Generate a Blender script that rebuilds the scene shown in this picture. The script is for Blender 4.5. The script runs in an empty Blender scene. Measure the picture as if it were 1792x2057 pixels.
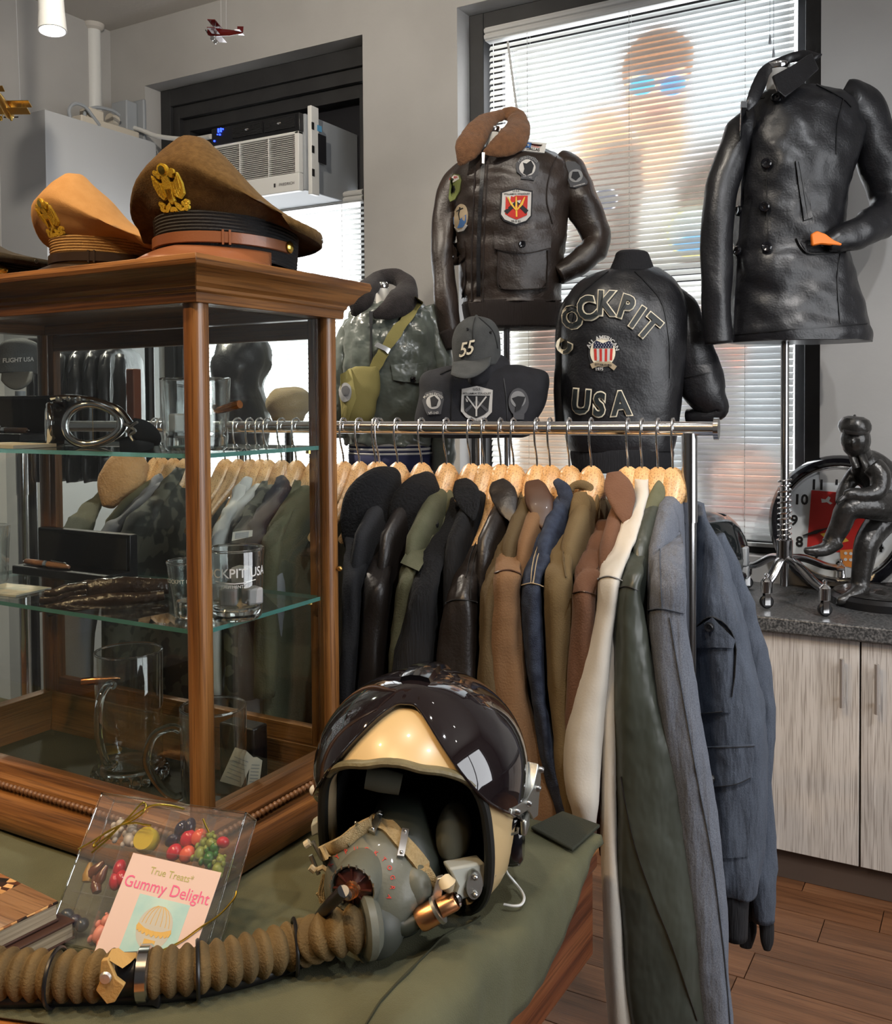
import bpy, bmesh, math, random
from mathutils import Vector, Matrix, noise
from mathutils.bvhtree import BVHTree

random.seed(7)
SC = bpy.context.scene
COL = SC.collection
PI = math.pi

# ------------------------------------------------------------------ camera
FPX, PPX, PPY, EYE = 1940.0, 896.0, 860.0, 1.40
YAW, PITCH, ROLL = math.radians(29.78), math.radians(1.556), math.radians(-0.404)
_F = Vector((-math.sin(YAW), math.cos(YAW), 0)); _R = Vector((math.cos(YAW), math.sin(YAW), 0)); _U = Vector((0, 0, 1))
CF = _F * math.cos(PITCH) - _U * math.sin(PITCH)
_U2 = _U * math.cos(PITCH) + _F * math.sin(PITCH)
CR = _R * math.cos(ROLL) + _U2 * math.sin(ROLL)
CU = -_R * math.sin(ROLL) + _U2 * math.cos(ROLL)
CO = Vector((0, 0, EYE))
cam_d = bpy.data.cameras.new('camera'); cam = bpy.data.objects.new('camera', cam_d); COL.objects.link(cam)
cam_d.sensor_fit = 'HORIZONTAL'; cam_d.sensor_width = 36.0; cam_d.lens = FPX / 1792 * 36.0
cam_d.shift_y = -(2057 / 2 - PPY) / 1792; cam_d.clip_start = 0.02
cam.matrix_world = Matrix(((CR.x, CU.x, -CF.x, CO.x), (CR.y, CU.y, -CF.y, CO.y), (CR.z, CU.z, -CF.z, CO.z), (0, 0, 0, 1)))
SC.camera = cam

# ------------------------------------------------------------------ world, exposure
w = bpy.data.worlds.new('world'); SC.world = w; w.use_nodes = True
bgn = w.node_tree.nodes['Background']; bgn.inputs[0].default_value = (0.95, 0.97, 1.0, 1); bgn.inputs[1].default_value = 6.6
SC.view_settings.view_transform = 'Standard'; SC.view_settings.look = 'None'
SC.view_settings.gamma = 1.0; SC.view_settings.exposure = 0.0; SC.view_settings.use_curve_mapping = False
try:
    SC.cycles.caustics_reflective = False; SC.cycles.caustics_refractive = False; SC.cycles.blur_glossy = 0.3
    SC.cycles.sample_clamp_indirect = 6.0; SC.cycles.transparent_max_bounces = 20
    SC.cycles.max_bounces = 8; SC.cycles.diffuse_bounces = 3; SC.cycles.glossy_bounces = 4; SC.cycles.transmission_bounces = 8
    SC.cycles.use_adaptive_sampling = True; SC.cycles.adaptive_threshold = 0.03; SC.cycles.adaptive_min_samples = 16
except Exception:
    pass

def portal(name, c, sx, sz):
    d = bpy.data.lights.new(name, 'AREA'); d.shape = 'RECTANGLE'; d.size = sx; d.size_y = sz
    o = bpy.data.objects.new(name, d); COL.objects.link(o); o.location = c; o.rotation_euler = (-PI / 2, 0, 0)
    d.cycles.is_portal = True
    return o

# lamp list: position, aim, watts, colour, cone angle (deg); their housings are built with the track further down
WARM = (1.0, 0.68, 0.36); NEUT = (1.0, 0.90, 0.76); COOL = (0.93, 0.96, 1.0)
LAMPS = [((-0.95, -0.35, 3.0), (-0.95, 0.85, 1.0), 28, WARM, 62),
         ((-1.75, 0.10, 3.0), (-1.15, 1.05, 1.2), 26, WARM, 62),
         ((-0.25, -0.45, 3.0), (-0.60, 0.95, 0.85), 13, WARM, 50),
         ((-0.70, 0.70, 3.0), (-0.75, 1.45, 1.0), 12, NEUT, 60),
         ((0.35, 0.55, 3.0), (-0.55, 1.55, 0.8), 24, COOL, 60),
         ((1.05, 1.05, 3.0), (-0.10, 2.85, 0.45), 48, (1.0, .95, .90), 62),
         ((0.45, 1.55, 3.0), (-0.70, 3.05, 1.6), 15, COOL, 62),
         ((-0.75, 1.75, 3.0), (-1.35, 3.05, 1.6), 17, NEUT, 62),
         ((-1.9, 1.6, 3.0), (-2.7, 3.3, 2.3), 26, NEUT, 100)]  # last spot re-aimed higher and widened to brighten the upper wall

def spot(name, loc, aim, watts, colr, ang, parent=None):
    d = bpy.data.lights.new(name, 'SPOT'); d.energy = watts * 3.2; d.color = colr
    d.spot_size = math.radians(ang); d.spot_blend = 0.55; d.shadow_soft_size = 0.035
    o = bpy.data.objects.new(name, d); COL.objects.link(o)
    o.location = loc; o.rotation_euler = (Vector(aim) - Vector(loc)).to_track_quat('-Z', 'Y').to_euler()
    return o

# ------------------------------------------------------------------ pixel helpers (photo frame 1792 x 2057)
def ray(x, y): return CF + CR * ((x - PPX) / FPX) - CU * ((y - PPY) / FPX)
def D(x, y, z): return CO + ray(x, y) * z
def onx(x, y, X): r = ray(x, y); return CO + r * (X / r.x)
def ony(x, y, Y): r = ray(x, y); return CO + r * (Y / r.y)
def onz(x, y, Z): r = ray(x, y); return CO + r * ((Z - EYE) / r.z)
def dep(p): return (Vector(p) - CO).dot(CF)
def pix(p):
    d = Vector(p) - CO; z = d.dot(CF)
    return (PPX + FPX * d.dot(CR) / z, PPY - FPX * d.dot(CU) / z)

# ------------------------------------------------------------------ objects
ORG = {}
def tag(o, label=None, cat=None, group=None, kind=None):
    if label: o['label'] = label
    if cat: o['category'] = cat
    if group: o['group'] = group
    if kind: o['kind'] = kind
    return o
def thing(name, label, cat, loc=(0, 0, 0), group=None, kind=None):
    o = bpy.data.objects.new(name, None); COL.objects.link(o); o.location = loc; o.empty_display_size = .05
    ORG[o.name] = Vector(loc)
    return tag(o, label, cat, group, kind)
def copy_tree(o, parent=None, loc=None, rot=None):
    c = o.copy(); COL.objects.link(c); c.parent = parent
    if loc is not None: c.location = loc
    if rot is not None: c.rotation_euler = rot
    for ch in list(o.children): copy_tree(ch, c)
    ORG[c.name] = Vector(c.location)
    return c

def catmull(pts, n):
    """resample a list of equal-length tuples with a Catmull-Rom spline, n steps per span"""
    P = [tuple(p) for p in pts]; out = []
    for i in range(len(P) - 1):
        a = P[max(i - 1, 0)]; b = P[i]; c = P[i + 1]; d = P[min(i + 2, len(P) - 1)]
        for k in range(n):
            t = k / n; t2 = t * t; t3 = t2 * t
            out.append(tuple(.5 * (2 * b[j] + (c[j] - a[j]) * t + (2 * a[j] - 5 * b[j] + 4 * c[j] - d[j]) * t2 + (3 * b[j] - a[j] - 3 * c[j] + d[j]) * t3) for j in range(len(b))))
    out.append(P[-1]); return out

class MB:
    def __init__(s): s.v = []; s.f = []; s.m = []; s.cm = 0
    def add(s, vs, fs, M=None):
        o = len(s.v)
        s.v += [(M @ Vector(p)) if M else Vector(p) for p in vs]
        s.f += [tuple(i + o for i in f) for f in fs]; s.m += [s.cm] * len(fs)
        return s
    def box(s, lo, hi, M=None):
        x0, y0, z0 = lo; x1, y1, z1 = hi
        return s.add([(x0, y0, z0), (x1, y0, z0), (x1, y1, z0), (x0, y1, z0), (x0, y0, z1), (x1, y0, z1), (x1, y1, z1), (x0, y1, z1)],
                     [(0, 3, 2, 1), (4, 5, 6, 7), (0, 1, 5, 4), (1, 2, 6, 5), (2, 3, 7, 6), (3, 0, 4, 7)], M)
    def cbox(s, c, d, M=None):
        return s.box((c[0] - d[0] / 2, c[1] - d[1] / 2, c[2] - d[2] / 2), (c[0] + d[0] / 2, c[1] + d[1] / 2, c[2] + d[2] / 2), M)
    def loft(s, rings, caps=True, closed=True, M=None):
        n = len(rings[0]); vs = [p for r in rings for p in r]; fs = []
        for i in range(len(rings) - 1):
            for j in range(n if closed else n - 1):
                k = (j + 1) % n; fs.append((i * n + j, i * n + k, (i + 1) * n + k, (i + 1) * n + j))
        if caps and closed:
            fs.append(tuple(range(n))[::-1]); fs.append(tuple((len(rings) - 1) * n + j for j in range(n)))
        return s.add(vs, fs, M)
    def lathe(s, prof, seg=24, M=None, caps=True, axis=None):
        rings = [[(r * math.cos(2 * PI * j / seg), r * math.sin(2 * PI * j / seg), z) for j in range(seg)] for r, z in prof]
        return s.loft(rings, caps, True, M)
    def tube(s, path, r, seg=8, caps=True, closed=False, ref=None, M=None):
        P = [Vector(p) for p in path]; n = len(P)
        R = r if isinstance(r, (list, tuple)) else [r] * n
        rings = []; N = None
        for i in range(n):
            if closed: T = P[(i + 1) % n] - P[i - 1]
            else: T = P[min(i + 1, n - 1)] - P[max(i - 1, 0)]
            if T.length < 1e-9: T = Vector((0, 0, 1))
            T.normalize()
            if ref is not None:
                N = T.cross(Vector(ref)); N = N.normalized() if N.length > 1e-6 else Vector((1, 0, 0))
            elif N is None:
                a = Vector((0, 0, 1)) if abs(T.z) < .9 else Vector((1, 0, 0)); N = T.cross(a).normalized()
            else:
                N = (N - T * N.dot(T)); N = N.normalized() if N.length > 1e-6 else T.orthogonal().normalized()
            B = T.cross(N); rr = R[i]; ra, rb = rr if isinstance(rr, (list, tuple)) else (rr, rr)
            rings.append([P[i] + N * (ra * math.cos(2 * PI * j / seg)) + B * (rb * math.sin(2 * PI * j / seg)) for j in range(seg)])
        if closed: rings.append(rings[0])
        return s.loft(rings, caps and not closed, True, M)
    def ball(s, c, r, seg=12, rows=8, M=None):
        rx, ry, rz = r if isinstance(r, (list, tuple)) else (r, r, r)
        vs = [(c[0], c[1], c[2] - rz)]; fs = []
        for i in range(1, rows):
            a = -PI / 2 + PI * i / rows
            for j in range(seg):
                b = 2 * PI * j / seg; vs.append((c[0] + rx * math.cos(a) * math.cos(b), c[1] + ry * math.cos(a) * math.sin(b), c[2] + rz * math.sin(a)))
        vs.append((c[0], c[1], c[2] + rz)); t = len(vs) - 1
        for j in range(seg):
            k = (j + 1) % seg
            fs.append((0, 1 + k, 1 + j)); fs.append((t, t - seg + j, t - seg + k))
            for i in range(rows - 2):
                a = 1 + i * seg; fs.append((a + j, a + k, a + seg + k, a + seg + j))
        return s.add(vs, fs, M)
    def prism(s, poly, d0, d1, M=None):
        """poly in local xy, extruded along z from d0 to d1"""
        n = len(poly); vs = [(x, y, d0) for x, y in poly] + [(x, y, d1) for x, y in poly]
        fs = [tuple(range(n))[::-1], tuple(range(n, 2 * n))] + [(i, (i + 1) % n, n + (i + 1) % n, n + i) for i in range(n)]
        return s.add(vs, fs, M)
    def displace(s, fn):
        nv = [Vector() for _ in s.v]
        for f in s.f:
            a, b, c = s.v[f[0]], s.v[f[1]], s.v[f[2]]; n = (b - a).cross(c - a)
            for i in f: nv[i] += n
        s.v = [p + (n.normalized() if n.length > 0 else n) * fn(p) for p, n in zip(s.v, nv)]
        return s
    def bvh(s): return BVHTree.FromPolygons(s.v, s.f)
    def build(s, name, mat, parent=None, smooth=35, bevel=0, sub=0, solid=0, base=None):
        if parent is not None: org = ORG[parent.name]
        elif base is not None: org = Vector(base)
        else:
            xs = [p.x for p in s.v]; ys = [p.y for p in s.v]; org = Vector(((min(xs) + max(xs)) / 2, (min(ys) + max(ys)) / 2, min(p.z for p in s.v)))
        me = bpy.data.meshes.new(name); me.from_pydata([p - org for p in s.v], [], s.f)
        for mm in (mat if isinstance(mat, (list, tuple)) else [mat]): me.materials.append(MT[mm] if isinstance(mm, str) else mm)
        if max(s.m, default=0): me.polygons.foreach_set('material_index', s.m)
        bm = bmesh.new(); bm.from_mesh(me); bmesh.ops.recalc_face_normals(bm, faces=bm.faces); bm.to_mesh(me); bm.free()
        if smooth:
            me.polygons.foreach_set('use_smooth', [True] * len(me.polygons)); me.set_sharp_from_angle(angle=math.radians(smooth))
        me.update()
        o = bpy.data.objects.new(name, me); COL.objects.link(o)
        if parent is not None: o.parent = parent
        else: o.location = org
        ORG[o.name] = org
        if solid: md = o.modifiers.new('s', 'SOLIDIFY'); md.thickness = solid; md.offset = 0
        if bevel: md = o.modifiers.new('b', 'BEVEL'); md.width = bevel; md.segments = 2; md.limit_method = 'ANGLE'; md.angle_limit = math.radians(40)
        if sub: md = o.modifiers.new('u', 'SUBSURF'); md.levels = sub; md.render_levels = sub
        return o

def frame(o, x, y, z=None):
    """matrix with origin o and columns x, y (unit), z = x cross y"""
    x = Vector(x).normalized(); y = Vector(y); y = (y - x * y.dot(x)).normalized(); z = x.cross(y)
    return Matrix(((x.x, y.x, z.x, o[0]), (x.y, y.y, z.y, o[1]), (x.z, y.z, z.z, o[2]), (0, 0, 0, 1)))

# ------------------------------------------------------------------ lofts whose outline is measured on the photo, given real depth and thickness
AXR = _R.copy()                       # horizontal, across the view
AXF = _F.copy()
def ring(c, a, b, A, B, n=32, e=2.0):
    out = []
    for j in range(n):
        t = 2 * PI * j / n; ct, st = math.cos(t), math.sin(t)
        out.append(c + A * (a * math.copysign(abs(ct) ** (2 / e), ct)) + B * (b * math.copysign(abs(st) ** (2 / e), st)))
    return out
def gloft(mb, rows, n=32, steps=4, A=None, e=2.3, caps=True):
    """rows: (y, xleft, xright, depth, half thickness)"""
    A = A or AXR; B = Vector((-A.y, A.x, 0)); rings = []
    for y, xl, xr, z, hd in catmull(rows, steps):
        c = D((xl + xr) / 2, y, z)
        rings.append(ring(c, abs(xr - xl) / 2 * z / FPX / max(abs(A.dot(AXR)), .3), hd, A, B, n, e))
    mb.loft(rings, caps); return mb
def ptube(mb, pts, flat=.7, seg=16, steps=4, caps=True):
    """pts: (px, py, depth, width in pixels[, flat]); a limb following the drawn line"""
    pts = [tuple(p) if len(p) == 5 else tuple(p) + (flat,) for p in pts]
    Q = catmull(pts, steps)
    path = [D(q[0], q[1], q[2]) for q in Q]; r = [(max(q[3], .5) / 2 * q[2] / FPX, max(q[3], .5) / 2 * q[2] / FPX * q[4]) for q in Q]
    mb.tube(path, r, seg, caps, ref=CF); return mb
def wrinkle(amp, fx=(9, 9, 5), amp2=0, f2=30, seed=0):
    s0 = Vector((seed * 3.1, seed * 1.7, seed * 2.3))
    def fn(p):
        q = Vector((p.x * fx[0], p.y * fx[1], p.z * fx[2])) + s0
        a = noise.noise(q); a = (1 - abs(a) * 2.2) * .6 + noise.noise(q * 2.3) * .5
        return amp * a + (amp2 * noise.noise(p * f2 + s0) if amp2 else 0)
    return fn

class Surf:
    def __init__(s, mb, mb2=None):
        if mb2: m = MB(); m.v = list(mb.v); m.f = list(mb.f); m.add(mb2.v, mb2.f); mb = m
        s.t = mb.bvh(); s.last = 3.0
    def __call__(s, x, y, off=.002):
        r = ray(x, y); h = s.t.ray_cast(CO, r.normalized())
        if h[0] is None: return D(x, y, s.last) - CF * off
        n = h[1] if h[1].dot(r) < 0 else -h[1]
        s.last = dep(h[0]) if abs(dep(h[0]) - s.last) < .12 or s.last == 3.0 else s.last
        return h[0] - r.normalized() * off * .3 + n * off * .7
def plate(mb, mp, outline, off=.002, rings=4, skirt=True):
    """a patch lying on a mapped surface: outline in map units, mp(x, y, offset) -> point"""
    cx = sum(p[0] for p in outline) / len(outline); cy = sum(p[1] for p in outline) / len(outline); n = len(outline)
    vs = [mp(cx, cy, off)]; fs = []
    for k in range(1, rings + 1):
        t = k / rings; vs += [mp(cx + (x - cx) * t, cy + (y - cy) * t, off) for x, y in outline]
    for j in range(n):
        k = (j + 1) % n; fs.append((0, 1 + j, 1 + k))
        for i in range(rings - 1): a = 1 + i * n; fs.append((a + j, a + n + j, a + n + k, a + k))
    if skirt:
        a = 1 + (rings - 1) * n; b = len(vs); vs += [mp(x, y, -off * .5) for x, y in outline]
        for j in range(n): k = (j + 1) % n; fs.append((a + j, b + j, b + k, a + k))
    mb.add(vs, fs); return mb
def strip(mb, mp, pts, wid, off=.002):
    """a flat band of given width (map units) along a polyline on a mapped surface"""
    n = len(pts); L = []; Rr = []
    for i, (x, y) in enumerate(pts):
        a = pts[max(i - 1, 0)]; b = pts[min(i + 1, n - 1)]; tx, ty = b[0] - a[0], b[1] - a[1]; l = math.hypot(tx, ty) or 1
        w_ = wid[i] if isinstance(wid, (list, tuple)) else wid
        L.append((x - ty / l * w_ / 2, y + tx / l * w_ / 2)); Rr.append((x + ty / l * w_ / 2, y - tx / l * w_ / 2))
    vs = []
    for i in range(n): vs += [mp(*L[i], off), mp(*Rr[i], off), mp(*L[i], -off * .3), mp(*Rr[i], -off * .3)]
    fs = []
    for i in range(n - 1):
        a = 4 * i; b = a + 4; fs += [(a, a + 1, b + 1, b), (a, b, b + 2, a + 2), (a + 1, a + 3, b + 3, b + 1)]
    fs += [(0, 2, 3, 1), (4 * n - 4, 4 * n - 3, 4 * n - 1, 4 * n - 2)]
    mb.add(vs, fs); return mb
def circ(cx, cy, rx, ry=None, n=28, a0=0, a1=2 * PI, rot=0):
    ry = rx if ry is None else ry; o = []
    for i in range(n):
        t = a0 + (a1 - a0) * i / (n if abs(a1 - a0 - 2 * PI) < 1e-6 else n - 1); x, y = rx * math.cos(t), ry * math.sin(t)
        o.append((cx + x * math.cos(rot) - y * math.sin(rot), cy + x * math.sin(rot) + y * math.cos(rot)))
    return o
def poly_sub(pts, n=4):
    o = []
    for i in range(len(pts)):
        a, b = pts[i], pts[(i + 1) % len(pts)]
        o += [(a[0] + (b[0] - a[0]) * k / n, a[1] + (b[1] - a[1]) * k / n) for k in range(n)]
    return o
_TX = {}
def text2d(sx, fat=0.0, spacing=1.0, shear=0.0):
    """flat triangles of a line of type, 1 unit = 1 em, origin at the centre of the baseline"""
    key = (sx, fat, spacing, shear)
    if key in _TX: return _TX[key]
    c = bpy.data.curves.new('t', 'FONT'); c.body = sx; c.offset = fat; c.align_x = 'CENTER'; c.space_character = spacing; c.shear = shear; c.resolution_u = 3
    o = bpy.data.objects.new('t', c); COL.objects.link(o); bpy.context.view_layer.update()
    me = bpy.data.meshes.new_from_object(o)
    bm = bmesh.new(); bm.from_mesh(me); bmesh.ops.remove_doubles(bm, verts=bm.verts, dist=1e-5)
    bm.verts.ensure_lookup_table()
    vs = [(v.co.x, v.co.y) for v in bm.verts]; fs = [tuple(v.index for v in f.verts) for f in bm.faces]; bm.free()
    bpy.data.objects.remove(o); bpy.data.curves.remove(c); bpy.data.meshes.remove(me)
    _TX[key] = (vs, fs); return vs, fs
def text(mb, mp, sx, o, ux, uy, off=.003, fat=0, spacing=1.0, shear=0, arc=None):
    """o: centre of baseline; ux, uy: map vectors of one em right / up; arc: radius in ems (baseline bends around a centre below)"""
    vs, fs = text2d(sx, fat, spacing, shear); out = []
    for x, y in vs:
        if arc:
            a = x / arc; rr = arc + y if arc > 0 else arc + y; x, y = math.sin(a) * rr, math.cos(a) * rr - arc
        out.append(mp(o[0] + x * ux[0] + y * uy[0], o[1] + x * ux[1] + y * uy[1], off))
    mb.add(out, fs); return mb
def planemap(M):
    return lambda x, y, off=0: M @ Vector((x, y, off))

# ------------------------------------------------------------------ materials
MT = {}
def mat(name, col, rough=.5, metal=0, col2=None, ns=18, nd=4, stretch=(1, 1, 1), bump=0, bs=90, spec=.5, coat=0, sheen=0, trans=0, ior=1.45,
        nlo=.35, nhi=.65, rvar=0, bstretch=None, sub=0, aniso=0, coatr=.05, objrand=0, bump2=0, b2s=8):
    m = bpy.data.materials.new(name); m.use_nodes = True; nt = m.node_tree; N = nt.nodes; L = nt.links; b = N['Principled BSDF']
    def c4(c): return (c[0], c[1], c[2], 1)
    b.inputs['Base Color'].default_value = c4(col); b.inputs['Roughness'].default_value = rough; b.inputs['Metallic'].default_value = metal
    b.inputs['Specular IOR Level'].default_value = spec; b.inputs['IOR'].default_value = ior
    b.inputs['Coat Weight'].default_value = coat; b.inputs['Coat Roughness'].default_value = coatr
    b.inputs['Sheen Weight'].default_value = sheen; b.inputs['Transmission Weight'].default_value = trans
    if sub: b.inputs['Subsurface Weight'].default_value = sub; b.inputs['Subsurface Radius'].default_value = (.02, .01, .006)
    tc = mp = None
    if col2 or bump or rvar or bump2:
        tc = N.new('ShaderNodeTexCoord'); mp = N.new('ShaderNodeMapping'); mp.inputs['Scale'].default_value = stretch
        L.new(tc.outputs['Object'], mp.inputs['Vector'])
        if objrand:
            oi = N.new('ShaderNodeObjectInfo'); ml = N.new('ShaderNodeMath'); ml.operation = 'MULTIPLY'; ml.inputs[1].default_value = 37.0
            L.new(oi.outputs['Random'], ml.inputs[0]); L.new(ml.outputs[0], mp.inputs['Location'])
    if col2:
        t = N.new('ShaderNodeTexNoise'); t.inputs['Scale'].default_value = ns; t.inputs['Detail'].default_value = nd; L.new(mp.outputs[0], t.inputs['Vector'])
        r = N.new('ShaderNodeValToRGB'); r.color_ramp.elements[0].position = nlo; r.color_ramp.elements[1].position = nhi
        r.color_ramp.elements[0].color = c4(col); r.color_ramp.elements[1].color = c4(col2)
        L.new(t.outputs[0], r.inputs[0])
        outc = r.outputs[0]
        if objrand:
            hs = N.new('ShaderNodeHueSaturation'); mr = N.new('ShaderNodeMapRange'); mr.inputs[3].default_value = 1 - objrand; mr.inputs[4].default_value = 1 + objrand
            L.new(oi.outputs['Random'], mr.inputs[0]); L.new(mr.outputs[0], hs.inputs['Value']); L.new(outc, hs.inputs['Color']); outc = hs.outputs[0]
        L.new(outc, b.inputs['Base Color'])
        if rvar:
            mr2 = N.new('ShaderNodeMapRange'); mr2.inputs[3].default_value = max(rough - rvar, .02); mr2.inputs[4].default_value = rough + rvar
            L.new(t.outputs[0], mr2.inputs[0]); L.new(mr2.outputs[0], b.inputs['Roughness'])
    prev = None
    for st, sc_ in ((bump2, b2s), (bump, bs)):
        if not st: continue
        t = N.new('ShaderNodeTexNoise'); t.inputs['Scale'].default_value = sc_; t.inputs['Detail'].default_value = 3
        if bstretch:
            mq = N.new('ShaderNodeMapping'); mq.inputs['Scale'].default_value = bstretch; L.new(tc.outputs['Object'], mq.inputs['Vector']); L.new(mq.outputs[0], t.inputs['Vector'])
        else: L.new(mp.outputs[0], t.inputs['Vector'])
        bp = N.new('ShaderNodeBump'); bp.inputs['Strength'].default_value = st; bp.inputs['Distance'].default_value = .004 if sc_ > 40 else .02
        L.new(t.outputs[0], bp.inputs['Height'])
        if prev: L.new(prev.outputs[0], bp.inputs['Normal'])
        prev = bp
    if prev: L.new(prev.outputs[0], b.inputs['Normal'])
    MT[name] = m; return m
def wood(name, c1, c2, c3, axis='x', rough=.42, scale=1.0, coat=.15, objrand=.12):
    """oak-like grain running along one axis of the object"""
    m = bpy.data.materials.new(name); m.use_nodes = True; nt = m.node_tree; N = nt.nodes; L = nt.links; b = N['Principled BSDF']
    tc = N.new('ShaderNodeTexCoord'); mp = N.new('ShaderNodeMapping'); i = 'xyz'.index(axis)
    sc = [30 * scale] * 3; sc[i] = 1.6 * scale; mp.inputs['Scale'].default_value = sc; L.new(tc.outputs['Object'], mp.inputs['Vector'])
    oi = N.new('ShaderNodeObjectInfo'); ml = N.new('ShaderNodeMath'); ml.operation = 'MULTIPLY'; ml.inputs[1].default_value = 53.0
    L.new(oi.outputs['Random'], ml.inputs[0]); L.new(ml.outputs[0], mp.inputs['Location'])
    t = N.new('ShaderNodeTexNoise'); t.inputs['Scale'].default_value = 1.0; t.inputs['Detail'].default_value = 5; t.inputs['Distortion'].default_value = .8; L.new(mp.outputs[0], t.inputs['Vector'])
    r = N.new('ShaderNodeValToRGB'); e = r.color_ramp.elements; e[0].position = .3; e[1].position = .7; e[0].color = (*c1, 1); e[1].color = (*c3, 1)
    k = e.new(.5); k.color = (*c2, 1); L.new(t.outputs[0], r.inputs[0])
    mp2 = N.new('ShaderNodeMapping'); sc2 = [420 * scale] * 3; sc2[i] = 9 * scale; mp2.inputs['Scale'].default_value = sc2; L.new(tc.outputs['Object'], mp2.inputs['Vector'])
    t2 = N.new('ShaderNodeTexNoise'); t2.inputs['Scale'].default_value = 1.0; t2.inputs['Detail'].default_value = 2; L.new(mp2.outputs[0], t2.inputs['Vector'])
    r2 = N.new('ShaderNodeValToRGB'); r2.color_ramp.elements[0].position = .35; r2.color_ramp.elements[1].position = .5
    r2.color_ramp.elements[0].color = (.45, .42, .4, 1); r2.color_ramp.elements[1].color = (1, 1, 1, 1); L.new(t2.outputs[0], r2.inputs[0])
    mx = N.new('ShaderNodeMixRGB'); mx.blend_type = 'MULTIPLY'; mx.inputs[0].default_value = .75; L.new(r.outputs[0], mx.inputs[1]); L.new(r2.outputs[0], mx.inputs[2])
    hs = N.new('ShaderNodeHueSaturation'); mr = N.new('ShaderNodeMapRange'); mr.inputs[3].default_value = 1 - objrand; mr.inputs[4].default_value = 1 + objrand
    L.new(oi.outputs['Random'], mr.inputs[0]); L.new(mr.outputs[0], hs.inputs['Value']); L.new(mx.outputs[0], hs.inputs['Color']); L.new(hs.outputs[0], b.inputs['Base Color'])
    b.inputs['Roughness'].default_value = rough; b.inputs['Coat Weight'].default_value = coat; b.inputs['Coat Roughness'].default_value = .25
    bp = N.new('ShaderNodeBump'); bp.inputs['Strength'].default_value = .25; bp.inputs['Distance'].default_value = .002; L.new(t2.outputs[0], bp.inputs['Height']); L.new(bp.outputs[0], b.inputs['Normal'])
    MT[name] = m; return m
def thin_glass(name, tint=(1, 1, 1), refl=1.0, rough=0.0, base=.035, haze=0, power=4.0, mult=.7):
    m = bpy.data.materials.new(name); m.use_nodes = True; nt = m.node_tree; N = nt.nodes; L = nt.links
    for n in list(N): N.remove(n)
    o = N.new('ShaderNodeOutputMaterial'); t = N.new('ShaderNodeBsdfTransparent'); t.inputs[0].default_value = (*tint, 1)
    g = N.new('ShaderNodeBsdfGlossy'); g.inputs['Roughness'].default_value = rough; g.inputs[0].default_value = (refl, refl, refl, 1)
    lw = N.new('ShaderNodeLayerWeight'); lw.inputs[0].default_value = .5; pw_ = N.new('ShaderNodeMath'); pw_.operation = 'POWER'; pw_.inputs[1].default_value = power
    f = N.new('ShaderNodeMath'); f.operation = 'MULTIPLY_ADD'; f.inputs[1].default_value = mult; f.inputs[2].default_value = base; mx = N.new('ShaderNodeMixShader')
    L.new(lw.outputs['Facing'], pw_.inputs[0]); L.new(pw_.outputs[0], f.inputs[0])
    L.new(f.outputs[0], mx.inputs[0]); L.new(t.outputs[0], mx.inputs[1]); L.new(g.outputs[0], mx.inputs[2])
    if haze:
        df = N.new('ShaderNodeBsdfDiffuse'); df.inputs[0].default_value = (.9, .9, .9, 1); mh = N.new('ShaderNodeMixShader'); mh.inputs[0].default_value = haze
        L.new(mx.outputs[0], mh.inputs[1]); L.new(df.outputs[0], mh.inputs[2]); mx = mh
    L.new(mx.outputs[0], o.inputs[0])
    MT[name] = m; return m
def glass(name, tint=(1, 1, 1), rough=0.0, ior=1.46):
    m = bpy.data.materials.new(name); m.use_nodes = True; nt = m.node_tree; N = nt.nodes; L = nt.links
    for n in list(N): N.remove(n)
    o = N.new('ShaderNodeOutputMaterial'); g = N.new('ShaderNodeBsdfGlass'); g.inputs['Color'].default_value = (*tint, 1); g.inputs['Roughness'].default_value = rough; g.inputs['IOR'].default_value = ior
    L.new(g.outputs[0], o.inputs[0]); MT[name] = m; return m
def emit(name, col, s):
    m = bpy.data.materials.new(name); m.use_nodes = True; nt = m.node_tree; N = nt.nodes; L = nt.links
    for n in list(N): N.remove(n)
    o = N.new('ShaderNodeOutputMaterial'); e = N.new('ShaderNodeEmission'); e.inputs[0].default_value = (*col, 1); e.inputs[1].default_value = s
    L.new(e.outputs[0], o.inputs[0]); MT[name] = m; return m
def translucent(name, col, tr=.5, rough=.6):
    m = bpy.data.materials.new(name); m.use_nodes = True; nt = m.node_tree; N = nt.nodes; L = nt.links
    for n in list(N): N.remove(n)
    o = N.new('ShaderNodeOutputMaterial'); d = N.new('ShaderNodeBsdfDiffuse'); t = N.new('ShaderNodeBsdfTranslucent'); mx = N.new('ShaderNodeMixShader')
    d.inputs[0].default_value = (*col, 1); t.inputs[0].default_value = (*col, 1); mx.inputs[0].default_value = tr
    L.new(d.outputs[0], mx.inputs[1]); L.new(t.outputs[0], mx.inputs[2]); L.new(mx.outputs[0], o.inputs[0]); MT[name] = m; return m

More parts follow.
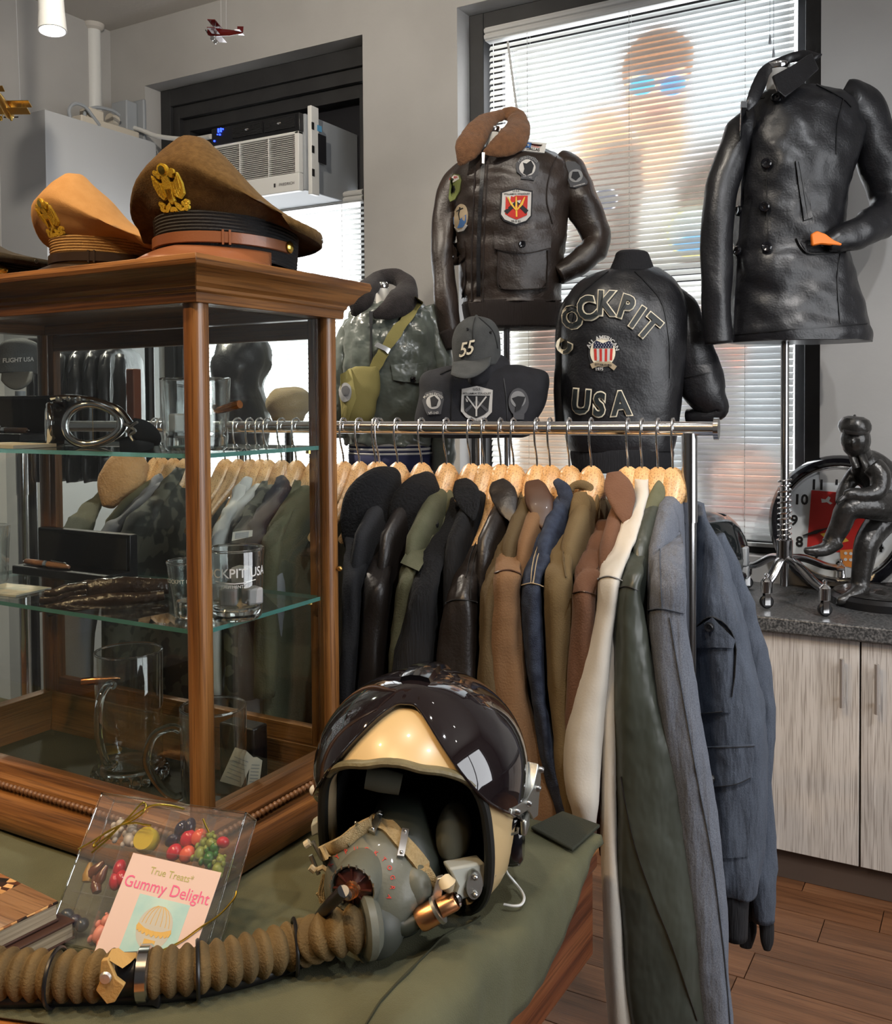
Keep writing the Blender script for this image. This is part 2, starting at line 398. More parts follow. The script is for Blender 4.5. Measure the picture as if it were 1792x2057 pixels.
# ================================================================== materials
mat('wall', (.36, .35, .335), .85, col2=(.40, .39, .375), ns=3, bump=.12, bs=60, bump2=.05, b2s=3)
mat('wallchase', (.40, .405, .41), .6, bump=.05, bs=60)
mat('ceil', (.50, .47, .43), .9, bump=.08, bs=40)
mat('reveal', (.52, .53, .53), .8)
mat('charcoal', (.022, .022, .023), .55, col2=(.03, .03, .031), ns=10, bump=.05)
mat('blackpaint', (.008, .008, .011), .5)
mat('whiteplastic', (.66, .66, .64), .4)
mat('cream_plastic', (.55, .50, .42), .5)
mat('greyplastic', (.30, .32, .34), .5)
mat('blackplastic', (.008, .008, .009), .35)
mat('blackmatte', (.010, .010, .011), .8)
mat('chrome', (.86, .86, .87), .12, 1)
mat('chromedark', (.46, .46, .47), .16, 1)
mat('steel', (.45, .45, .45), .32, 1)
mat('satinsteel', (.58, .55, .52), .38, .85)
mat('gold', (.85, .58, .12), .25, 1)
mat('brass', (.70, .45, .14), .3, 1)
mat('copper', (.62, .30, .14), .3, 1)
wood('floorwood', (.075, .030, .012), (.125, .052, .022), (.165, .075, .034), 'x', .38, .9, .25, .12)
wood('oak_x', (.058, .022, .006), (.170, .067, .016), (.285, .125, .036), 'x', .34, 1.0, .3)
wood('oak_y', (.058, .022, .006), (.170, .067, .016), (.285, .125, .036), 'y', .34, 1.0, .3)
wood('oak_z', (.058, .022, .006), (.170, .067, .016), (.285, .125, .036), 'z', .34, 1.0, .3)
wood('table_y', (.06, .016, .006), (.14, .040, .014), (.22, .075, .026), 'y', .32, .8, .35)
wood('table_x', (.20, .07, .018), (.34, .13, .035), (.45, .19, .06), 'x', .32, .8, .35)
wood('hangerwood', (.50, .27, .10), (.62, .37, .16), (.70, .46, .23), 'x', .35, 1.0, .3, .1)
wood('doorwood', (.40, .375, .35), (.47, .445, .42), (.51, .485, .46), 'z', .5, .9, 0, .04)
mat('kick', (.07, .05, .04), .5)
mat('granite', (.030, .032, .034), .35, col2=(.16, .16, .16), ns=170, nd=3, nlo=.4, nhi=.75, bump=.04, bs=200)
thin_glass('pane')
translucent('slat', (.86, .87, .86), .55)
mat('headrail', (.50, .50, .49), .4)
emit('lampglow', (1, .96, .9), 40)
emit('blueled', (.02, .05, 1), 6)

# ================================================================== room shell
WY = 3.40; CEIL = 3.26; XL = -3.86; XR = 2.1; YB = -2.6
def struct(name, mb, m, parent=None, **k):
    o = mb.build(name, m, parent, **k)
    if parent is None: o['kind'] = 'structure'; o['label'] = k.get('label', name.replace('_', ' ') + ' of the shop')
    return o
OPN = [(-3.624, -2.338, .86, 2.95), (-1.882, -.515, .86, 2.968)]
mb = MB(); xs = [XL - .2, OPN[0][0], OPN[0][1], OPN[1][0], OPN[1][1], XR + .2]
for a, b in ((0, 1), (2, 3), (4, 5)): mb.box((xs[a], WY, -.1), (xs[b], WY + .26, CEIL + .1))
for x0, x1, z0, z1 in OPN:
    mb.box((x0, WY, -.1), (x1, WY + .26, z0)); mb.box((x0, WY, z1), (x1, WY + .26, CEIL + .1))
tag(struct('wall_window', mb, 'wall', smooth=0), 'grey plaster wall with two dark framed windows')
tag(struct('wall_left', MB().box((XL - .2, YB, -.1), (XL, WY, CEIL + .1)), 'wall', smooth=0), 'grey plaster wall behind the white pipe')
tag(struct('wall_back', MB().box((XL - .2, YB - .2, -.1), (XR + .2, YB, CEIL + .1)), 'wall', smooth=0), 'plain wall at the back of the shop')
mb = MB()                                                   # right-hand wall with the shop-front opening
SFY0, SFY1, SFZ0, SFZ1 = .15, 2.45, .75, 2.75
mb.box((XR, YB, -.1), (XR + .2, SFY0, CEIL + .1)); mb.box((XR, SFY1, -.1), (XR + .2, WY, CEIL + .1))
mb.box((XR, SFY0, -.1), (XR + .2, SFY1, SFZ0)); mb.box((XR, SFY0, SFZ1), (XR + .2, SFY1, CEIL + .1))
tag(struct('wall_right', mb, 'wall', smooth=0), 'side wall with the wide shop front window')
tag(struct('ceiling', MB().box((XL - .2, YB - .2, CEIL), (XR + .2, WY + .26, CEIL + .1)), 'ceil', smooth=0), 'off white plaster ceiling')
floor = struct('floor', MB().box((XL - .2, YB - .2, -.1), (XR + .2, WY + .26, -.012)), 'kick', smooth=0); tag(floor, 'warm brown oak plank floor')
rnd = random.Random(3); row = 0; y = -.8
while y < 2.92:
    x = -2.2 - rnd.random() * 1.1
    while x < 1.6:
        L_ = .7 + rnd.random() * .8
        if x + L_ > -1.2 or True:
            MB().box((x + .0012, y + .0012, -.012), (x + L_ - .0012, y + .126 - .0012, rnd.uniform(-.0006, .0006))).build('plank', 'floorwood', floor, smooth=0)
        x += L_
    y += .126
# boxed-in chase in the corner, white pipe, window reveals
mb = MB().box((XL, 2.772, -.02), (-3.555, WY, 2.664))
tag(struct('wall_chase', mb, 'wallchase', smooth=0), 'boxed in pale grey chase in the corner below the pipe')
mb = MB()
p0 = ony(188, 120, 3.30); mb.tube([(p0.x, 3.30, 2.66), (p0.x, 3.30, CEIL)], .036, 20, False)
pp = thing('water_pipe', 'white painted vertical pipe in the ceiling corner', 'pipe', (p0.x, 3.30, 2.66))
mb.build('pipe_run', 'whiteplastic', pp); MB().lathe([(.036, CEIL - .03), (.05, CEIL - .02), (.055, CEIL)], 20, Matrix.Translation((p0.x, 3.30, 0))).build('collar', 'ceil', pp)

def window_frame(n, x0, x1, z0, z1, label):
    r = thing('window_%d' % n, label, None, (x0, WY + .1, z0), kind='structure')
    t = .066; mb = MB(); Y0, Y1 = WY + .10, WY + .19
    MB().box((x0 + .001, Y0, z0), (x0 + t, Y1, z1)).build('jamb', 'charcoal', r, bevel=.003); MB().box((x1 - t, Y0, z0), (x1 - .001, Y1, z1)).build('jamb', 'charcoal', r, bevel=.003)
    MB().box((x0 + t, Y0, z1 - .085), (x1 - t, Y1, z1 - .001)).build('head', 'charcoal', r, bevel=.003)
    MB().box((x0 + t, Y0 - .02, z0 + .001), (x1 - t, Y1, z0 + .045)).build('sill', 'charcoal', r, bevel=.003)
    return r, t
W2, t2 = window_frame(2, *OPN[1], 'large dark framed sash window behind the jackets')
x0, x1, z0, z1 = OPN[1]
zm = ony(1300, 556, WY + .18).z
for nm, a, b in (('lower_sash', z0 + .045, zm), ('upper_sash', zm - .02, z1 - .085)):
    mb = MB(); ya = WY + .15 if nm[0] == 'l' else WY + .19
    mb.box((x0 + t2, ya, a), (x0 + t2 + .04, ya + .03, b)); mb.box((x1 - t2 - .04, ya, a), (x1 - t2, ya + .03, b)); mb.box((x0 + t2 + .04, ya, a), (x1 - t2 - .04, ya + .03, a + .055)); mb.box((x0 + t2 + .04, ya, b - .05), (x1 - t2 - .04, ya + .03, b))
    s_ = mb.build(nm, 'charcoal', W2, smooth=0)
    MB().box((x0 + t2 + .04, ya + .012, a + .055), (x1 - t2 - .04, ya + .016, b - .05)).build('pane', 'pane', s_, smooth=0)
W1, t1 = window_frame(1, *OPN[0], 'dark framed window around the air conditioner')
x0, x1, z0, z1 = OPN[0]; zp = ony(690, 392, WY + .2).z
mb = MB()
for k, (i, d) in enumerate(((.066, .15), (.105, .18))):
    mb.box((x0 + i, WY + d - .03, z0 + .045), (x0 + i + .04, WY + d + .05, z1 - .085)); mb.box((x1 - i - .018, WY + d - .03, z0 + .045), (x1 - i, WY + d + .05, z1 - .085)); mb.box((x0 + i + .04, WY + d - .03, z1 - .085 - .06 * (k + 1)), (x1 - i - .018, WY + d + .05, z1 - .085 - .06 * k))
mb.build('sash_frame', 'charcoal', W1, bevel=.002)
MB().box((x0 + .14, WY + .215, zp), (x1 - .08, WY + .23, z1 - .2)).build('blank_panel', 'blackpaint', W1, smooth=0)
MB().box((x0 + .14, WY + .235, z0 + .045), (x1 - .08, WY + .239, zp)).build('pane', 'pane', W1, smooth=0)
W3 = thing('window_3', 'wide shop front window in the side wall', None, (XR, SFY0, SFZ0), kind='structure')
mb = MB(); 
for a, b in ((SFY0, SFY0 + .06), (1.27, 1.33), (SFY1 - .06, SFY1)): mb.box((XR + .06, a, SFZ0), (XR + .12, b, SFZ1))
mb.box((XR + .06, SFY0, SFZ0), (XR + .12, SFY1, SFZ0 + .06)); mb.box((XR + .06, SFY0, SFZ1 - .06), (XR + .12, SFY1, SFZ1)); mb.build('frame', 'charcoal', W3, smooth=0)
MB().box((XR + .088, SFY0, SFZ0), (XR + .092, SFY1, SFZ1)).build('pane', 'pane', W3, smooth=0)
for n_, (x0, x1, z0, z1) in enumerate(OPN): portal('portal', ((x0 + x1) / 2, WY + .27, (z0 + z1) / 2), x1 - x0, z1 - z0)
q = portal('portal', (XR + .21, (SFY0 + SFY1) / 2, (SFZ0 + SFZ1) / 2), SFY1 - SFY0, SFZ1 - SFZ0); q.rotation_euler = (PI / 2, 0, PI / 2)

# ------------------------------------------------------------------ blinds: every slat a part
def blind(label, x0, x1, yb, ztop, zbot, tilt, cords, pitch=.0225):
    r = thing('venetian_blind', label, 'blind', (x0, yb, zbot))
    mb = MB(); mb.box((x0, yb - .024, ztop - .052), (x1, yb + .02, ztop)); mb.tube([(x0, yb - .024, ztop - .014), (x1, yb - .024, ztop - .014)], .011, 8); mb.tube([(x0, yb - .024, ztop - .038), (x1, yb - .024, ztop - .038)], .011, 8)
    mb.build('headrail', 'headrail', r)
    L_ = x1 - x0 - .02; M0 = None; z = ztop - .075; k = 0
    cs = [(-.0128, -.001), (-.006, .0012), (0, .0018), (.006, .0012), (.0128, -.001)]
    while z > zbot + .03:
        a = tilt + rnd.uniform(-.02, .02)
        if M0 is None:
            mb = MB(); A = []
            for xx in (0, L_):
                A.append([(xx, c * math.cos(a) - h * math.sin(a), c * math.sin(a) + h * math.cos(a)) for c, h in cs] + [(xx, c * math.cos(a) - (h - .0006) * math.sin(a), c * math.sin(a) + (h - .0006) * math.cos(a)) for c, h in cs[::-1]])
            mb.loft(A); M0 = mb.build('slat', 'slat', None, base=(0, 0, 0)); o = M0
        else: o = M0.copy(); COL.objects.link(o)
        o.parent = r; o.location = (.01, rnd.uniform(-.0005, .0005), z - zbot); o.rotation_euler = (rnd.uniform(-.03, .03), rnd.uniform(-.0012, .0012), 0)
        z -= pitch; k += 1
    MB().box((x0 + .008, yb - .012, zbot), (x1 - .008, yb + .012, zbot + .014)).build('bottom_rail', 'headrail', r, bevel=.003)
    for c in cords:
        mb = MB()
        for dy in (-.0135, .0135): mb.tube([(c, yb + dy, ztop - .05), (c, yb + dy, zbot + .01)], .0009, 5)
        for kk in range(int((ztop - zbot) / pitch) - 3): mb.ball((c, yb - .014, ztop - .085 - kk * pitch), (.002, .0012, .0034), 6, 4)
        mb.build('ladder_cord', 'headrail', r)
    return r
xa = ony(980, 80, WY + .09).x; xb = ony(1603, 500, WY + .09).x
YBL = WY + .075
B2 = blind('white venetian blind over the large window with the poster', ony(980, 80, YBL).x, ony(1601, 500, YBL).x, YBL, ony(980, 60, YBL).z, ony(1496, 1096, YBL).z, math.radians(54), [ony(1062, 100, YBL).x, ony(1266, 100, YBL).x, ony(1499, 100, YBL).x])
mb = MB(); a = ony(1020, 84, YBL - .03); b = ony(1038, 216, YBL - .03); mb.tube([a, b, b + (b - a) * .6], .0045, 6)
mb.build('tilt_wand', 'headrail', B2)
mb = MB()
for dx, l in ((0, .22), (.012, .30)): 
    a = ony(1547, 0, YBL - .03) + Vector((dx, 0, .25)); b = Vector((a.x, a.y, ony(1547, 70, YBL - .03).z - dx * 4)); mb.tube([a, b], .001, 5); mb.lathe([(.002, .03), (.004, .02), (.005, 0)], 8, Matrix.Translation(b - Vector((0, 0, .03))))
mb.build('pull_cord', 'greyplastic', B2)
xm = ony(640, 430, YBL).x
B1 = blind('white venetian blind below the air conditioner', OPN[0][0] + .13, OPN[0][1] - .075, YBL + .05, ony(690, 388, YBL + .05).z, .95, math.radians(-12), [ony(690, 400, YBL + .05).x, -3.1])

# ------------------------------------------------------------------ window poster (a flat print hung outside the upper pane)
def blobmat(name, base, blobs, tr=.7):
    m = bpy.data.materials.new(name); m.use_nodes = True; nt = m.node_tree; N = nt.nodes; L = nt.links
    for n in list(N): N.remove(n)
    tc = N.new('ShaderNodeTexCoord'); sp = N.new('ShaderNodeSeparateXYZ'); L.new(tc.outputs['Object'], sp.inputs[0])
    col = N.new('ShaderNodeRGB'); col.outputs[0].default_value = (*base, 1); cur = col.outputs[0]
    for cx, cz, rx, rz, soft, c, rot in blobs:
        vs = []
        cr, sr = math.cos(rot), math.sin(rot)
        for (ax, az, rr) in ((cr, sr, rx), (-sr, cr, rz)):
            m1 = N.new('ShaderNodeMath'); m1.operation = 'MULTIPLY_ADD'; L.new(sp.outputs[0], m1.inputs[0]); m1.inputs[1].default_value = ax / rr; m1.inputs[2].default_value = -(cx * ax + cz * az) / rr
            m2 = N.new('ShaderNodeMath'); m2.operation = 'MULTIPLY_ADD'; L.new(sp.outputs[2], m2.inputs[0]); m2.inputs[1].default_value = az / rr; L.new(m1.outputs[0], m2.inputs[2])
            m3 = N.new('ShaderNodeMath'); m3.operation = 'MULTIPLY'; L.new(m2.outputs[0], m3.inputs[0]); L.new(m2.outputs[0], m3.inputs[1]); vs.append(m3)
        ad = N.new('ShaderNodeMath'); L.new(vs[0].outputs[0], ad.inputs[0]); L.new(vs[1].outputs[0], ad.inputs[1])
        mr = N.new('ShaderNodeMapRange'); mr.interpolation_type = 'SMOOTHSTEP'; mr.inputs[1].default_value = 1 + soft; mr.inputs[2].default_value = 1 - soft; L.new(ad.outputs[0], mr.inputs[0])
        mx = N.new('ShaderNodeMixRGB'); L.new(mr.outputs[0], mx.inputs[0]); L.new(cur, mx.inputs[1]); mx.inputs[2].default_value = (*c, 1); cur = mx.outputs[0]
    o = N.new('ShaderNodeOutputMaterial'); d = N.new('ShaderNodeBsdfDiffuse'); t = N.new('ShaderNodeBsdfTranslucent'); mx = N.new('ShaderNodeMixShader'); mx.inputs[0].default_value = tr
    L.new(cur, d.inputs[0]); L.new(cur, t.inputs[0]); L.new(d.outputs[0], mx.inputs[1]); L.new(t.outputs[0], mx.inputs[2]); L.new(mx.outputs[0], o.inputs[0])
    MT[name] = m; return m
YP = YBL + .026
pa = ony(1040, 122, YP); pb = ony(1585, 545, YP); px0, px1 = pa.x, pb.x; pz1 = ony(1300, 45, YP).z; pz0 = ony(1300, 536, YP).z
pc = Vector(((px0 + px1) / 2, YP, pz0))
def B(x, y, rx, ry, soft, c, rot=0):
    p = ony(x, y, YP); k = (ony(x + 50, y, YP).x - p.x) / 50; kz = -(ony(x, y + 50, YP).z - p.z) / 50
    c = tuple(v * .78 + .22 * .92 for v in c)
    return (p.x - pc.x, p.z - pz0, rx * k, ry * kz, soft, c, rot)
SKIN = (.80, .52, .36); JK = (.22, .15, .11)
blobs = [B(1215, 300, 60, 80, .5, (.85, .55, .33)), B(1330, 280, 55, 75, .5, (.85, .58, .36)), B(1255, 480, 120, 200, .35, JK, .1), B(1430, 520, 130, 230, .35, (.24, .17, .13), -.1),
         B(1325, 520, 45, 190, .5, (.72, .70, .66)), B(1320, 330, 30, 60, .5, (.80, .55, .38)),
         B(1320, 135, 74, 78, .12, (.36, .20, .10)), B(1318, 190, 66, 90, .15, SKIN), B(1325, 112, 70, 38, .2, (.38, .21, .10)),
         B(1290, 172, 27, 20, .15, (.10, .42, .62)), B(1352, 172, 27, 20, .15, (.12, .36, .72)), B(1320, 225, 26, 9, .4, (.66, .34, .26)), B(1320, 255, 40, 16, .5, (.60, .38, .26)),
         B(1215, 402, 27, 27, .08, (.60, .60, .62)), B(1215, 402, 23, 23, .08, (.14, .14, .17)), B(1395, 466, 58, 52, .06, (.78, .68, .30)), B(1395, 466, 52, 46, .06, (.68, .74, .74)), B(1395, 490, 44, 18, .2, (.20, .42, .62)), B(1390, 462, 34, 9, .2, (.55, .57, .56), .15)]
blobmat('poster_print', (.90, .93, .95), blobs, .75)
po = MB().box((px0, YP, pz0), (px1, YP + .003, pz1)).build('window_poster', 'poster_print', None, smooth=0, base=pc)
tag(po, 'large pale window poster of a man in sunglasses and flight jacket behind the blind', 'poster')
# lower pane poster, half hidden by the stands
pz3 = ony(1300, 604, YP).z; pz2 = .98
blobs = [B(1060, 720, 20, 200, .3, (.66, .64, .58)), B(1130, 700, 60, 160, .4, (.42, .28, .22)), B(1440, 700, 60, 90, .5, (.60, .32, .24)), B(1430, 850, 60, 160, .4, (.34, .32, .34)), B(1500, 960, 70, 60, .4, (.72, .46, .36)), B(1480, 1040, 60, 40, .4, (.66, .40, .36)), B(1090, 880, 60, 120, .4, (.62, .44, .30))]
blobmat('poster_low', (.72, .74, .76), blobs, .7)
po = MB().box((px0, YP, pz2), (px1, YP + .003, pz3)).build('window_poster', 'poster_low', None, smooth=0, base=pc)
tag(po, 'lower window poster in muted brown tones behind the blind', 'poster')

# ================================================================== counter and cabinets along the window wall
CT = .775; CFY = 2.86
ctr = MB().box((-3.35, CFY, CT - .045), (XR - .01, WY - .002, CT)).build('countertop', 'granite', None, bevel=.006)
tag(ctr, 'dark speckled countertop running along the window wall', 'countertop')
xg = ony(1728, 1500, CFY + .03).x; dz0 = ony(1550, 1702, CFY + .03).z; UW = .88
hx = [ony(1692, 1370, CFY + .005).x, ony(1762, 1380, CFY + .005).x]
hz = [(ony(1692, 1322, CFY + .005).z, ony(1692, 1420, CFY + .005).z), (ony(1762, 1333, CFY + .005).z, ony(1762, 1433, CFY + .005).z)]
where = {-1: 'pale woodgrain base cabinet mostly hidden behind the clothes rack', 0: 'pale woodgrain base cabinet with two bar handles under the bronze statue', 1: 'pale woodgrain base cabinet at the far right end of the counter', -2: 'pale woodgrain base cabinet behind the hanging jackets'}
for u in (-2, -1, 0, 1):
    c = xg + u * UW; r = thing('base_cabinet', where[u], 'cabinet', (c, CFY + .2, 0), 'base cabinets under the countertop')
    MB().box((c - UW / 2 + .001, CFY + .045, .1), (c + UW / 2 - .001, WY - .004, CT - .046)).build('carcass', 'kick', r, smooth=0)
    MB().box((c - UW / 2 + .001, CFY + .055, 0.001), (c + UW / 2 - .001, CFY + .075, .1)).build('toe_kick', 'kick', r, smooth=0)
    for s in (0, 1):
        a, b = (c - UW / 2 + .0015, c - .0025) if s == 0 else (c + .0025, c + UW / 2 - .0015)
        d = MB().box((a, CFY + .026, dz0), (b, CFY + .044, CT - .05)).build('door', 'doorwood', r, bevel=.0012)
        x = hx[s] + u * UW; m = MB(); z1, z0_ = hz[s]
        m.tube([(x, CFY - .004, z0_), (x, CFY - .004, z1)], .0065, 12)
        for z in (z0_ + .02, z1 - .02): m.tube([(x, CFY - .004, z), (x, CFY + .027, z)], .0045, 10)
        m.build('handle', 'satinsteel', d)
    MB().box((c - UW / 2 + .001, CFY + .05, .001), (c + UW / 2 - .001, CFY + .0549, dz0 - .004)).build('plinth_strip', 'kick', r, smooth=0)

# ================================================================== air conditioner
yf = 3.20
a = ony(424, 292, yf); b = ony(601, 382, yf); c0 = ony(426, 258, yf)
ax0, ax1 = a.x, b.x; az0 = b.z; azg = ony(600, 262, yf).z; azt = ony(592, 226, yf).z
r = thing('air_conditioner', 'white and black window air conditioner with blue display', 'air conditioner', ((ax0 + ax1) / 2, WY + .1, az0))
MB().box((ax0 + .004, yf + .03, az0 + .005), (ax1 + .012, WY + .21, azt)).build('case_body', 'greyplastic', r, bevel=.004)
fr = MB(); fr.box((ax0, yf, az0), (ax1, yf + .03, az0 + .075)); fr.box((ax0, yf, az0 + .075), (ax0 + .022, yf + .03, azg)); fr.box((ax1 - .022, yf, az0 + .075), (ax1, yf + .03, azg)); fr.box((ax0, yf, azg - .012), (ax1, yf + .03, azg))
g = fr.build('front_grille', 'whiteplastic', r, bevel=.003)
MB().box((ax0 + .02, yf + .02, az0 + .07), (ax1 - .02, yf + .028, azg)).build('grille_back', 'blackplastic', g, smooth=0)
n = 19; g0 = az0 + .075; gh = (azg - .014 - g0) / n; m0 = None
for k in range(n):
    if m0 is None: m0 = MB().box((ax0 + .018, yf + .002, g0 + .003), (ax1 - .018, yf + .016, g0 + gh * .62)).build('louvre', 'whiteplastic', g, smooth=0); 
    else: o = m0.copy(); COL.objects.link(o); o.location.z += k * gh
for xx in (.33, .66): MB().box((ax0 + (ax1 - ax0) * xx, yf + .001, g0), (ax0 + (ax1 - ax0) * xx + .004, yf + .018, azg - .01)).build('louvre_bar', 'whiteplastic', g, smooth=0)
pn = MB().box((ax0, yf + .003, azg), (ax1 + .004, yf + .03, azt)).build('control_panel', 'blackplastic', r, bevel=.004)
for x_0, x_1 in ((.26, .60), (.63, .96)):
    vx0, vx1 = ax0 + (ax1 - ax0) * x_0, ax0 + (ax1 - ax0) * x_1; m = MB()
    for k in range(9): zz = azg + .018 + k * (azt - azg - .03) / 9; m.box((vx0, yf - .003, zz), (vx1, yf + .004, zz + .0035))
    for k in range(13): xx = vx0 + (vx1 - vx0) * k / 12; m.box((xx - .001, yf - .001, azg + .016), (xx + .001, yf + .004, azt - .012))
    m.build('vent', 'blackmatte', pn, smooth=0)
    MB().ball(((vx0 + vx1) / 2, yf - .005, (azg + azt) / 2 + .005), (.011, .004, .005), 10, 6).build('vent_tab', 'chrome', pn)
m = MB()
for (px, py, wd, hh) in ((438, 262, 3, 8), (443, 261, 3, 8), (447, 259, 2, 3), (436, 270, 2, 2), (441, 270, 3, 3), (430, 283, 3, 3)):
    p = ony(px, py, yf - .002); m.cbox((p.x, yf + .001, p.z), (wd * .0022, .006, hh * .0022))
m.build('blue_display', 'blueled', pn, smooth=0)
# side casing that shows to the right, with slots and labels
ys1 = onx(640, 260, ax1 + .03).y
sd = MB().box((ax1 + .012, yf + .045, az0 - .01), (ax1 + .032, min(ys1, WY + .09), azt + .035)).build('side_casing', 'whiteplastic', r, bevel=.003)
m = MB()
for zz in (.2, .5, .8): m.box((ax1 + .03, min(ys1, WY + .09) - .05, az0 + (azt - az0) * zz), (ax1 + .034, min(ys1, WY + .09) - .035, az0 + (azt - az0) * zz + .03))
m.build('slot', 'blackplastic', sd, smooth=0)
MB().box((ax1 + .03, yf + .09, az0 + .13), (ax1 + .0335, yf + .145, az0 + .25)).build('rating_label', 'blackpaint', sd, smooth=0)
MT['labelblue'] = mat('labelblue', (.10, .32, .55), .5)
MB().box((ax1 + .03, yf + .085, az0 + .26), (ax1 + .0335, yf + .115, az0 + .285)).build('blue_label', 'labelblue', sd, smooth=0)
m = MB(); M_ = frame((ax1 - .105, yf - .0012, az0 + .028), (1, 0, 0), (0, 0, 1)); text(m, planemap(M_), 'FRIEDRICH', (.04, 0), (.017, 0), (0, .017), 0.0)
m.box((-.028, -.002, 0), (-.019, .014, .001), M_)
m.build('brand_lettering', 'charcoal', g, smooth=0)
# cable from the unit to the power strip on the chase
q0 = ony(424, 274, yf + .05); q1 = ony(380, 280, 3.33); q2 = ony(318, 274, 3.36); q3 = ony(285, 262, 3.36)
cab = MB().tube(catmull([tuple(q0), tuple(q1), tuple(q2), tuple(q3), tuple(ony(262, 255, 3.36))], 6), .011, 10).build('power_cable', 'whiteplastic', None)
tag(cab, 'white cable sagging from the air conditioner to the corner', 'cable')
zc = 2.664
ps = thing('power_strip', 'cream power strip lying on top of the corner chase', 'power strip', (-3.64, 3.15, zc))
MB().box((-3.67, 3.0, zc + .001), (-3.60, 3.34, zc + .045)).build('strip_body', 'cream_plastic', ps, bevel=.006)
m = MB().box((-3.69, 3.06, zc + .04), (-3.62, 3.15, zc + .10)); m.build('plug', 'cream_plastic', ps, bevel=.01)
lp = [tuple(onx(x, y, -3.63)) for x, y in ((240, 232), (225, 222), (195, 216), (172, 224), (170, 240))]
MB().tube(catmull(lp, 6), .008, 8).build('cord_loop', 'greyplastic', ps)
lp = [tuple(onx(x, y, -3.60)) for x, y in ((200, 252), (185, 232), (170, 214), (150, 208), (139, 220), (141, 236))]
MB().tube(catmull(lp, 6), .008, 8).build('cord_loop', 'greyplastic', ps)
ob = thing('outlet_box', 'grey square electrical box in the wall corner', 'outlet', tuple(ony(255, 240, WY - .06)))
p = ony(254, 238, WY - .05); MB().box((p.x - .06, WY - .09, p.z - .09), (p.x + .045, WY - .02, p.z + .075)).build('box_body', 'greyplastic', ob, bevel=.006)
MB().box((p.x + .0, WY - .02, p.z - .11), (p.x + .085, WY - .001, p.z + .09)).build('back_plate', 'greyplastic', ob, bevel=.006)
MB().tube([(p.x - .03, WY - .13, p.z - .02), (p.x - .03, WY - .09, p.z - .02)], .03, 14).build('plug', 'cream_plastic', ob)

# ================================================================== track lights
def track_head(loc, aim, label, watts, colr, ang, on=True, stem=None):
    L_ = Vector(loc); d = (Vector(aim) - L_).normalized()
    r = thing('track_light', label, 'lamp', (loc[0], loc[1], loc[2]), 'ceiling track lights')
    M_ = frame(L_, d.orthogonal(), d.cross(d.orthogonal())) @ Matrix.Identity(4)
    if M_.to_3x3() @ Vector((0, 0, 1)) != d: pass
    zdir = (M_.to_3x3() @ Vector((0, 0, 1))); sg = 1 if zdir.dot(d) > 0 else -1
    m = MB().lathe([(.0, -.13 * sg), (.028, -.13 * sg), (.041, -.115 * sg), (.043, -.06 * sg), (.0425, -.058 * sg), (.0425, -.055 * sg), (.0435, -.054 * sg), (.047, 0), (.042, .001 * sg), (.040, -.012 * sg)], 28, M_, caps=False); m.build('housing', 'whiteplastic', r)
    MB().lathe([(.0, -.011 * sg), (.041, -.011 * sg)], 28, M_, caps=False).build('lens', 'lampglow', r)
    m = MB().tube([L_ - d * .08 + Vector((0, 0, .0)), L_ - d * .08 + Vector((0, 0, .09)), Vector((loc[0], loc[1], CEIL - .03)) - Vector((d.x, d.y, 0)) * .08], .011, 10); m.build('stem', 'whiteplastic', r)
    lo = spot('lamp_light', L_ + d * .004, aim, watts, colr, ang)
    lo.parent = r; lo.location = d * .004
    return r
pl = D(105, 62, 3.25)
track_head(pl, pl + Vector((.10, -.05, -1)), 'lit white track spotlight by the ceiling at upper left', 62, NEUT, 120)
for i, (l, a_, w_, c_, g_) in enumerate(LAMPS):
    track_head(l, a_, 'white track spotlight aimed at ' + ['the front of the display case', 'the officer caps', 'the pilot helmet', 'the middle of the garment rack', 'the right end of the garment rack', 'the cabinet doors', 'the black peacoat', 'the lettered jacket', 'the upper window wall'][i], w_, c_, g_)
tr = thing('light_track', 'white ceiling track carrying the spotlights', 'track', (pl.x, pl.y, CEIL - .03))
MB().box((pl.x - .02, -1.2, CEIL - .03), (pl.x + .02, pl.y + .3, CEIL - .001)).build('rail', 'whiteplastic', tr, smooth=0)

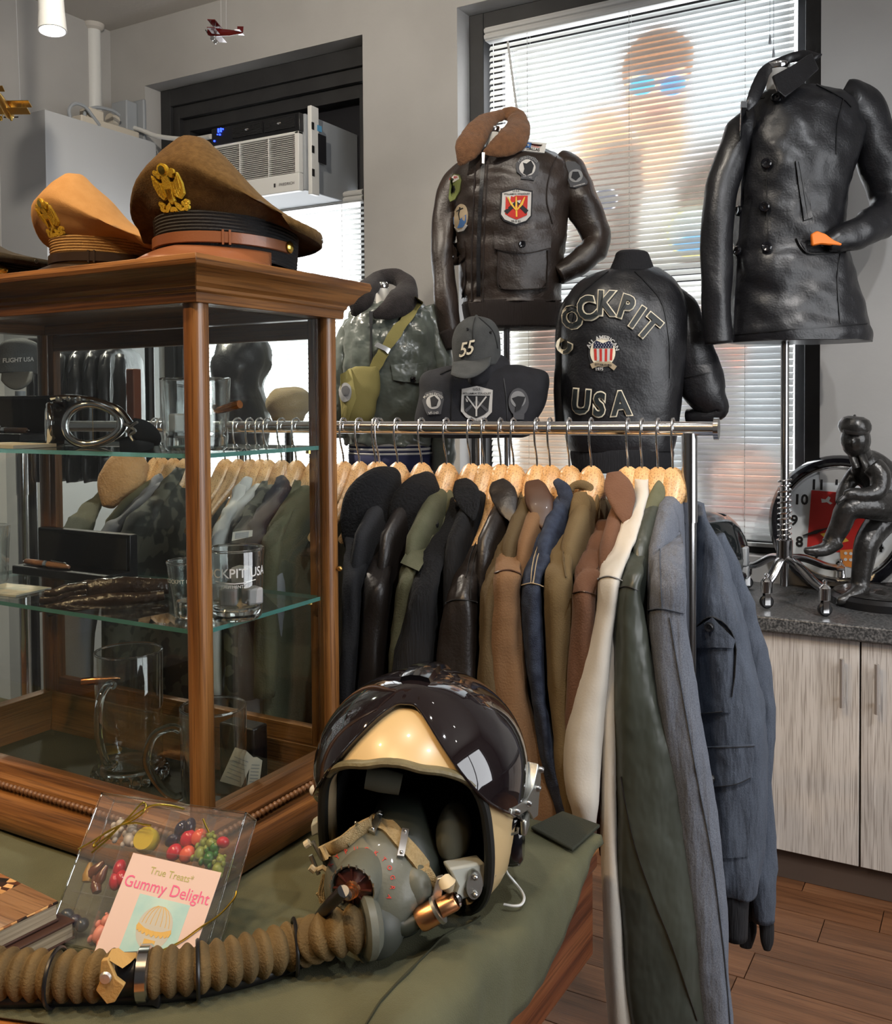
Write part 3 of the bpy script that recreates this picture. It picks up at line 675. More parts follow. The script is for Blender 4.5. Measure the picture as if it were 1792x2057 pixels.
# ================================================================== hanging toy planes
def biplane(name, label, c, sc, yaw, pitch_, m_body, m_trim):
    r = thing(name, label, 'toy plane', tuple(c), 'hanging toy biplanes')
    M_ = Matrix.Translation(c) @ Matrix.Rotation(yaw, 4, 'Z') @ Matrix.Rotation(pitch_, 4, 'Y') @ Matrix.Scale(sc, 4)
    m = MB().tube([(-.5, 0, 0), (-.42, 0, 0), (-.2, 0, .01), (.2, 0, .01), (.62, 0, .03)], [.10, .13, .125, .10, .03], 12, M=M_); m.build('fuselage', m_body, r)
    for z, nm in ((.17, 'upper_wing'), (-.07, 'lower_wing')):
        MB().prism([(-.33, -.62), (-.08, -.62), (-.08, .62), (-.33, .62)], z - .012, z + .012, M_).build(nm, m_body, r, bevel=0)
    m = MB()
    for s in (-1, 1):
        for x in (-.28, -.12): m.tube([(x, .45 * s, -.07), (x, .45 * s, .17)], .008, 5, M=M_)
        m.tube([(-.25, .08 * s, .08), (-.25, .08 * s, .17)], .008, 5, M=M_)
    m.build('strut', m_trim, r)
    m = MB().prism([(.42, -.22), (.60, -.24), (.62, .24), (.42, .22)], .02, .04, M_); m.box((.44, -.008, .03), (.64, .008, .22), M_); m.build('tail', m_body, r)
    m = MB()
    for s in (-1, 1): m.lathe([(.0, -.015), (.07, -.015), (.07, .015), (.0, .015)], 12, M_ @ Matrix.Translation((-.30, .14 * s, -.24)) @ Matrix.Rotation(PI / 2, 4, 'X'), False); m.tube([(-.30, .14 * s, -.24), (-.25, .06 * s, -.08)], .010, 5, M=M_)
    m.build('landing_gear', m_trim, r)
    m = MB().box((-.53, -.20, -.018), (-.52, .20, .018), M_); m.ball((-.53, 0, 0), .03, 8, 6, M_); m.build('propeller', 'blackplastic', r)
    m = MB(); 
    for x, y in ((-.2, .35), (.1, -.05)): 
        a_ = M_ @ Vector((x, y, .18 if y > .1 else .11)); m.tube([a_, a_ + Vector((.02, -.02, .2)), Vector((c[0] + .03, c[1], CEIL))], .0008, 4)
    m.build('wire', 'whiteplastic', r)
    return r
mat('redenamel', (.20, .012, .010), .25, coat=.6)
biplane('toy_biplane', 'small red enamel biplane hanging from the ceiling on wires', D(449, 66, 2.4), .078, math.radians(25), math.radians(4), 'redenamel', 'chrome')
biplane('toy_biplane', 'small gold biplane hanging at the left edge', D(6, 208, 2.2), .085, math.radians(-60), math.radians(-25), 'brass', 'gold')

# ================================================================== wall clock leaning on the counter
cb = onz(1676, 1196, CT); cy_ = min(cb.y, WY - .16)
Zc = dep(cb); Rk = 141 * Zc / FPX
tl = math.radians(10); up = Vector((0, math.sin(tl), math.cos(tl))); nrm = Vector((0, -math.cos(tl), math.sin(tl)))
cen = Vector((cb.x, cb.y + .07, CT)) + up * Rk
M_ = frame(cen, (1, 0, 0), up)       # local z = towards the room
r = thing('dial_clock', 'round black rimmed clock leaning on the counter behind the statue', 'clock', (cb.x, cb.y, CT))
mat('blackgloss', (.006, .006, .008), .12, coat=.5)
mat('dialwhite', (.55, .57, .58), .35)
sgn = 1 if (M_.to_3x3() @ Vector((0, 0, 1))).dot(nrm) > 0 else -1
MB().lathe([(Rk * .82, -.03 * sgn), (Rk * .99, -.03 * sgn), (Rk, 0), (Rk * .985, .02 * sgn), (Rk * .93, .035 * sgn), (Rk * .87, .032 * sgn), (Rk * .83, .015 * sgn)], 64, M_, False).build('rim', 'blackgloss', r)
MB().lathe([(Rk * .83, .014 * sgn), (Rk * .80, .016 * sgn), (Rk * .785, .006 * sgn)], 64, M_, False).build('bezel', 'chrome', r)
MB().lathe([(0, .001), (Rk * .83, .001), (Rk * .83, -.02 * sgn), (0, -.02 * sgn)], 64, M_, False).build('dial', 'dialwhite', r)
pm = lambda x, y, off=0: M_ @ Vector((x * Rk, y * Rk, off * sgn))
for h in range(1, 13):
    m = MB(); a_ = PI / 2 - h * PI / 6; text(m, pm, str(h), (.63 * math.cos(a_), .63 * math.sin(a_) - .07), (.21, 0), (0, .21), .003, fat=.03); m.build('numeral', 'blackplastic', r, smooth=0)
mat('clockred', (.52, .022, .018), .4); mat('clockorange', (.72, .25, .05), .4); mat('clockyellow', (.75, .45, .06), .4)
pic = MB(); plate(pic, pm, poly_sub([(-.40, .46), (.36, .43), (.32, -.42), (-.44, -.45)]), .0025, 2); pic = pic.build('dial_picture', 'clockred', r, smooth=0)
m = MB(); plate(m, pm, poly_sub([(.02, -.40), (.30, -.36), (.33, -.66), (.04, -.62)]), .004, 2); m.build('orange_card', 'clockorange', pic, smooth=0)
m = MB()
for q_ in ([(-.02, .10), (.12, .16), (.16, .05), (.03, .02)], [(-.26, -.18), (-.02, -.12), (.14, -.26), (.02, -.30), (-.14, -.28)], [(.05, .02), (.13, .0), (.12, -.16), (.02, -.16)]): plate(m, pm, poly_sub(q_), .004, 2)
m.build('figure_print', 'clockyellow', pic, smooth=0)
m = MB(); plate(m, pm, [(-.26, .34), (-.20, .33), (-.16, .38), (-.13, .36), (-.15, .31), (-.10, .28), (-.13, .26), (-.18, .29), (-.25, .28)], .004, 2); m.build('white_plane', 'whiteplastic', pic, smooth=0)
for k in range(5): m = MB(); plate(m, pm, circ(.10 + .07 * (k % 3), -.44 - .09 * (k // 3), .022), .006, 1); m.build('white_dot', 'whiteplastic', pic, smooth=0)
hd = MB()
strip(hd, pm, [(.04, -.02), (.01, .12), (.0, .24), (-.01, .40)], [.012, .014, .05, .004], .010)
strip(hd, pm, [(.04, -.02), (-.18, -.10), (-.32, -.16), (-.50, -.22)], [.012, .012, .05, .004], .012)
plate(hd, pm, circ(.04, -.02, .035), .013, 1)
hd.build('hand', 'blackplastic', r, smooth=0)

# ================================================================== bronze statue of a man resting on his raised knee
mat('bronze', (.020, .019, .018), .30, .3, col2=(.035, .033, .031), ns=30, bump=.25, bs=70, bump2=.3, b2s=28, coat=.3, coatr=.25)
zs = 2.62
sb = onz(1782, 1212, CT)
st = thing('statue', 'dark bronze statue of a man in flat cap leaning on his raised knee', 'statue', (sb.x, sb.y, CT))
Rb = 108 * dep(sb) / FPX
MB().lathe([(0, CT), (Rb, CT), (Rb, CT + .022), (Rb * .94, CT + .034), (0, CT + .034)], 48, Matrix.Translation((sb.x, sb.y, 0)), False).build('base', 'blackplastic', st)
gm = MB(); NR, NS = 10, 40
vs = [(sb.x, sb.y, CT + .05)]; fs = []
for i in range(1, NR + 1):
    for j in range(NS):
        a_ = 2 * PI * j / NS; rr = Rb * .92 * i / NR; x, y = sb.x + rr * math.cos(a_), sb.y + rr * math.sin(a_)
        vs.append((x, y, CT + .036 + (1 - (i / NR) ** 3) * (.012 + .012 * noise.noise(Vector((x * 45, y * 45, 0))))))
for j in range(NS):
    k = (j + 1) % NS; fs.append((0, 1 + j, 1 + k))
    for i in range(NR - 1): b_ = 1 + i * NS; fs.append((b_ + j, b_ + NS + j, b_ + NS + k, b_ + k))
gm.add(vs, fs).build('rocky_ground', 'bronze', st, smooth=20)
zb = dep(sb) - .02
m = MB()
P_ = lambda l, f_=.85, sg=14: ptube(m, [q[:3] + (q[3] * 1.14,) for q in l], f_, sg, 4)
P_([(1716, 905, zb, 26), (1724, 918, zb, 34), (1742, 935, zb + .02, 62), (1766, 960, zb + .03, 74), (1786, 990, zb + .03, 74), (1796, 1020, zb + .03, 66)], .75)     # bent torso
P_([(1730, 920, zb, 40), (1720, 893, zb - .01, 38)], 1); P_([(1716, 900, zb - .035, 26), (1714, 908, zb - .04, 16)], .9)
P_([(1752, 935, zb - .06, 38), (1768, 955, zb - .075, 38), (1764, 985, zb - .085, 32), (1740, 994, zb - .09, 26), (1712, 992, zb - .09, 22), (1698, 997, zb - .09, 18)], .9)  # near arm
P_([(1735, 935, zb + .04, 30), (1712, 960, zb + .05, 28), (1694, 990, zb + .03, 24), (1688, 1012, zb, 18)], .9)
P_([(1792, 1018, zb - .03, 56), (1760, 1016, zb - .06, 52), (1722, 1016, zb - .07, 46), (1700, 1026, zb - .07, 42), (1690, 1052, zb - .06, 38), (1678, 1075, zb - .05, 34), (1668, 1094, zb - .05, 30)], .9)  # raised leg
P_([(1680, 1085, zb - .05, 34), (1660, 1102, zb - .055, 26), (1636, 1107, zb - .06, 20), (1616, 1106, zb - .06, 12)], 1)
P_([(1794, 1025, zb + .03, 60), (1765, 1055, zb + .02, 50), (1742, 1090, zb, 44), (1734, 1130, zb, 38), (1728, 1170, zb, 32), (1727, 1192, zb - .005, 30)], .9)   # standing leg
P_([(1732, 1180, zb, 34), (1712, 1196, zb - .02, 26), (1690, 1206, zb - .03, 18), (1680, 1208, zb - .03, 10)], 1)
hc = D(1719, 884, zb - .02); k_ = zb / FPX
m.ball(hc, (29 * k_, 31 * k_, 35 * k_), 16, 12)
for dx_, dy_, sx_, sy_ in ((-4, 4, 5, 7),): m.ball(D(1719 + dx_ - 3, 884 + dy_, zb - .055), (5 * k_, 6 * k_, 9 * k_), 8, 6)       # nose
m.ball(D(1714, 902, zb - .045), (9 * k_, 7 * k_, 5 * k_), 8, 6); m.ball(D(1743, 886, zb - .02), (4 * k_, 6 * k_, 8 * k_), 8, 6)
for dx_ in (0, 8, 15): ptube(m, [(1690 - dx_ * .3, 1010, zb - .03 + dx_ * .001, 8), (1688 - dx_ * .4, 1024, zb - .03, 7), (1685 - dx_ * .3, 1034, zb - .03, 4)], 1, 8, 2)
for dx_ in (0, 5, 10): ptube(m, [(1698, 996 + dx_ * .5, zb - .095, 8), (1688 - dx_ * .4, 1002 + dx_ * .6, zb - .098, 7), (1682, 1010 + dx_ * .5, zb - .095, 4)], 1, 8, 2)
fig = m.build('figure', 'bronze', st)
md = fig.modifiers.new('r', 'REMESH'); md.mode = 'VOXEL'; md.voxel_size = .0042; md.use_smooth_shade = True
md = fig.modifiers.new('sm', 'SMOOTH'); md.factor = .6; md.iterations = 3
m = MB(); cc = D(1717, 855, zb - .02)
m.lathe([(0, .034), (.022, .034), (.038, .027), (.047, .012), (.048, .000), (.044, -.012), (.040, -.018)], 24, Matrix.Translation(cc - Vector((0, 0, .006))) @ Matrix.Rotation(.12, 4, 'Y') @ Matrix.Scale(1.0, 4))
m.prism(circ(0, 0, .038, .024, 16), -.020, -.013, Matrix.Translation(cc) @ Matrix.Rotation(YAW, 4, 'Z') @ Matrix.Translation((-.010, -.036, 0)) @ Matrix.Rotation(.30, 4, 'X'))
m.ball(cc + Vector((0, 0, .030)), .004, 8, 6); m.build('flat_cap', 'bronze', st)
m = MB()
for (x_, y_) in ((1668, 1086), (1728, 1166)): 
    p_ = D(x_, y_, zb - (.05 if x_ < 1700 else 0)); 
    m.tube([p_ + Vector((.019 * math.cos(t * PI / 8), .019 * math.sin(t * PI / 8), .004 * math.sin(t * .8))) for t in range(16)], .004, 6, closed=True)
m.build('boot_cuff', 'bronze', st)
m = MB(); pt0 = [(1730, 908, zb - .03, 16), (1738, 930, zb - .055, 15), (1748, 960, zb - .06, 12)]; ptube(m, pt0, .35, 10, 3); ptube(m, [(1722, 908, zb - .02, 14), (1716, 922, zb - .03, 16), (1722, 940, zb - .04, 10)], .35, 10, 3); m.build('jacket_lapel', 'bronze', st)

# ================================================================== second flight helmet on the counter, mostly behind the rack
hb = onz(1440, 1180, CT); hb.y = min(hb.y, 3.1)
r = thing('flight_helmet', 'dark visored flight helmet on the counter beside the window', 'helmet', (hb.x, hb.y, CT))
mat('helmetgreen', (.012, .014, .013), .15, coat=.5); mat('visorsmoke', (.010, .012, .013), .08, coat=.6)
hcz = CT + .135
m = MB().ball((hb.x, hb.y, hcz), (.118, .14, .132), 28, 20); m.v = [Vector((p.x, p.y, max(p.z, CT + .002))) for p in m.v]; m.build('shell', 'helmetgreen', r)
m = MB(); rings = []
for i in range(9):
    e_ = math.radians(-35 + i * 12); rings.append([Vector((hb.x + .127 * math.cos(e_) * math.cos(t), hb.y + .148 * math.cos(e_) * math.sin(t), hcz + .138 * math.sin(e_))) for t in [math.radians(-75 + j * 9) for j in range(18)]])
m.loft(rings, False, False); m.build('visor', 'visorsmoke', r, solid=.003)
m = MB().tube([(hb.x + .125 * math.cos(t), hb.y + .14 * math.sin(t), hcz - .06) for t in [math.radians(-75 + j * 9) for j in range(18)]], .012, 8); m.build('trim', 'blackplastic', r)
m = MB().cbox((hb.x + .12, hb.y - .02, hcz + .0), (.03, .035, .06)); m.cbox((hb.x + .122, hb.y - .02, hcz - .05), (.03, .025, .04)); m.build('visor_clip', 'greyplastic', r, bevel=.005)
mat('patchgrey', (.07, .075, .075), .4)
m = MB(); rings = []
for i in range(4):
    e_ = math.radians(-30 + i * 9); rings.append([Vector((hb.x + .129 * math.cos(e_) * math.cos(t), hb.y + .150 * math.cos(e_) * math.sin(t), hcz + .140 * math.sin(e_))) for t in [math.radians(-70 + j * 9) for j in range(8)]])
m.loft(rings, False, False).build('grey_stripe', 'patchgrey', r, solid=.002)

# ================================================================== display table with canvas cloth
TZ = .785; TX1 = -.490; TYB = 1.29; TX0 = -2.15; TYF = .46
r = thing('display_table', 'dark oak display table under the green canvas', 'table', ((TX0 + TX1) / 2, (TYF + TYB) / 2, 0))
MB().box((TX0, TYF, TZ - .028), (TX1, TYB, TZ - .004)).build('tabletop', 'table_x', r, bevel=.004)
MB().box((TX1 - .03, TYF + .01, TZ - .175), (TX1 - .006, TYB - .01, TZ - .028)).build('apron', 'table_y', r, bevel=.003)
MB().box((TX1 - .02, TYF + .004, TZ - .05), (TX1 - .001, TYB - .004, TZ - .029)).build('edge_moulding', 'table_y', r, bevel=.004)
MB().box((TX0 + .02, TYF + .006, TZ - .175), (TX1 - .03, TYF + .03, TZ - .028)).build('apron', 'table_x', r, bevel=.003)
MB().box((TX0 + .02, TYB - .03, TZ - .175), (TX1 - .03, TYB - .006, TZ - .028)).build('apron', 'table_x', r, bevel=.003)
for x in (TX0 + .06, TX1 - .30):
    for y in (TYF + .05, TYB - .05): MB().lathe([(.02, 0), (.028, .05), (.024, .2), (.034, TZ - .2), (.034, TZ - .176)], 16, Matrix.Translation((x, y, 0))).build('leg', 'table_y', r)
mat('canvas', (.070, .070, .036), .85, col2=(.098, .096, .050), ns=9, bump=.35, bs=700, sheen=.03, bump2=.12, b2s=16)
def cloth_h(x, y):
    q = Vector((x * 5, y * 5, 1.3)); a = 1 - abs(noise.noise(q)) * 2.4
    b = 1 - abs(noise.noise(Vector((x * 3 + y * 7, y * 3 - x * 7, 4)))) * 3
    near = max(0, min(1, (x + .64) / .10)) * max(0, min(1, (1.0 - y) / .08))
    return max(0, .0075 * a * near + .011 * max(0, b) * near + .0015 * noise.noise(q * 3))
nx, ny = 150, 90; vs = []; fs = []
X0, X1, Y0, Y1 = TX0 + .01, TX1 + .001, .545, TYB - .01
for j in range(ny + 1):
    v_ = j / ny; yy = Y0 + (Y1 - Y0) * v_
    oh = .085 * max(0, min(1, (1.20 - yy) / .22)) ** .8 + .012                          # how far the cloth hangs over the table side
    for i in range(nx + 1):
        u_ = i / nx; yf_ = max(.47, .700 + (X0 + (X1 - X0) * u_ + .644) * .33); yy = yf_ + (Y1 - yf_) * v_; arc = (X1 - X0 + oh) * u_ + X0
        if arc <= X1: x, z = arc, TZ + cloth_h(arc, yy)
        else:
            d = arc - X1; x, z = X1 + .004 + .008 * math.sin(min(d / .03, 1) * 1.5) + .006 * noise.noise(Vector((d * 14, yy * 22, 2))), TZ - d + .001
        yw = yy
        vs.append((x, yw, z))
for j in range(ny):
    for i in range(nx): a = j * (nx + 1) + i; fs.append((a, a + 1, a + nx + 2, a + nx + 1))
cl = thing('canvas_cloth', 'olive green canvas cloth spread over the display table', 'cloth', (-1.2, .9, TZ))
MB().add(vs, fs).build('cloth_sheet', 'canvas', cl, smooth=180, solid=.0016)
def tmap(x, y, off=.0): return (lambda p: Vector((p.x, p.y, TZ + cloth_h(p.x, p.y) + off)))(onz(x, y, TZ))
mat('seam', (.030, .030, .014), .9)
m = MB(); strip(m, tmap, catmull([(735, 2080), (775, 2030), (830, 1975), (880, 1915), (930, 1880), (965, 1845)], 5), 3.2, .0035); m.build('seam', 'seam', cl)
# doubled hem strip at the back corner of the cloth
m = MB(); q = [onz(x, y, TZ) for x, y in ((1066, 1672), (1130, 1640), (1206, 1668), (1150, 1718))]
m.prism([(p.x, p.y) for p in q], TZ + .004, TZ + .009); mat('hemdark', (.026, .028, .018), .9, bump=.3, bs=600); m.build('hem_strip', 'hemdark', cl, bevel=.002)

# ================================================================== oak display case
PF = D(400, 1100, 1.25); PX0 = PF.x; PYF = PF.y
PYB = onx(657, 1000, PX0).y; PXL = ony(99, 1000, PYB).x
CZ0, CZB, CZC, CZT = TZ + .006, .866, 1.528, 1.584
case = thing('display_case', 'oak and glass tabletop display case with two glass shelves', 'display case', ((PX0 + PXL) / 2, (PYF + PYB) / 2, CZ0))
def moulding(name, prof, parent, closed_top=False):
    """mitred run of a profile (outset, z) around the four sides; each side its own part with its grain along it"""
    def loop(o, z): return [Vector((PXL - o, PYF - o, z)), Vector((PX0 + o, PYF - o, z)), Vector((PX0 + o, PYB + o, z)), Vector((PXL - o, PYB + o, z))]
    L_ = [loop(o, z) for o, z in prof]; n = len(L_)
    for s in range(4):
        e = (s + 1) % 4; vs = []; fs = []
        for l in L_: vs += [l[s], l[e]]
        for i in range(n): a = 2 * i; b = 2 * ((i + 1) % n); fs.append((a, a + 1, b + 1, b))
        fs += [tuple(2 * i for i in range(n)), tuple(2 * i + 1 for i in range(n))[::-1]]
        MB().add(vs, fs).build(name, 'oak_x' if s % 2 == 0 else 'oak_y', parent, smooth=30, bevel=.0008)
pw = .0142
moulding('base_moulding', [(-.03, CZ0), (.052, CZ0), (.056, CZ0 + .010), (.056, CZ0 + .022), (.050, CZ0 + .034), (.040, CZ0 + .041), (.034, CZ0 + .043), (.028, CZ0 + .048), (.026, CZ0 + .060), (.018, CZ0 + .064), (pw, CZB - .004), (pw - .002, CZB), (-.012, CZB), (-.014, CZ0 + .03)], case)
moulding('cornice', [(-.012, CZC), (.020, CZC), (.021, CZC + .013), (.024, CZC + .015), (.025, CZC + .020), (.032, CZC + .024), (.037, CZC + .033), (.044, CZC + .040), (.050, CZC + .043), (.052, CZC + .049), (.050, CZT), (-.012, CZT)], case)
MB().box((PXL + .011, PYF + .011, CZT - .012), (PX0 - .011, PYB - .011, CZT - .0005)).build('top_panel', 'oak_x', case, smooth=0)
MB().box((PXL + .013, PYF + .013, CZC + .018), (PX0 - .013, PYB - .013, CZC + .024)).build('ceiling_panel', 'oak_x', case, smooth=0)
mat('felt', (.010, .012, .010), .95, bump=.2, bs=500)
IFZ = .800
MB().box((PXL + .013, PYF + .013, CZ0 + .001), (PX0 - .013, PYB - .013, IFZ)).build('felt_floor', 'felt', case, smooth=0)
for x, y in ((PX0, PYF), (PXL, PYF), (PX0, PYB), (PXL, PYB)):
    m = MB(); m.prism([(a * pw * (.55 if abs(a) == abs(b) and k else 1), b * pw) for k, (a, b) in enumerate(((-1, -.45), (-.75, -.85), (-.45, -1), (.45, -1), (.75, -.85), (1, -.45), (1, .45), (.75, .85), (.45, 1), (-.45, 1), (-.75, .85), (-1, .45)))], CZB - .02, CZC + .01, Matrix.Translation((x, y, 0)))
    m.build('post', 'oak_z', case, smooth=50)
# back door frame
for x in (PX0 - .028, PXL + .014): MB().box((x, PYB - .008, CZB), (x + .014, PYB + .008, CZC)).build('door_stile', 'oak_z', case, bevel=.001)
for z in (CZB, CZC - .03): MB().box((PXL + .028, PYB - .008, z), (PX0 - .028, PYB + .008, z + .028)).build('door_rail', 'oak_x', case, bevel=.001)
m = MB(); m.ball((PX0 + pw + .006, PYB + .004, 1.145), .004, 10, 8); m.tube([(PX0 + pw - .002, PYB + .004, 1.145), (PX0 + pw + .006, PYB + .004, 1.145)], .002, 8); m.build('latch_knob', 'brass', case)
# beads
m = MB(); bp = .0088
def beads(p0, p1):
    n = int((p1 - p0).length / bp); mm = MB()
    for k in range(n): mm.ball(p0 + (p1 - p0) * ((k + .5) / n), .0047, 8, 6)
    return mm
mat('beadwood', (.16, .072, .030), .4, coat=.2)
beads(Vector((PXL - .032, PYF - .032, CZ0 + .0535)), Vector((PX0 + .032, PYF - .032, CZ0 + .0535))).build('bead_moulding', 'beadwood', case, smooth=60)
beads(Vector((PX0 + .032, PYF - .032, CZ0 + .0535)), Vector((PX0 + .032, PYB + .032, CZ0 + .0535))).build('bead_moulding', 'beadwood', case, smooth=60)
# glass panes and shelves
thin_glass('casepane', (.93, .95, .94), .9)
for lo, hi in (((PXL + pw, PYF - .0015, CZB), (PX0 - pw, PYF + .0015, CZC)), ((PX0 - .0015, PYF + pw, CZB), (PX0 + .0015, PYB - pw, CZC)), ((PXL - .0015, PYF + pw, CZB), (PXL + .0015, PYB - pw, CZC)), ((PXL + .028, PYB - .001, CZB + .028), (PX0 - .028, PYB + .001, CZC - .03))):
    MB().box(lo, hi).build('pane', 'casepane', case, smooth=0)
mat('glassedge', (.10, .30, .27), .25, trans=.3)
SH1, SH2 = 1.4 - (913 - 811) / FPX * 1.25, 1.4 - (1272 - 811) / FPX * 1.25
for z in (SH1, SH2):
    m = MB(); a = (PXL + .004, PYF + .006, z - .006); b = (PX0 - .004, PYB - .010, z); m.box(a, b); m.m = [0, 0, 1, 1, 1, 1]
    m.build('shelf', ['casepane', 'glassedge'], case, smooth=0)
    m = MB()
    for x in (PXL + .018, PX0 - .018):
        for y in (PYF + .018, PYB - .022): m.tube([(x, y, z - .012), (x, y, z - .0062)], .004, 8)
    m.build('shelf_pin', 'brass', case)

# ------------------------------------------------------------------ things in the case
glass('clearglass', (.97, .985, .98)); thin_glass('vesselglass', (.90, .915, .91), 1.0, .0, .07, 0, 2.2, .75); glass('rimglass', (1, 1, 1), .05, 1.6); mat('etch', (.62, .62, .60), .7); mat('icecube', (.80, .80, .82), .3, trans=.65, ior=1.2)
glass('iceglass', (.97, .97, .98), .25, 1.2)
def vessel(prof_out, prof_in, M_, seg=40):
    return MB().lathe(prof_out + prof_in, seg, M_, False)
def rim_base(r, c, R_, H_, rb_, hb):
    MB().tube([(c[0] + (R_ - .0014) * math.cos(t * PI / 20), c[1] + (R_ - .0014) * math.sin(t * PI / 20), c[2] + H_) for t in range(40)], .0019, 8, closed=True).build('rim', 'rimglass', r)
    MB().lathe([(0, .001), (rb_ * .9, .001), (rb_, .005), (rb_, hb - .003), (rb_ * .92, hb), (0, hb)], 32, Matrix.Translation(c), False).build('thick_base', 'rimglass', r)
def tumbler(label, c, R_, H_, base=.018, wall=.0028):
    r = thing('whisky_tumbler', label, 'glass', tuple(c)); T_ = Matrix.Translation(c)
    vessel([(0, .0), (R_ * .80, .0), (R_ * .90, .004), (R_ * .93, base), (R_, H_ - .002), (R_ - .001, H_)], [(R_ - wall, H_ - .001), (R_ * .93 - wall, base + .004), (R_ * .8, base), (0, base)], T_).build('glass_body', 'vesselglass', r); rim_base(r, c, R_, H_, R_ * .86, base * .9)
    return r, T_
mat('bullet', (.72, .30, .12), .22, 1)
def bullet(M_, L_=.05, rr=.006):
    return MB().lathe([(0, 0), (rr * .95, .0), (rr, .001), (rr, L_ * .5), (rr * .8, L_ * .75), (rr * .35, L_ * .95), (0, L_)], 16, M_, False)
t1c = ony(394, 903, .995); t1c.z = SH1 + .0006
ra = 69 * dep(t1c) / FPX
r, T_ = tumbler('whisky tumbler with a copper bullet through its side on the upper shelf', t1c, ra, 143 * dep(t1c) / FPX, .024)
bq = ony(482, 812, t1c.y); bd = Vector((-.97, .05, -.2)).normalized()
bullet(frame(bq, bd.orthogonal(), bd.cross(bd.orthogonal())), .055, .0058).build('bullet', 'bullet', r)
def ice(lbl, c, s, rz):
    m = MB().cbox((0, 0, 0), (s, s, s), Matrix.Translation((c[0], c[1], c[2] + s / 2 + .0006)) @ Matrix.Rotation(rz, 4, 'Z'))
    return tag(m.build('ice_cube', 'icecube', None, bevel=.003), lbl, 'ice cube', 'fake ice cubes in the tumblers')
ice('clear square ice cube at left in the upper shelf tumbler', (t1c.x - .018, t1c.y - .010, t1c.z + .025), .026, .3)
ice('clear square ice cube at right in the upper shelf tumbler', (t1c.x + .018, t1c.y - .004, t1c.z + .025), .025, .8)
# etched tumbler with ice on the lower shelf
Z2 = 1.335; t2c = D(474, 1212, Z2); t2c = ony(474, 1215, t2c.y); t2c.z = SH2 + .0006
rb = 57 * dep(t2c) / FPX
r, T_ = tumbler('etched tumbler with ice cubes on the lower shelf behind the post', t2c, rb, 140 * dep(t2c) / FPX, .020)
fw = (Vector((0, 0, 0)) - t2c); fw.z = 0; fw.normalize(); a0 = math.atan2(fw.y, fw.x)
cm = lambda x, y, off=.0: Vector((t2c.x + (rb * .975 + off) * math.cos(a0 + x / rb), t2c.y + (rb * .975 + off) * math.sin(a0 + x / rb), t2c.z + y))
m = MB(); text(m, cm, 'COCKPIT USA', (-.004, .062), (.0175, 0), (0, .0175), .0004, .01); text(m, cm, 'AUTHENTIC', (.0, .048), (.006, 0), (0, .006), .0004); strip(m, cm, [(-.03, .057), (-.01, .0545), (.0, .054), (.01, .0545), (.03, .057)], .0012, .0004); m.build('etched_lettering', 'etch', r, smooth=0)
for k, (dx, dy, dz, s) in enumerate(((-.022, .0, 0, .024), (.004, -.018, 0, .024), (.026, .004, 0, .023), (.004, .008, .026, .023))):
    ice(['frosted ice cube at the left of the etched tumbler', 'frosted ice cube at the front of the etched tumbler', 'frosted ice cube at the right of the etched tumbler', 'frosted ice cube on top of the others in the etched tumbler'][k], (t2c.x + dx, t2c.y + dy, t2c.z + .021 + dz), s, k * .6)
# shot glass
sc_ = ony(381, 1258, PYF + .06); sc_.z = SH2 + .0006; rs = 44 * dep(sc_) / FPX; hs_ = 112 * dep(sc_) / FPX
r = thing('shot_glass', 'thick shot glass half hidden behind the corner post', 'glass', tuple(sc_))
vessel([(0, 0), (rs * .62, 0), (rs * .66, .004), (rs * .72, hs_ * .3), (rs, hs_ - .002), (rs - .001, hs_)], [(rs - .004, hs_ - .001), (rs * .66, hs_ * .42), (rs * .4, hs_ * .33), (0, hs_ * .32)], Matrix.Translation(sc_), 28).build('glass_body', 'vesselglass', r); rim_base(r, sc_, rs, hs_, rs * .62, hs_ * .3)
m = MB(); f2 = Vector((-sc_.x, -sc_.y, 0)).normalized(); b0 = math.atan2(f2.y, f2.x) - .5
cm2 = lambda x, y, off=.0: Vector((sc_.x + (rs * .94 + off) * math.cos(b0 + x / rs), sc_.y + (rs * .94 + off) * math.sin(b0 + x / rs), sc_.z + y))
text(m, cm2, 'COCKPIT USA', (0, hs_ * .66), (.008, 0), (0, .008), .0006); m.build('etched_lettering', 'etch', r, smooth=0)
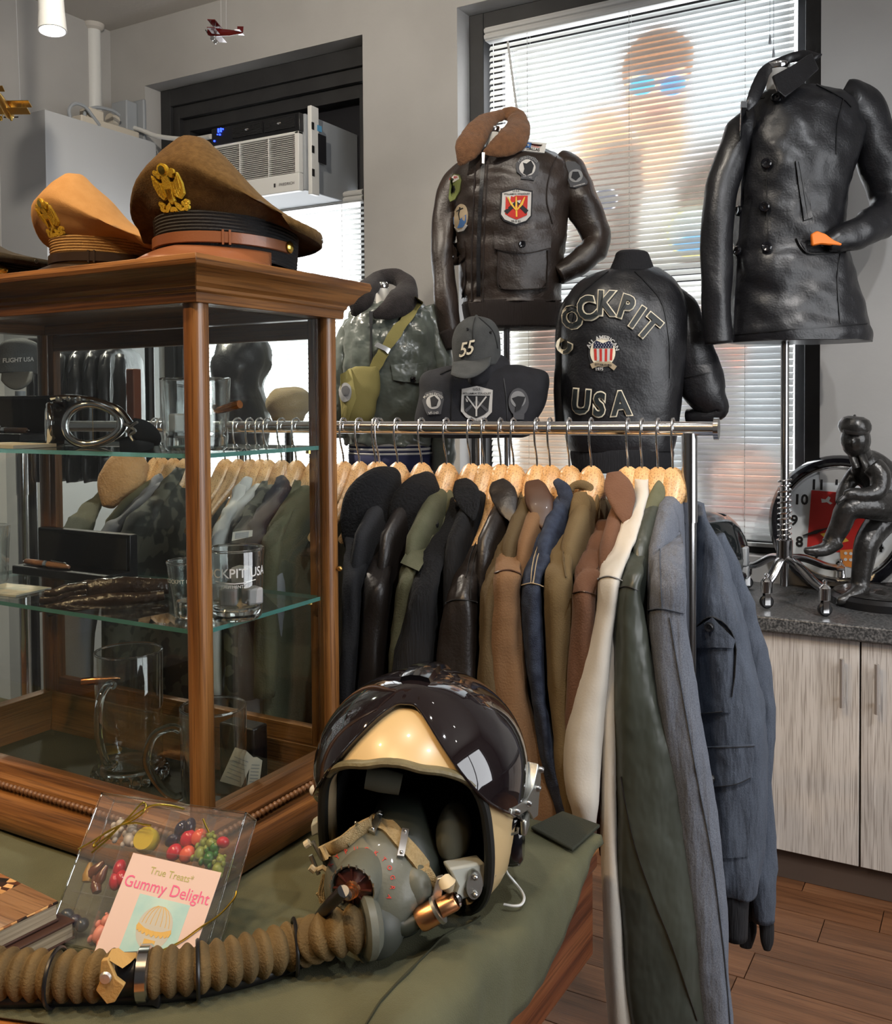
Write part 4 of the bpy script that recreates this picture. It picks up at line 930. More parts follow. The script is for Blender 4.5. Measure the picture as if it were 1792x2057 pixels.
# mugs
def mug(label, c, R_, H_, hang, bul=None, base=.02, fluted=False):
    r = thing('beer_mug', label, 'mug', tuple(c)); T_ = Matrix.Translation(c)
    rb_ = R_ * (1.0 if not fluted else 1.04)
    vessel([(0, 0), (R_ * .86, 0), (rb_, .004), (rb_, base * .8), (R_ * .97, base + .004), (R_ * .97, base + .02), (R_, H_ - .002), (R_ - .001, H_)], [(R_ - .0035, H_ - .001), (R_ * .97 - .004, base + .02), (R_ * .75, base), (0, base)], T_).build('glass_body', 'vesselglass', r)
    rim_base(r, c, R_, H_, R_ * .88, base * .9)
    d = Vector((math.cos(hang), math.sin(hang), 0)); up_ = Vector((0, 0, 1)); z_a, z_b = H_ * .80, H_ * .20
    P = [d * (R_ * .97) + up_ * z_a, d * (R_ + .012) + up_ * (z_a + .005), d * (R_ + .036) + up_ * (z_a - .006), d * (R_ + .046) + up_ * (z_a - .035), d * (R_ + .042) + up_ * (H_ * .45), d * (R_ + .024) + up_ * (z_b + .012), d * (R_ + .008) + up_ * z_b, d * (R_ * .97) + up_ * (z_b + .002)]
    MB().tube([c + Vector(p) for p in catmull([tuple(p) for p in P], 4)], (.0062), 12).build('handle', 'clearglass', r)
    if fluted:
        m = MB()
        for k in range(22): a_ = 2 * PI * k / 22; m.ball(c + Vector((R_ * 1.03 * math.cos(a_), R_ * 1.03 * math.sin(a_), .010)), (.007, .007, .011), 8, 6)
        m.build('fluted_foot', 'clearglass', r)
    return r
mb_c = D(431, 1628, 1.40); mb_c.z = IFZ + .0006
mug('tall clear beer mug standing by the front corner post', mb_c, 66 * dep(mb_c) / FPX, .162, math.atan2(-.4966, -.868) + .15)
ma_c = D(262, 1548, 1.55); ma_c.z = IFZ + .0006
r = mug('tall clear beer mug with a copper bullet lodged in its side', ma_c, 66 * dep(ma_c) / FPX, .205, math.atan2(-.868, .4966) - .15, base=.028, fluted=True)
bq = D(164, 1370, 1.52); bd = (AXR * .98 + Vector((0, 0, .06)) + AXF * .1).normalized(); bullet(frame(bq, bd.orthogonal(), bd.cross(bd.orthogonal())), .06, .0062).build('bullet', 'bullet', r)
# goggles
gy = 1.015
r = thing('aviator_goggles', 'chrome rimmed aviator goggles with black leather padding on the upper shelf', 'goggles', tuple(ony(170, 905, gy)))
gc1 = ony(188, 852, gy); k1 = dep(gc1) / FPX
A1 = (AXR * .985 + AXF * .17).normalized(); U_ = Vector((0, 0, 1))
def lens(c, A, a_, b_, skew):
    pts = []
    for t in range(32):
        an = 2 * PI * t / 32; x = a_ * math.cos(an); y = b_ * math.sin(an); y *= 1 - .16 * x / a_; x += skew * y
        pts.append(c + A * x + U_ * y)
    return pts
for (c, A, a_, b_, nm) in ((gc1, A1, 53 * k1, 39 * k1, 'lens'), (ony(108, 852, gy - .005), (AXR * .42 - AXF * .9).normalized(), 44 * k1, 38 * k1, 'lens')):
    pts = lens(c, A, a_, b_, .05); nrm_ = A.cross(U_); nrm_ = nrm_ if nrm_.dot(CF) < 0 else -nrm_
    m = MB().tube([p + nrm_ * .006 for p in pts], .0056, 12, closed=True); m.build('rim', 'chrome', r)
    m = MB(); big = [c + (p - c) * 1.22 for p in pts]
    m.loft([[p + nrm_ * .004 for p in pts], [p + nrm_ * .001 for p in big], [p - nrm_ * .014 for p in big], [p - nrm_ * .014 for p in pts]], False); m.build('leather_pad', 'blackgloss', r)
    m = MB(); m.add([c + nrm_ * .008] + [p + nrm_ * .005 for p in pts], [(0, 1 + j, 1 + (j + 1) % 32) for j in range(32)]); m.build(nm, 'casepane', r)
    m = MB()
    for s_ in (0, 3, -3): m.tube([c + U_ * (b_ * .98) + A * (s_ * .001) + nrm_ * .008, c + U_ * (b_ * .98) + A * (s_ * .001 + .0005) - U_ * (2 * b_ * .97) + nrm_ * .008], .0004, 4) if s_ == 0 else None
    m.build('lens_bar', 'brass', r)
pt = lambda x, y, d=0: ony(x, y, gy - d)
m = MB().tube(catmull([tuple(pt(107, 800, .01)), tuple(pt(135, 797, .012)), tuple(pt(170, 800, .012)), tuple(pt(200, 806, .01)), tuple(pt(238, 822, .006)), tuple(pt(262, 850, 0))], 4), [(.0065, .004)] * 21, 8); m.build('top_bar', 'chrome', r)
m = MB()
for x in (118, 140, 160): m.cbox(tuple(pt(x, 801, .016)), (.008, .008, .008))
m.build('nose_bridge', 'steel', r, bevel=.002)
m = MB().tube(catmull([tuple(pt(250, 852, .006)), tuple(pt(262, 858, .006)), tuple(pt(272, 866, .004)), tuple(pt(262, 874, .004)), tuple(pt(268, 886, .004))], 4), .0022, 8); m.tube(catmull([tuple(pt(255, 868, .006)), tuple(pt(266, 854, .006)), tuple(pt(276, 848, .006))], 4), .0022, 8); m.build('strap_hook', 'steel', r)
m = MB(); ptube(m, [(262, 852, dep(gc1) + .01, 30, .3), (285, 865, dep(gc1) + .02, 46, .3), (302, 880, dep(gc1) + .04, 44, .3), (310, 893, dep(gc1) + .06, 20, .3)]); ptube(m, [(240, 895, dep(gc1) + .02, 26, .5), (275, 892, dep(gc1) + .03, 40, .4), (305, 888, dep(gc1) + .05, 30, .4)]); m.build('strap', 'blackmatte', r)
# black gift box with pen on the upper shelf, second one on the lower shelf
mat('blackcard', (.006, .006, .007), .35, bump=.1, bs=300)
wood('penwood', (.22, .08, .03), (.34, .15, .06), (.42, .20, .09), 'x', .3, 4, .4)
def pen(name, label, a, b, rr):
    r = thing(name, label, 'pen', tuple(a)); d = (b - a)
    MB().tube([a + d * t for t in (0, .03, .30, .46)], [.002, rr * .9, rr, rr], 14).build('barrel', 'penwood', r)
    MB().tube([a + d * t for t in (.46, .47, .53, .54)], [rr * 1.05, rr * 1.12, rr * 1.12, rr * 1.05], 14).build('centre_band', 'chrome', r)
    MB().tube([a + d * t for t in (.54, .70, .92, 1)], [rr, rr, rr * .85, rr * .5], 14).build('cap', 'penwood', r)
    MB().tube([a - d * .04, a], [.001, rr * .5], 10).build('tip', 'chrome', r)
    m = MB().tube([a + d * .93 + Vector((0, 0, rr)), a + d * .60 + Vector((0, 0, rr * 1.3))], .0012, 6); m.build('clip', 'steel', r)
    return r
def giftbox(label, x0, x1, y0, y1, z, lh, th=.028):
    r = thing('gift_box', label, 'box', ((x0 + x1) / 2, (y0 + y1) / 2, z))
    MB().box((x0, y0, z + .0006), (x1, y1, z + th * .55)).build('tray', 'blackcard', r, bevel=.002)
    MB().box((x0, y1 - .006, z + .0006), (x1, y1 + .012, z + lh)).build('lid', 'blackcard', r, bevel=.002)
    MB().box((x0 + .006, y1 - .008, z + .016), (x1 - .006, y1 - .0055, z + lh - .006)).build('lid_lining', 'blackmatte', r, smooth=0)
    return r
yb1 = PYB - .045
xa_, xb_ = ony(-60, 900, yb1).x, ony(108, 900, yb1).x
giftbox('open black gift box behind the goggles on the upper shelf', xa_, xb_, yb1 - .07, yb1, SH1, ony(60, 795, yb1).z - SH1)
pen('wooden_pen', 'wooden pen with dark bands in the box behind the goggles', Vector((xb_ - .005, yb1 - .05, SH1 + .021)), Vector((xb_ - .135, yb1 - .045, SH1 + .021)), .0052)
yb2 = PYB - .050
xa_, xb_ = ony(82, 1100, yb2).x, ony(266, 1100, yb2).x
giftbox('open black gift box behind the leather gloves on the lower shelf', xa_, xb_, yb2 - .06, yb2, SH2, ony(170, 1066, yb2).z - SH2)
pen('wooden_pen', 'wooden pen with chrome bands in the box behind the gloves', Vector((xa_ + .012, yb2 - .042, SH2 + .021)), Vector((xa_ + .135, yb2 - .048, SH2 + .021)), .0055)
xq = ony(500, 1500, PYB - .03).x
MBx = MB().box((xq - .035, PYB - .06, IFZ + .0006), (xq + .035, PYB - .025, IFZ + .095))
tag(MBx.build('gift_box', 'blackcard', None, bevel=.003), 'closed black box standing behind the front mug', 'box')
# gloves
mat('gloveleather', (.022, .013, .009), .28, col2=(.035, .022, .015), ns=20, bump=.35, bs=120, bump2=.5, b2s=22, coat=.2)
zg = dep(ony(200, 1200, 1.01))
r = thing('leather_gloves', 'folded dark brown leather gloves lying on the lower shelf', 'gloves', tuple(ony(210, 1225, 1.01)))
def pg(l, fl=.5): m = MB(); ptube(m, l, fl, 14, 4); return m.displace(wrinkle(.0015, (60, 60, 60), seed=1))
pg([(338, 1178, zg + .02, 30), (300, 1180, zg + .01, 38), (250, 1182, zg, 46), (200, 1186, zg - .01, 46), (160, 1192, zg - .015, 44), (130, 1200, zg - .02, 36)], .6).build('palm', 'gloveleather', r)
for k, (dy, xe, ye) in enumerate(((-8, 92, 1192), (2, 82, 1206), (12, 80, 1222), (20, 96, 1232))):
    pg([(175, 1186 + dy, zg - .02, 16), (140, 1190 + dy, zg - .025, 19), (112, (1198 + dy + ye) / 2, zg - .03, 19), (xe, ye, zg - .03, 14)], .9).build('finger', 'gloveleather', r)
pg([(330, 1196, zg - .005, 18), (280, 1202, zg - .015, 24), (220, 1205, zg - .025, 26), (170, 1212, zg - .03, 26), (120, 1222, zg - .035, 24), (95, 1226, zg - .035, 16)], .7).build('thumb', 'gloveleather', r)
# papers and tags
mat('paper', (.60, .57, .50), .8); mat('paperprint', (.30, .36, .36), .7, col2=(.62, .60, .52), ns=40)
def card(name, label, corners, z, m_, cat='card', th=.001):
    p = [onz(x, y, z) for x, y in corners] if z else corners
    return tag(MB().prism([(q.x, q.y) for q in p], z + .0005, z + .0005 + th).build(name, m_, None, smooth=0), label, cat)
def rect(cx, cy, w_, d_, a_): return [Vector((cx + x * math.cos(a_) - y * math.sin(a_), cy + x * math.sin(a_) + y * math.cos(a_), 0)) for x, y in ((-w_ / 2, -d_ / 2), (w_ / 2, -d_ / 2), (w_ / 2, d_ / 2), (-w_ / 2, d_ / 2))]
def flat(name, label, R4, z, m_, cat, th): return tag(MB().prism([(q.x, q.y) for q in R4], z + .0006, z + .0006 + th).build(name, m_, None, smooth=0), label, cat)
pp_ = ony(30, 1195, .985); flat('postcard', 'printed postcard at the left on the lower shelf', rect(pp_.x - .01, .985, .10, .07, .1), SH2, 'paperprint', 'card', .003)
pp_ = ony(30, 915, .965); flat('leaflet', 'cream folded leaflet under the goggles at the left', rect(pp_.x - .01, .968, .13, .07, -.12), SH1, 'paper', 'leaflet', .005)
def tagcard(label, c, w_, h_, A, lean=.3):
    M_ = frame(c, A, Vector((0, 0, 1)) + AXF * lean); m = MB().prism([(-w_ / 2, 0), (w_ / 2, .004), (w_ / 2 * .98, h_ * .9), (0, h_), (-w_ / 2, h_ * .96)], -.0004, .0004, M_)
    r = thing('price_tag', label, 'tag', tuple(c)); m.build('tag_card', 'paper', r, smooth=0)
    m = MB(); t_ = planemap(M_)
    for k in range(6): strip(m, t_, [(-w_ * .36, h_ * (.18 + k * .11)), (w_ * .32, h_ * (.19 + k * .11))], .0012, .0007)
    for k in range(6): strip(m, t_, [(-w_ * .36, h_ * (.18 + k * .11)), (w_ * .32, h_ * (.19 + k * .11))], .0012, -.0007)
    m.build('print', 'greyplastic', r, smooth=0); return r
tagcard('white price tag inside the front beer mug', D(462, 1578, 1.39), .032, .052, (AXR * .95 + Vector((0, 0, -.42))).normalized())
tagcard('white price tag hanging behind the front beer mug', D(508, 1582, 1.46), .018, .044, (AXR + Vector((0, 0, -.1))).normalized())
tagcard('white price tag by the etched tumbler rim', D(486, 1084, 1.42), .03, .018, (AXR + Vector((0, 0, .12))).normalized(), 1.2)
mat('medalgold', (.60, .42, .06), .35, 1); mat('patchgreen', (.22, .26, .09), .8)
p_ = onz(220, 1510, IFZ); tag(MB().lathe([(0, 0), (.020, 0), (.021, .002), (.018, .004), (0, .004)], 28, Matrix.Translation(p_ + Vector((0, 0, .0008))), False).build('medal', 'medalgold', None), 'round gold medal on the case floor beside the mug', 'medal')
p_ = onz(20, 1545, IFZ); p_.y = max(p_.y, PYF + .05); flat('embroidered_patch', 'olive green patch on the case floor at the left', rect(p_.x, p_.y, .07, .045, .3), IFZ, 'patchgreen', 'patch', .003)
p_ = onz(104, 1568, IFZ); p_.y = max(p_.y, PYF + .05); tag(MB().lathe([(0, 0), (.021, 0), (.021, .003), (0, .003)], 28, Matrix.Translation(p_ + Vector((0, 0, .0008))), False).build('challenge_coin', 'steel', None), 'silver coin on the case floor near the front glass', 'coin')
p_ = onz(160, 1590, IFZ); p_.y = max(p_.y, PYF + .04); pw_ = thing('wing_badge', 'brass pilot wing badge on the case floor', 'badge', (p_.x, p_.y, IFZ))
m = MB()
for k in range(6):
    for s in (-1, 1): m.cbox((0, 0, 0), (.010, .003, .002), Matrix.Translation((p_.x + s * (.012 + k * .002), p_.y + .008 - k * .003, IFZ + .002)) @ Matrix.Rotation(s * (.15 + .05 * k), 4, 'Z'))
m.build('wing_feather', 'brass', pw_); MB().ball((p_.x, p_.y, IFZ + .003), (.006, .008, .0025), 10, 6).build('shield', 'brass', pw_)
hc_ = ony(2, 1175, 1.02); hc_.z = SH2 + .0006
r = thing('highball_glass', 'tall clear glass at the left edge of the lower shelf', 'glass', (hc_.x - .028, hc_.y, hc_.z)); vessel([(0, 0), (.026, 0), (.028, .004), (.033, .094), (.0325, .095)], [(.030, .094), (.025, .012), (0, .011)], Matrix.Translation((hc_.x - .028, hc_.y, hc_.z)), 32).build('glass_body', 'vesselglass', r)

# ================================================================== officer caps on top of the case
def crown_z(x, y, pk): return .050 + pk * math.exp(-((y + .075) ** 2) / .0075 - (x * x) / .0085)
def officer_cap(label, c, rz, sc, mats, pk=.115, strap=True, badge=True, seed=0):
    mc, mband, mleather = mats
    r = thing('officer_cap', label, 'cap', tuple(c))
    T_ = Matrix.Translation(c) @ Matrix.Rotation(rz, 4, 'Z') @ Matrix.Scale(sc, 4)
    n = 56; th = [2 * PI * j / n for j in range(n)]
    rbx, rby = .090, .102
    def rr(t, f=1.0, ad=0): return Vector(((rbx * f + ad) * math.sin(t), -(rby * f + ad) * math.cos(t), 0))
    rings = []
    for k in range(27):                                  # braided band, ridges all round
        z = .006 + k / 26 * .056; rings.append([rr(t, 1, (.0012 if k % 2 else -.0004) + .004 * (k / 26)) + Vector((0, 0, z + .008 * math.cos(t))) for t in th])
    MB().loft(rings, False, M=T_).build('braided_band', mband, r)
    def ro(t): return .128 + .012 * abs(math.sin(t)) + .004 * math.cos(t)
    ox, oy = .132, .128
    crown = []
    top_z = [.062 + .008 * math.cos(t) for t in th]
    crown.append([rr(t, 1, .002) + Vector((0, 0, .060 + .008 * math.cos(t))) for t in th])
    for f, dz in ((.35, .35), (.7, .6), (.92, .78), (1.0, .90), (1.0, 1.0)):
        row = []
        for j, t in enumerate(th):
            o = Vector((ox * math.sin(t), -oy * math.cos(t), 0)); b = rr(t); p = b + (o - b) * f
            ze = crown_z(o.x, o.y, pk); z0 = top_z[j]; zz = z0 + (ze - z0) * dz
            if ze < z0: zz = z0 + (ze - .014 - z0) * min(1, dz * 1.15) + (.014 * max(0, (dz - .9) * 10))
            p.z = zz; row.append(p)
        crown.append(row)
    for f in (.93, .82, .68, .52, .36, .2, .08):
        row = []
        for t in th:
            o = Vector((ox * math.sin(t) * f, -oy * math.cos(t) * f, 0)); z = crown_z(o.x, o.y, pk) + .006 * (1 - f * f) + .004 * math.sin((1 - f) * 3) ; o.z = z; row.append(o)
        crown.append(row)
    m = MB().loft(crown, True); sd = seed
    m.displace(lambda p: .0028 * noise.noise(p * 22 + Vector((sd, 0, 0))) + .0045 * noise.noise(p * 9 + Vector((0, sd, 0))) * (1 if p.y > -.06 else .3))
    mloc = MB(); mloc.v = list(m.v); mloc.f = list(m.f); bv = mloc.bvh()
    m.v = [T_ @ p for p in m.v]; m.build('crown', mc, r, smooth=180)
    # visor and chin strap
    rings = []
    tt = [math.radians(-78 + 156 * j / 30) for j in range(31)]
    for f in (0, .25, .5, .75, 1):
        rings.append([rr(t, 1, .001 + .050 * f * max(0, math.cos(t * 90 / 78)) ** .7) + Vector((0, 0, .026 - .024 * f ** 1.3 - .006 * abs(math.sin(t)))) for t in tt])
    MB().loft(rings, False, False, T_).build('visor', mleather, r, smooth=180, solid=.0028)
    m = MB(); pth = [T_ @ (rr(t, 1, .0052) + Vector((0, 0, .030 + .004 * math.cos(t) - .004 * math.sin(t)))) for t in [math.radians(-98 + 196 * j / 40) for j in range(41)]]
    m.tube(pth, [(.0022, .0075)] * 41, 8, ref=None); 
    m2 = MB(); rg = []
    for t in [math.radians(-98 + 196 * j / 40) for j in range(41)]:
        b = rr(t, 1, .0035); o = rr(t, 1, .0062); z0 = .024 + .004 * math.cos(t); z1 = z0 + .0155
        rg.append([b + Vector((0, 0, z0)), o + Vector((0, 0, z0 + .001)), o + Vector((0, 0, z1 - .001)), b + Vector((0, 0, z1))])
    cs = m2.loft(rg, True, True, T_).build('chin_strap', mleather, r, smooth=50)
    m = MB()
    for a_ in (38, 43): 
        rg = []
        for t in (math.radians(a_), math.radians(a_ + 1.6)): b = rr(t, 1, .0035); o = rr(t, 1, .0074); rg.append([b + Vector((0, 0, .025)), o + Vector((0, 0, .025)), o + Vector((0, 0, .0445)), b + Vector((0, 0, .0445))])
        m.loft(rg, True, True, T_)
    m.build('strap_keeper', mleather, cs)
    for a_ in (96, -96):
        t = math.radians(a_); p = T_ @ (rr(t, 1, .007) + Vector((0, 0, .032))); nn = (T_.to_3x3() @ rr(t)).normalized()
        bt = MB().lathe([(0, .005), (.004, .0045), (.0072, .003), (.0085, .0015), (.0085, 0), (.006, -.002)], 20, frame(p, nn.orthogonal(), nn.cross(nn.orthogonal())), False).build('side_button', 'gold', r)
    m = MB()
    for a_ in (118, 132, -118): 
        t = math.radians(a_); o = Vector((ox * math.sin(t) * 1.0, -oy * math.cos(t) * 1.0, crown_z(ox * math.sin(t), -oy * math.cos(t), pk) - .006)); nn = (T_.to_3x3() @ Vector((o.x, o.y, 0))).normalized()
        m.lathe([(.0022, .0008), (.0034, .001), (.0036, 0)], 12, frame(T_ @ o + nn * .001, nn.orthogonal(), nn.cross(nn.orthogonal())), False)
    m.build('eyelet', 'steel', r)
    if badge:
        def bm_(u, v, off=.002):
            h = bv.ray_cast(Vector((u, -.5, v)), Vector((0, 1, 0))); p = h[0] if h[0] else Vector((u, -.11, v)); return T_ @ (p + Vector((0, -off - .0012, 0)))
        v0 = .066
        b = MB()
        plate(b, bm_, circ(0, v0 + .052, .0085), .0035, 2)
        plate(b, bm_, [(-.005, v0 + .044), (.005, v0 + .044), (.006, v0 + .030), (.004, v0 + .016), (0, v0 + .012), (-.004, v0 + .016), (-.006, v0 + .030)], .0042, 2)
        plate(b, bm_, circ(0, v0 + .004, .006, .005), .0035, 2)
        for s in (-1, 1):
            plate(b, bm_, [(s * .005, v0 + .038), (s * .012, v0 + .038), (s * .021, v0 + .048), (s * .023, v0 + .036), (s * .020, v0 + .024), (s * .013, v0 + .018), (s * .006, v0 + .022)], .003, 2)
            for k in range(4): plate(b, bm_, [(s * (.010 + k * .003), v0 + .036 + k * .003), (s * (.0118 + k * .003), v0 + .037 + k * .003), (s * (.0105 + k * .0025), v0 + .020 + k * .003), (s * (.009 + k * .0025), v0 + .020 + k * .003)], .0042, 1)
            plate(b, bm_, [(s * .003, v0 + .016), (s * .012, v0 + .010), (s * .014, v0 + .003), (s * .010, v0 + .003), (s * .004, v0 + .009)], .003, 2)
            for (u, v) in ((.016, .004), (.020, .008), (.021, .014), (.017, .012), (.014, -.002), (.010, .046), (.014, .050)): plate(b, bm_, circ(s * u, v0 + v, .0034, n=8), .0032, 1)
        bd_ = b.build('eagle_badge', 'badgegold', r, smooth=30)
        b = MB()
        for k in range(5): plate(b, bm_, [(-.0042 + k * .0019, v0 + .030), (-.0032 + k * .0019, v0 + .030), (-.0034 + k * .0017, v0 + .018), (-.0040 + k * .0017, v0 + .018)], .0052, 1)
        plate(b, bm_, circ(0, v0 + .052, .0055), .0046, 1); b.build('shield_bars', 'gold', bd_, smooth=30)
    return r
mat('badgegold', (.85, .58, .06), .32, .55, bump=.5, bs=500)
mat('capolive', (.070, .038, .011), .95, spec=.1, col2=(.098, .056, .018), ns=120, bump=.25, bs=500, sheen=.06)
mat('captan', (.44, .235, .085), .9, spec=.15, col2=(.48, .265, .10), ns=60, bump=.15, bs=500, sheen=.05)
mat('capbandblack', (.012, .012, .013), .6, bump=.5, bs=900)
mat('capbandtan', (.40, .24, .085), .65, bump=.6, bs=900)
mat('capleather', (.17, .058, .022), .38, col2=(.20, .072, .028), ns=12, coat=.15, bump=.06, bs=300)
mat('capleatherdark', (.030, .017, .010), .35, coat=.2)
mat('capdark', (.030, .024, .014), .95, col2=(.042, .034, .02), ns=120, bump=.2, bs=500, sheen=.03)
cy1 = 1.050
officer_cap('olive wool officer cap with brown leather visor and gold eagle at the case corner', Vector((-.958, cy1, CZT + .0005)), .06, 1.02, ('capolive', 'capbandblack', 'capleather'), .118, seed=1)
officer_cap('tan officer cap with woven tan band and gold eagle', Vector((ony(222, 500, cy1).x, cy1 + .01, CZT + .0005)), -.18, .93, ('captan', 'capbandtan', 'capleatherdark'), .118, seed=5)
officer_cap('dark olive officer cap cut off by the left edge', Vector((ony(-20, 500, cy1 - .02).x, cy1 - .02, CZT + .0005)), -.55, .98, ('capdark', 'capbandblack', 'capleather'), .08, badge=False, seed=9)

# ================================================================== jet pilot helmet
HC = D(847, 1548, 1.20); HPHI = math.radians(17)
HF = Vector((math.sin(HPHI), -math.cos(HPHI), 0)); HL = Vector((math.cos(HPHI), math.sin(HPHI), 0)); HU = Vector((0, 0, 1))
HA, HB, HCT, HCB = .122, .146, .112, .158
def hrad(d):
    f, l, u = d.dot(HF), d.dot(HL), d.dot(HU); q = math.sqrt((l / HA) ** 2 + (f / HB) ** 2)
    if u >= 0: return 1 / math.sqrt(q * q + (u / HCT) ** 2)
    e = 3.2; return 1 / ((q ** e + (abs(u) / HCB) ** e) ** (1 / e))
def hdir(az, el): az, el = math.radians(az), math.radians(el); return HF * (math.cos(el) * math.cos(az)) + HL * (math.cos(el) * math.sin(az)) + HU * math.sin(el)
def HP(az, el, off=0): d = hdir(az, el); return HC + d * (hrad(d) + off)
def lerp_tab(tab, x):
    for (a, b), (c, d) in zip(tab, tab[1:]):
        if a <= x <= c: t = (x - a) / (c - a); t = t * t * (3 - 2 * t) if False else t; return b + (d - b) * t
    return tab[-1][1]
OT = catmull([(0, 25), (30, 26.5), (50, 33), (70, 42), (90, 47), (110, 52), (130, 60), (150, 72), (165, 80), (180, 82)], 6)
def topen(psi): return lerp_tab(OT, min(abs(psi), 179.99))
def OP(psi, add=0, off=0):
    th = math.radians(topen(psi) + add); ps = math.radians(psi); d = HF * math.cos(th) + (HU * math.cos(ps) + HL * math.sin(ps)) * math.sin(th)
    p = HC + d * (hrad(d) + off); p.z = max(p.z, TZ + .008); return p
hel = thing('pilot_helmet', 'cream jet pilot helmet with glossy black visor cover on the canvas', 'helmet', (HC.x, HC.y, TZ))
mat('helmetcream', (.58, .42, .21), .30, col2=(.56, .41, .22), ns=6, coat=.35)
mat('visorblack', (.010, .007, .008), .05, coat=.8, coatr=.02)
mat('linerbeige', (.36, .27, .16), .7, bump=.1, bs=200); mat('edgerubber', (.010, .011, .010), .5)
mat('oliveleather', (.10, .085, .045), .5, col2=(.16, .14, .08), ns=40, bump=.3, bs=150)
mat('padgreen', (.09, .09, .065), .8); mat('aluminium', (.42, .43, .40), .38, 1, bump=.05, bs=300); mat('greypaint', (.36, .37, .33), .45)
NP = 72
ps_ = [360 * j / NP - 180 for j in range(NP)]
rings = []
for k in range(26):
    s = k / 25; rings.append([OP(p, (178 - topen(p)) * s) for p in ps_])
MB().loft(rings, False).build('shell', 'helmetcream', hel, smooth=60)
rings = [[OP(p, a, o) for p in ps_] for a, o in ((0, -.001), (1, -.012), (5, -.017), (10, -.020))]
MB().loft(rings, False).build('lining', 'linerbeige', hel, smooth=60)
rings = [[OP(p, a + (178 - topen(p)) * s, o) for p in ps_] for a, s, o in ((9, 0, -.0205), (0, .35, -.025), (0, .6, -.026), (0, .8, -.026), (0, 1, -.026))]
MB().loft(rings, False).build('inner_shell', 'blackmatte', hel, smooth=60)
def tubeP(pts, r, m_, nm, par=None, seg=10, **k): return MB().tube(pts, r, seg, **k).build(nm, m_, par or hel)
tubeP([OP(p, -1, .001) for p in range(-72, 73, 4)], [(.0075, .005)] * 37, 'oliveleather', 'brow_trim')
for s in (-1, 1): tubeP([OP(s * p, -.5, .0) for p in range(66, 172, 4)], .0062, 'edgerubber', 'edge_roll')
# visor cover
VT = catmull([(0, 56), (9, 55), (17, 47), (25, 33), (34, 18), (44, 6), (56, -3), (70, -11), (84, -19), (98, -21), (108, -10), (125, 4), (150, 12), (180, 15)], 5)
vaz = [j * 3 - 180 for j in range(120)]; rings = []
for k in range(19):
    s = k / 18; rings.append([HP(a, lerp_tab(VT, min(abs(a), 179.9)) * (1 - s) + 89.5 * s, .0075 + .004 * math.sin(s * PI)) for a in vaz])
rings.insert(0, [HP(a, lerp_tab(VT, min(abs(a), 179.9)) + .5, .002) for a in vaz])
MB().loft(rings, False).build('visor_cover', 'visorblack', hel, smooth=60)
tubeP([HP(a, lerp_tab(VT, min(abs(a), 179.9)), .008) for a in vaz], .0016, 'visorblack', 'visor_rim', closed=True, seg=6)
m = MB(); rg = []
for a in range(3, 15): 
    el = 62 + a * 5; d0 = [HP(0, el, .012), ]; c = HC + hdir(0, el) * (hrad(hdir(0, el)) + .010); rg.append([c + HL * x + hdir(0, el) * y for x, y in ((-.020, -.004), (-.017, .005), (-.006, .008), (.006, .008), (.017, .005), (.020, -.004))])
m.loft(rg, True).build('visor_track', 'blackgloss', hel, smooth=40)
m = MB().lathe([(0, .016), (.010, .016), (.013, .012), (.013, 0)], 18, frame(HP(0, 98, .012), HL, HF), False); m.build('visor_knob', 'blackplastic', hel)
MB().ball(HP(-66, -6, .006), .0075, 12, 8).build('side_knob', 'whiteplastic', hel)
# aluminium bracket, ear buckle, receivers; placed on the wearer-left side by pixel rays onto the shell
hs = MB().loft([[OP(p, (178 - topen(p)) * k / 20) for p in ps_] for k in range(21)], True); HSF = Surf(hs)
hv = MB(); hv.loft(rings, True); HSV = Surf(hv, hs)
def HQ(x, y, off=.004): return HSV(x, y, off)
bo = [(1002, 1618), (1000, 1630), (1007, 1637), (1018, 1632), (1034, 1622), (1040, 1628), (1046, 1640), (1056, 1632), (1058, 1600), (1062, 1560), (1061, 1536), (1056, 1528), (1053, 1545), (1046, 1575), (1034, 1597), (1018, 1608)]
cz_ = dep(HP(96, -18)); m = MB()
BK = [D(x, y, dep(HP(62 + (x - 1000) * .75, -(y - 1548) * .22, .0))) for x, y in bo]
ctr_ = sum(BK, Vector()) / len(BK); nb = hdir(88, -8)
m.add([p + nb * .016 for p in BK] + [p - nb * .010 for p in BK], [tuple(range(16)), tuple(range(31, 15, -1))] + [(i, (i + 1) % 16, 16 + (i + 1) % 16, 16 + i) for i in range(16)])
bk = m.build('visor_bracket', 'aluminium', hel, bevel=.001)
m = MB()
for x, y in ((1011, 1623), (1035, 1607), (1054, 1577), (1060, 1540)): 
    p = D(x, y, dep(HP(62 + (x - 1000) * .75, -(y - 1548) * .22, .0))) + nb * .017; m.lathe([(0, .004), (.003, .0035), (.0042, .001), (.0042, -.002)], 12, frame(p, nb.orthogonal(), nb.cross(nb.orthogonal())), False)
m.build('bracket_screw', 'steel', bk)
eb = D(1032, 1690, dep(HP(92, -42)) - .012); Me = frame(eb, HF * -1, HU); Me2 = Me @ Matrix.Rotation(0, 4, 'X')
zs_ = 1 if (Me.to_3x3() @ Vector((0, 0, 1))).dot(HL) > 0 else -1
m = MB().lathe([(0, .012 * zs_), (.016, .012 * zs_), (.021, .008 * zs_), (.023, 0), (.023, -.012 * zs_)], 24, Me @ Matrix.Diagonal((.8, 1.35, 1, 1)), False); m.build('ear_buckle', 'blackgloss', hel)
m = MB().box((-.016, .014, .010 * zs_), (.014, .034, .018 * zs_), Me); m.build('ear_clip', 'aluminium', hel, bevel=.003)
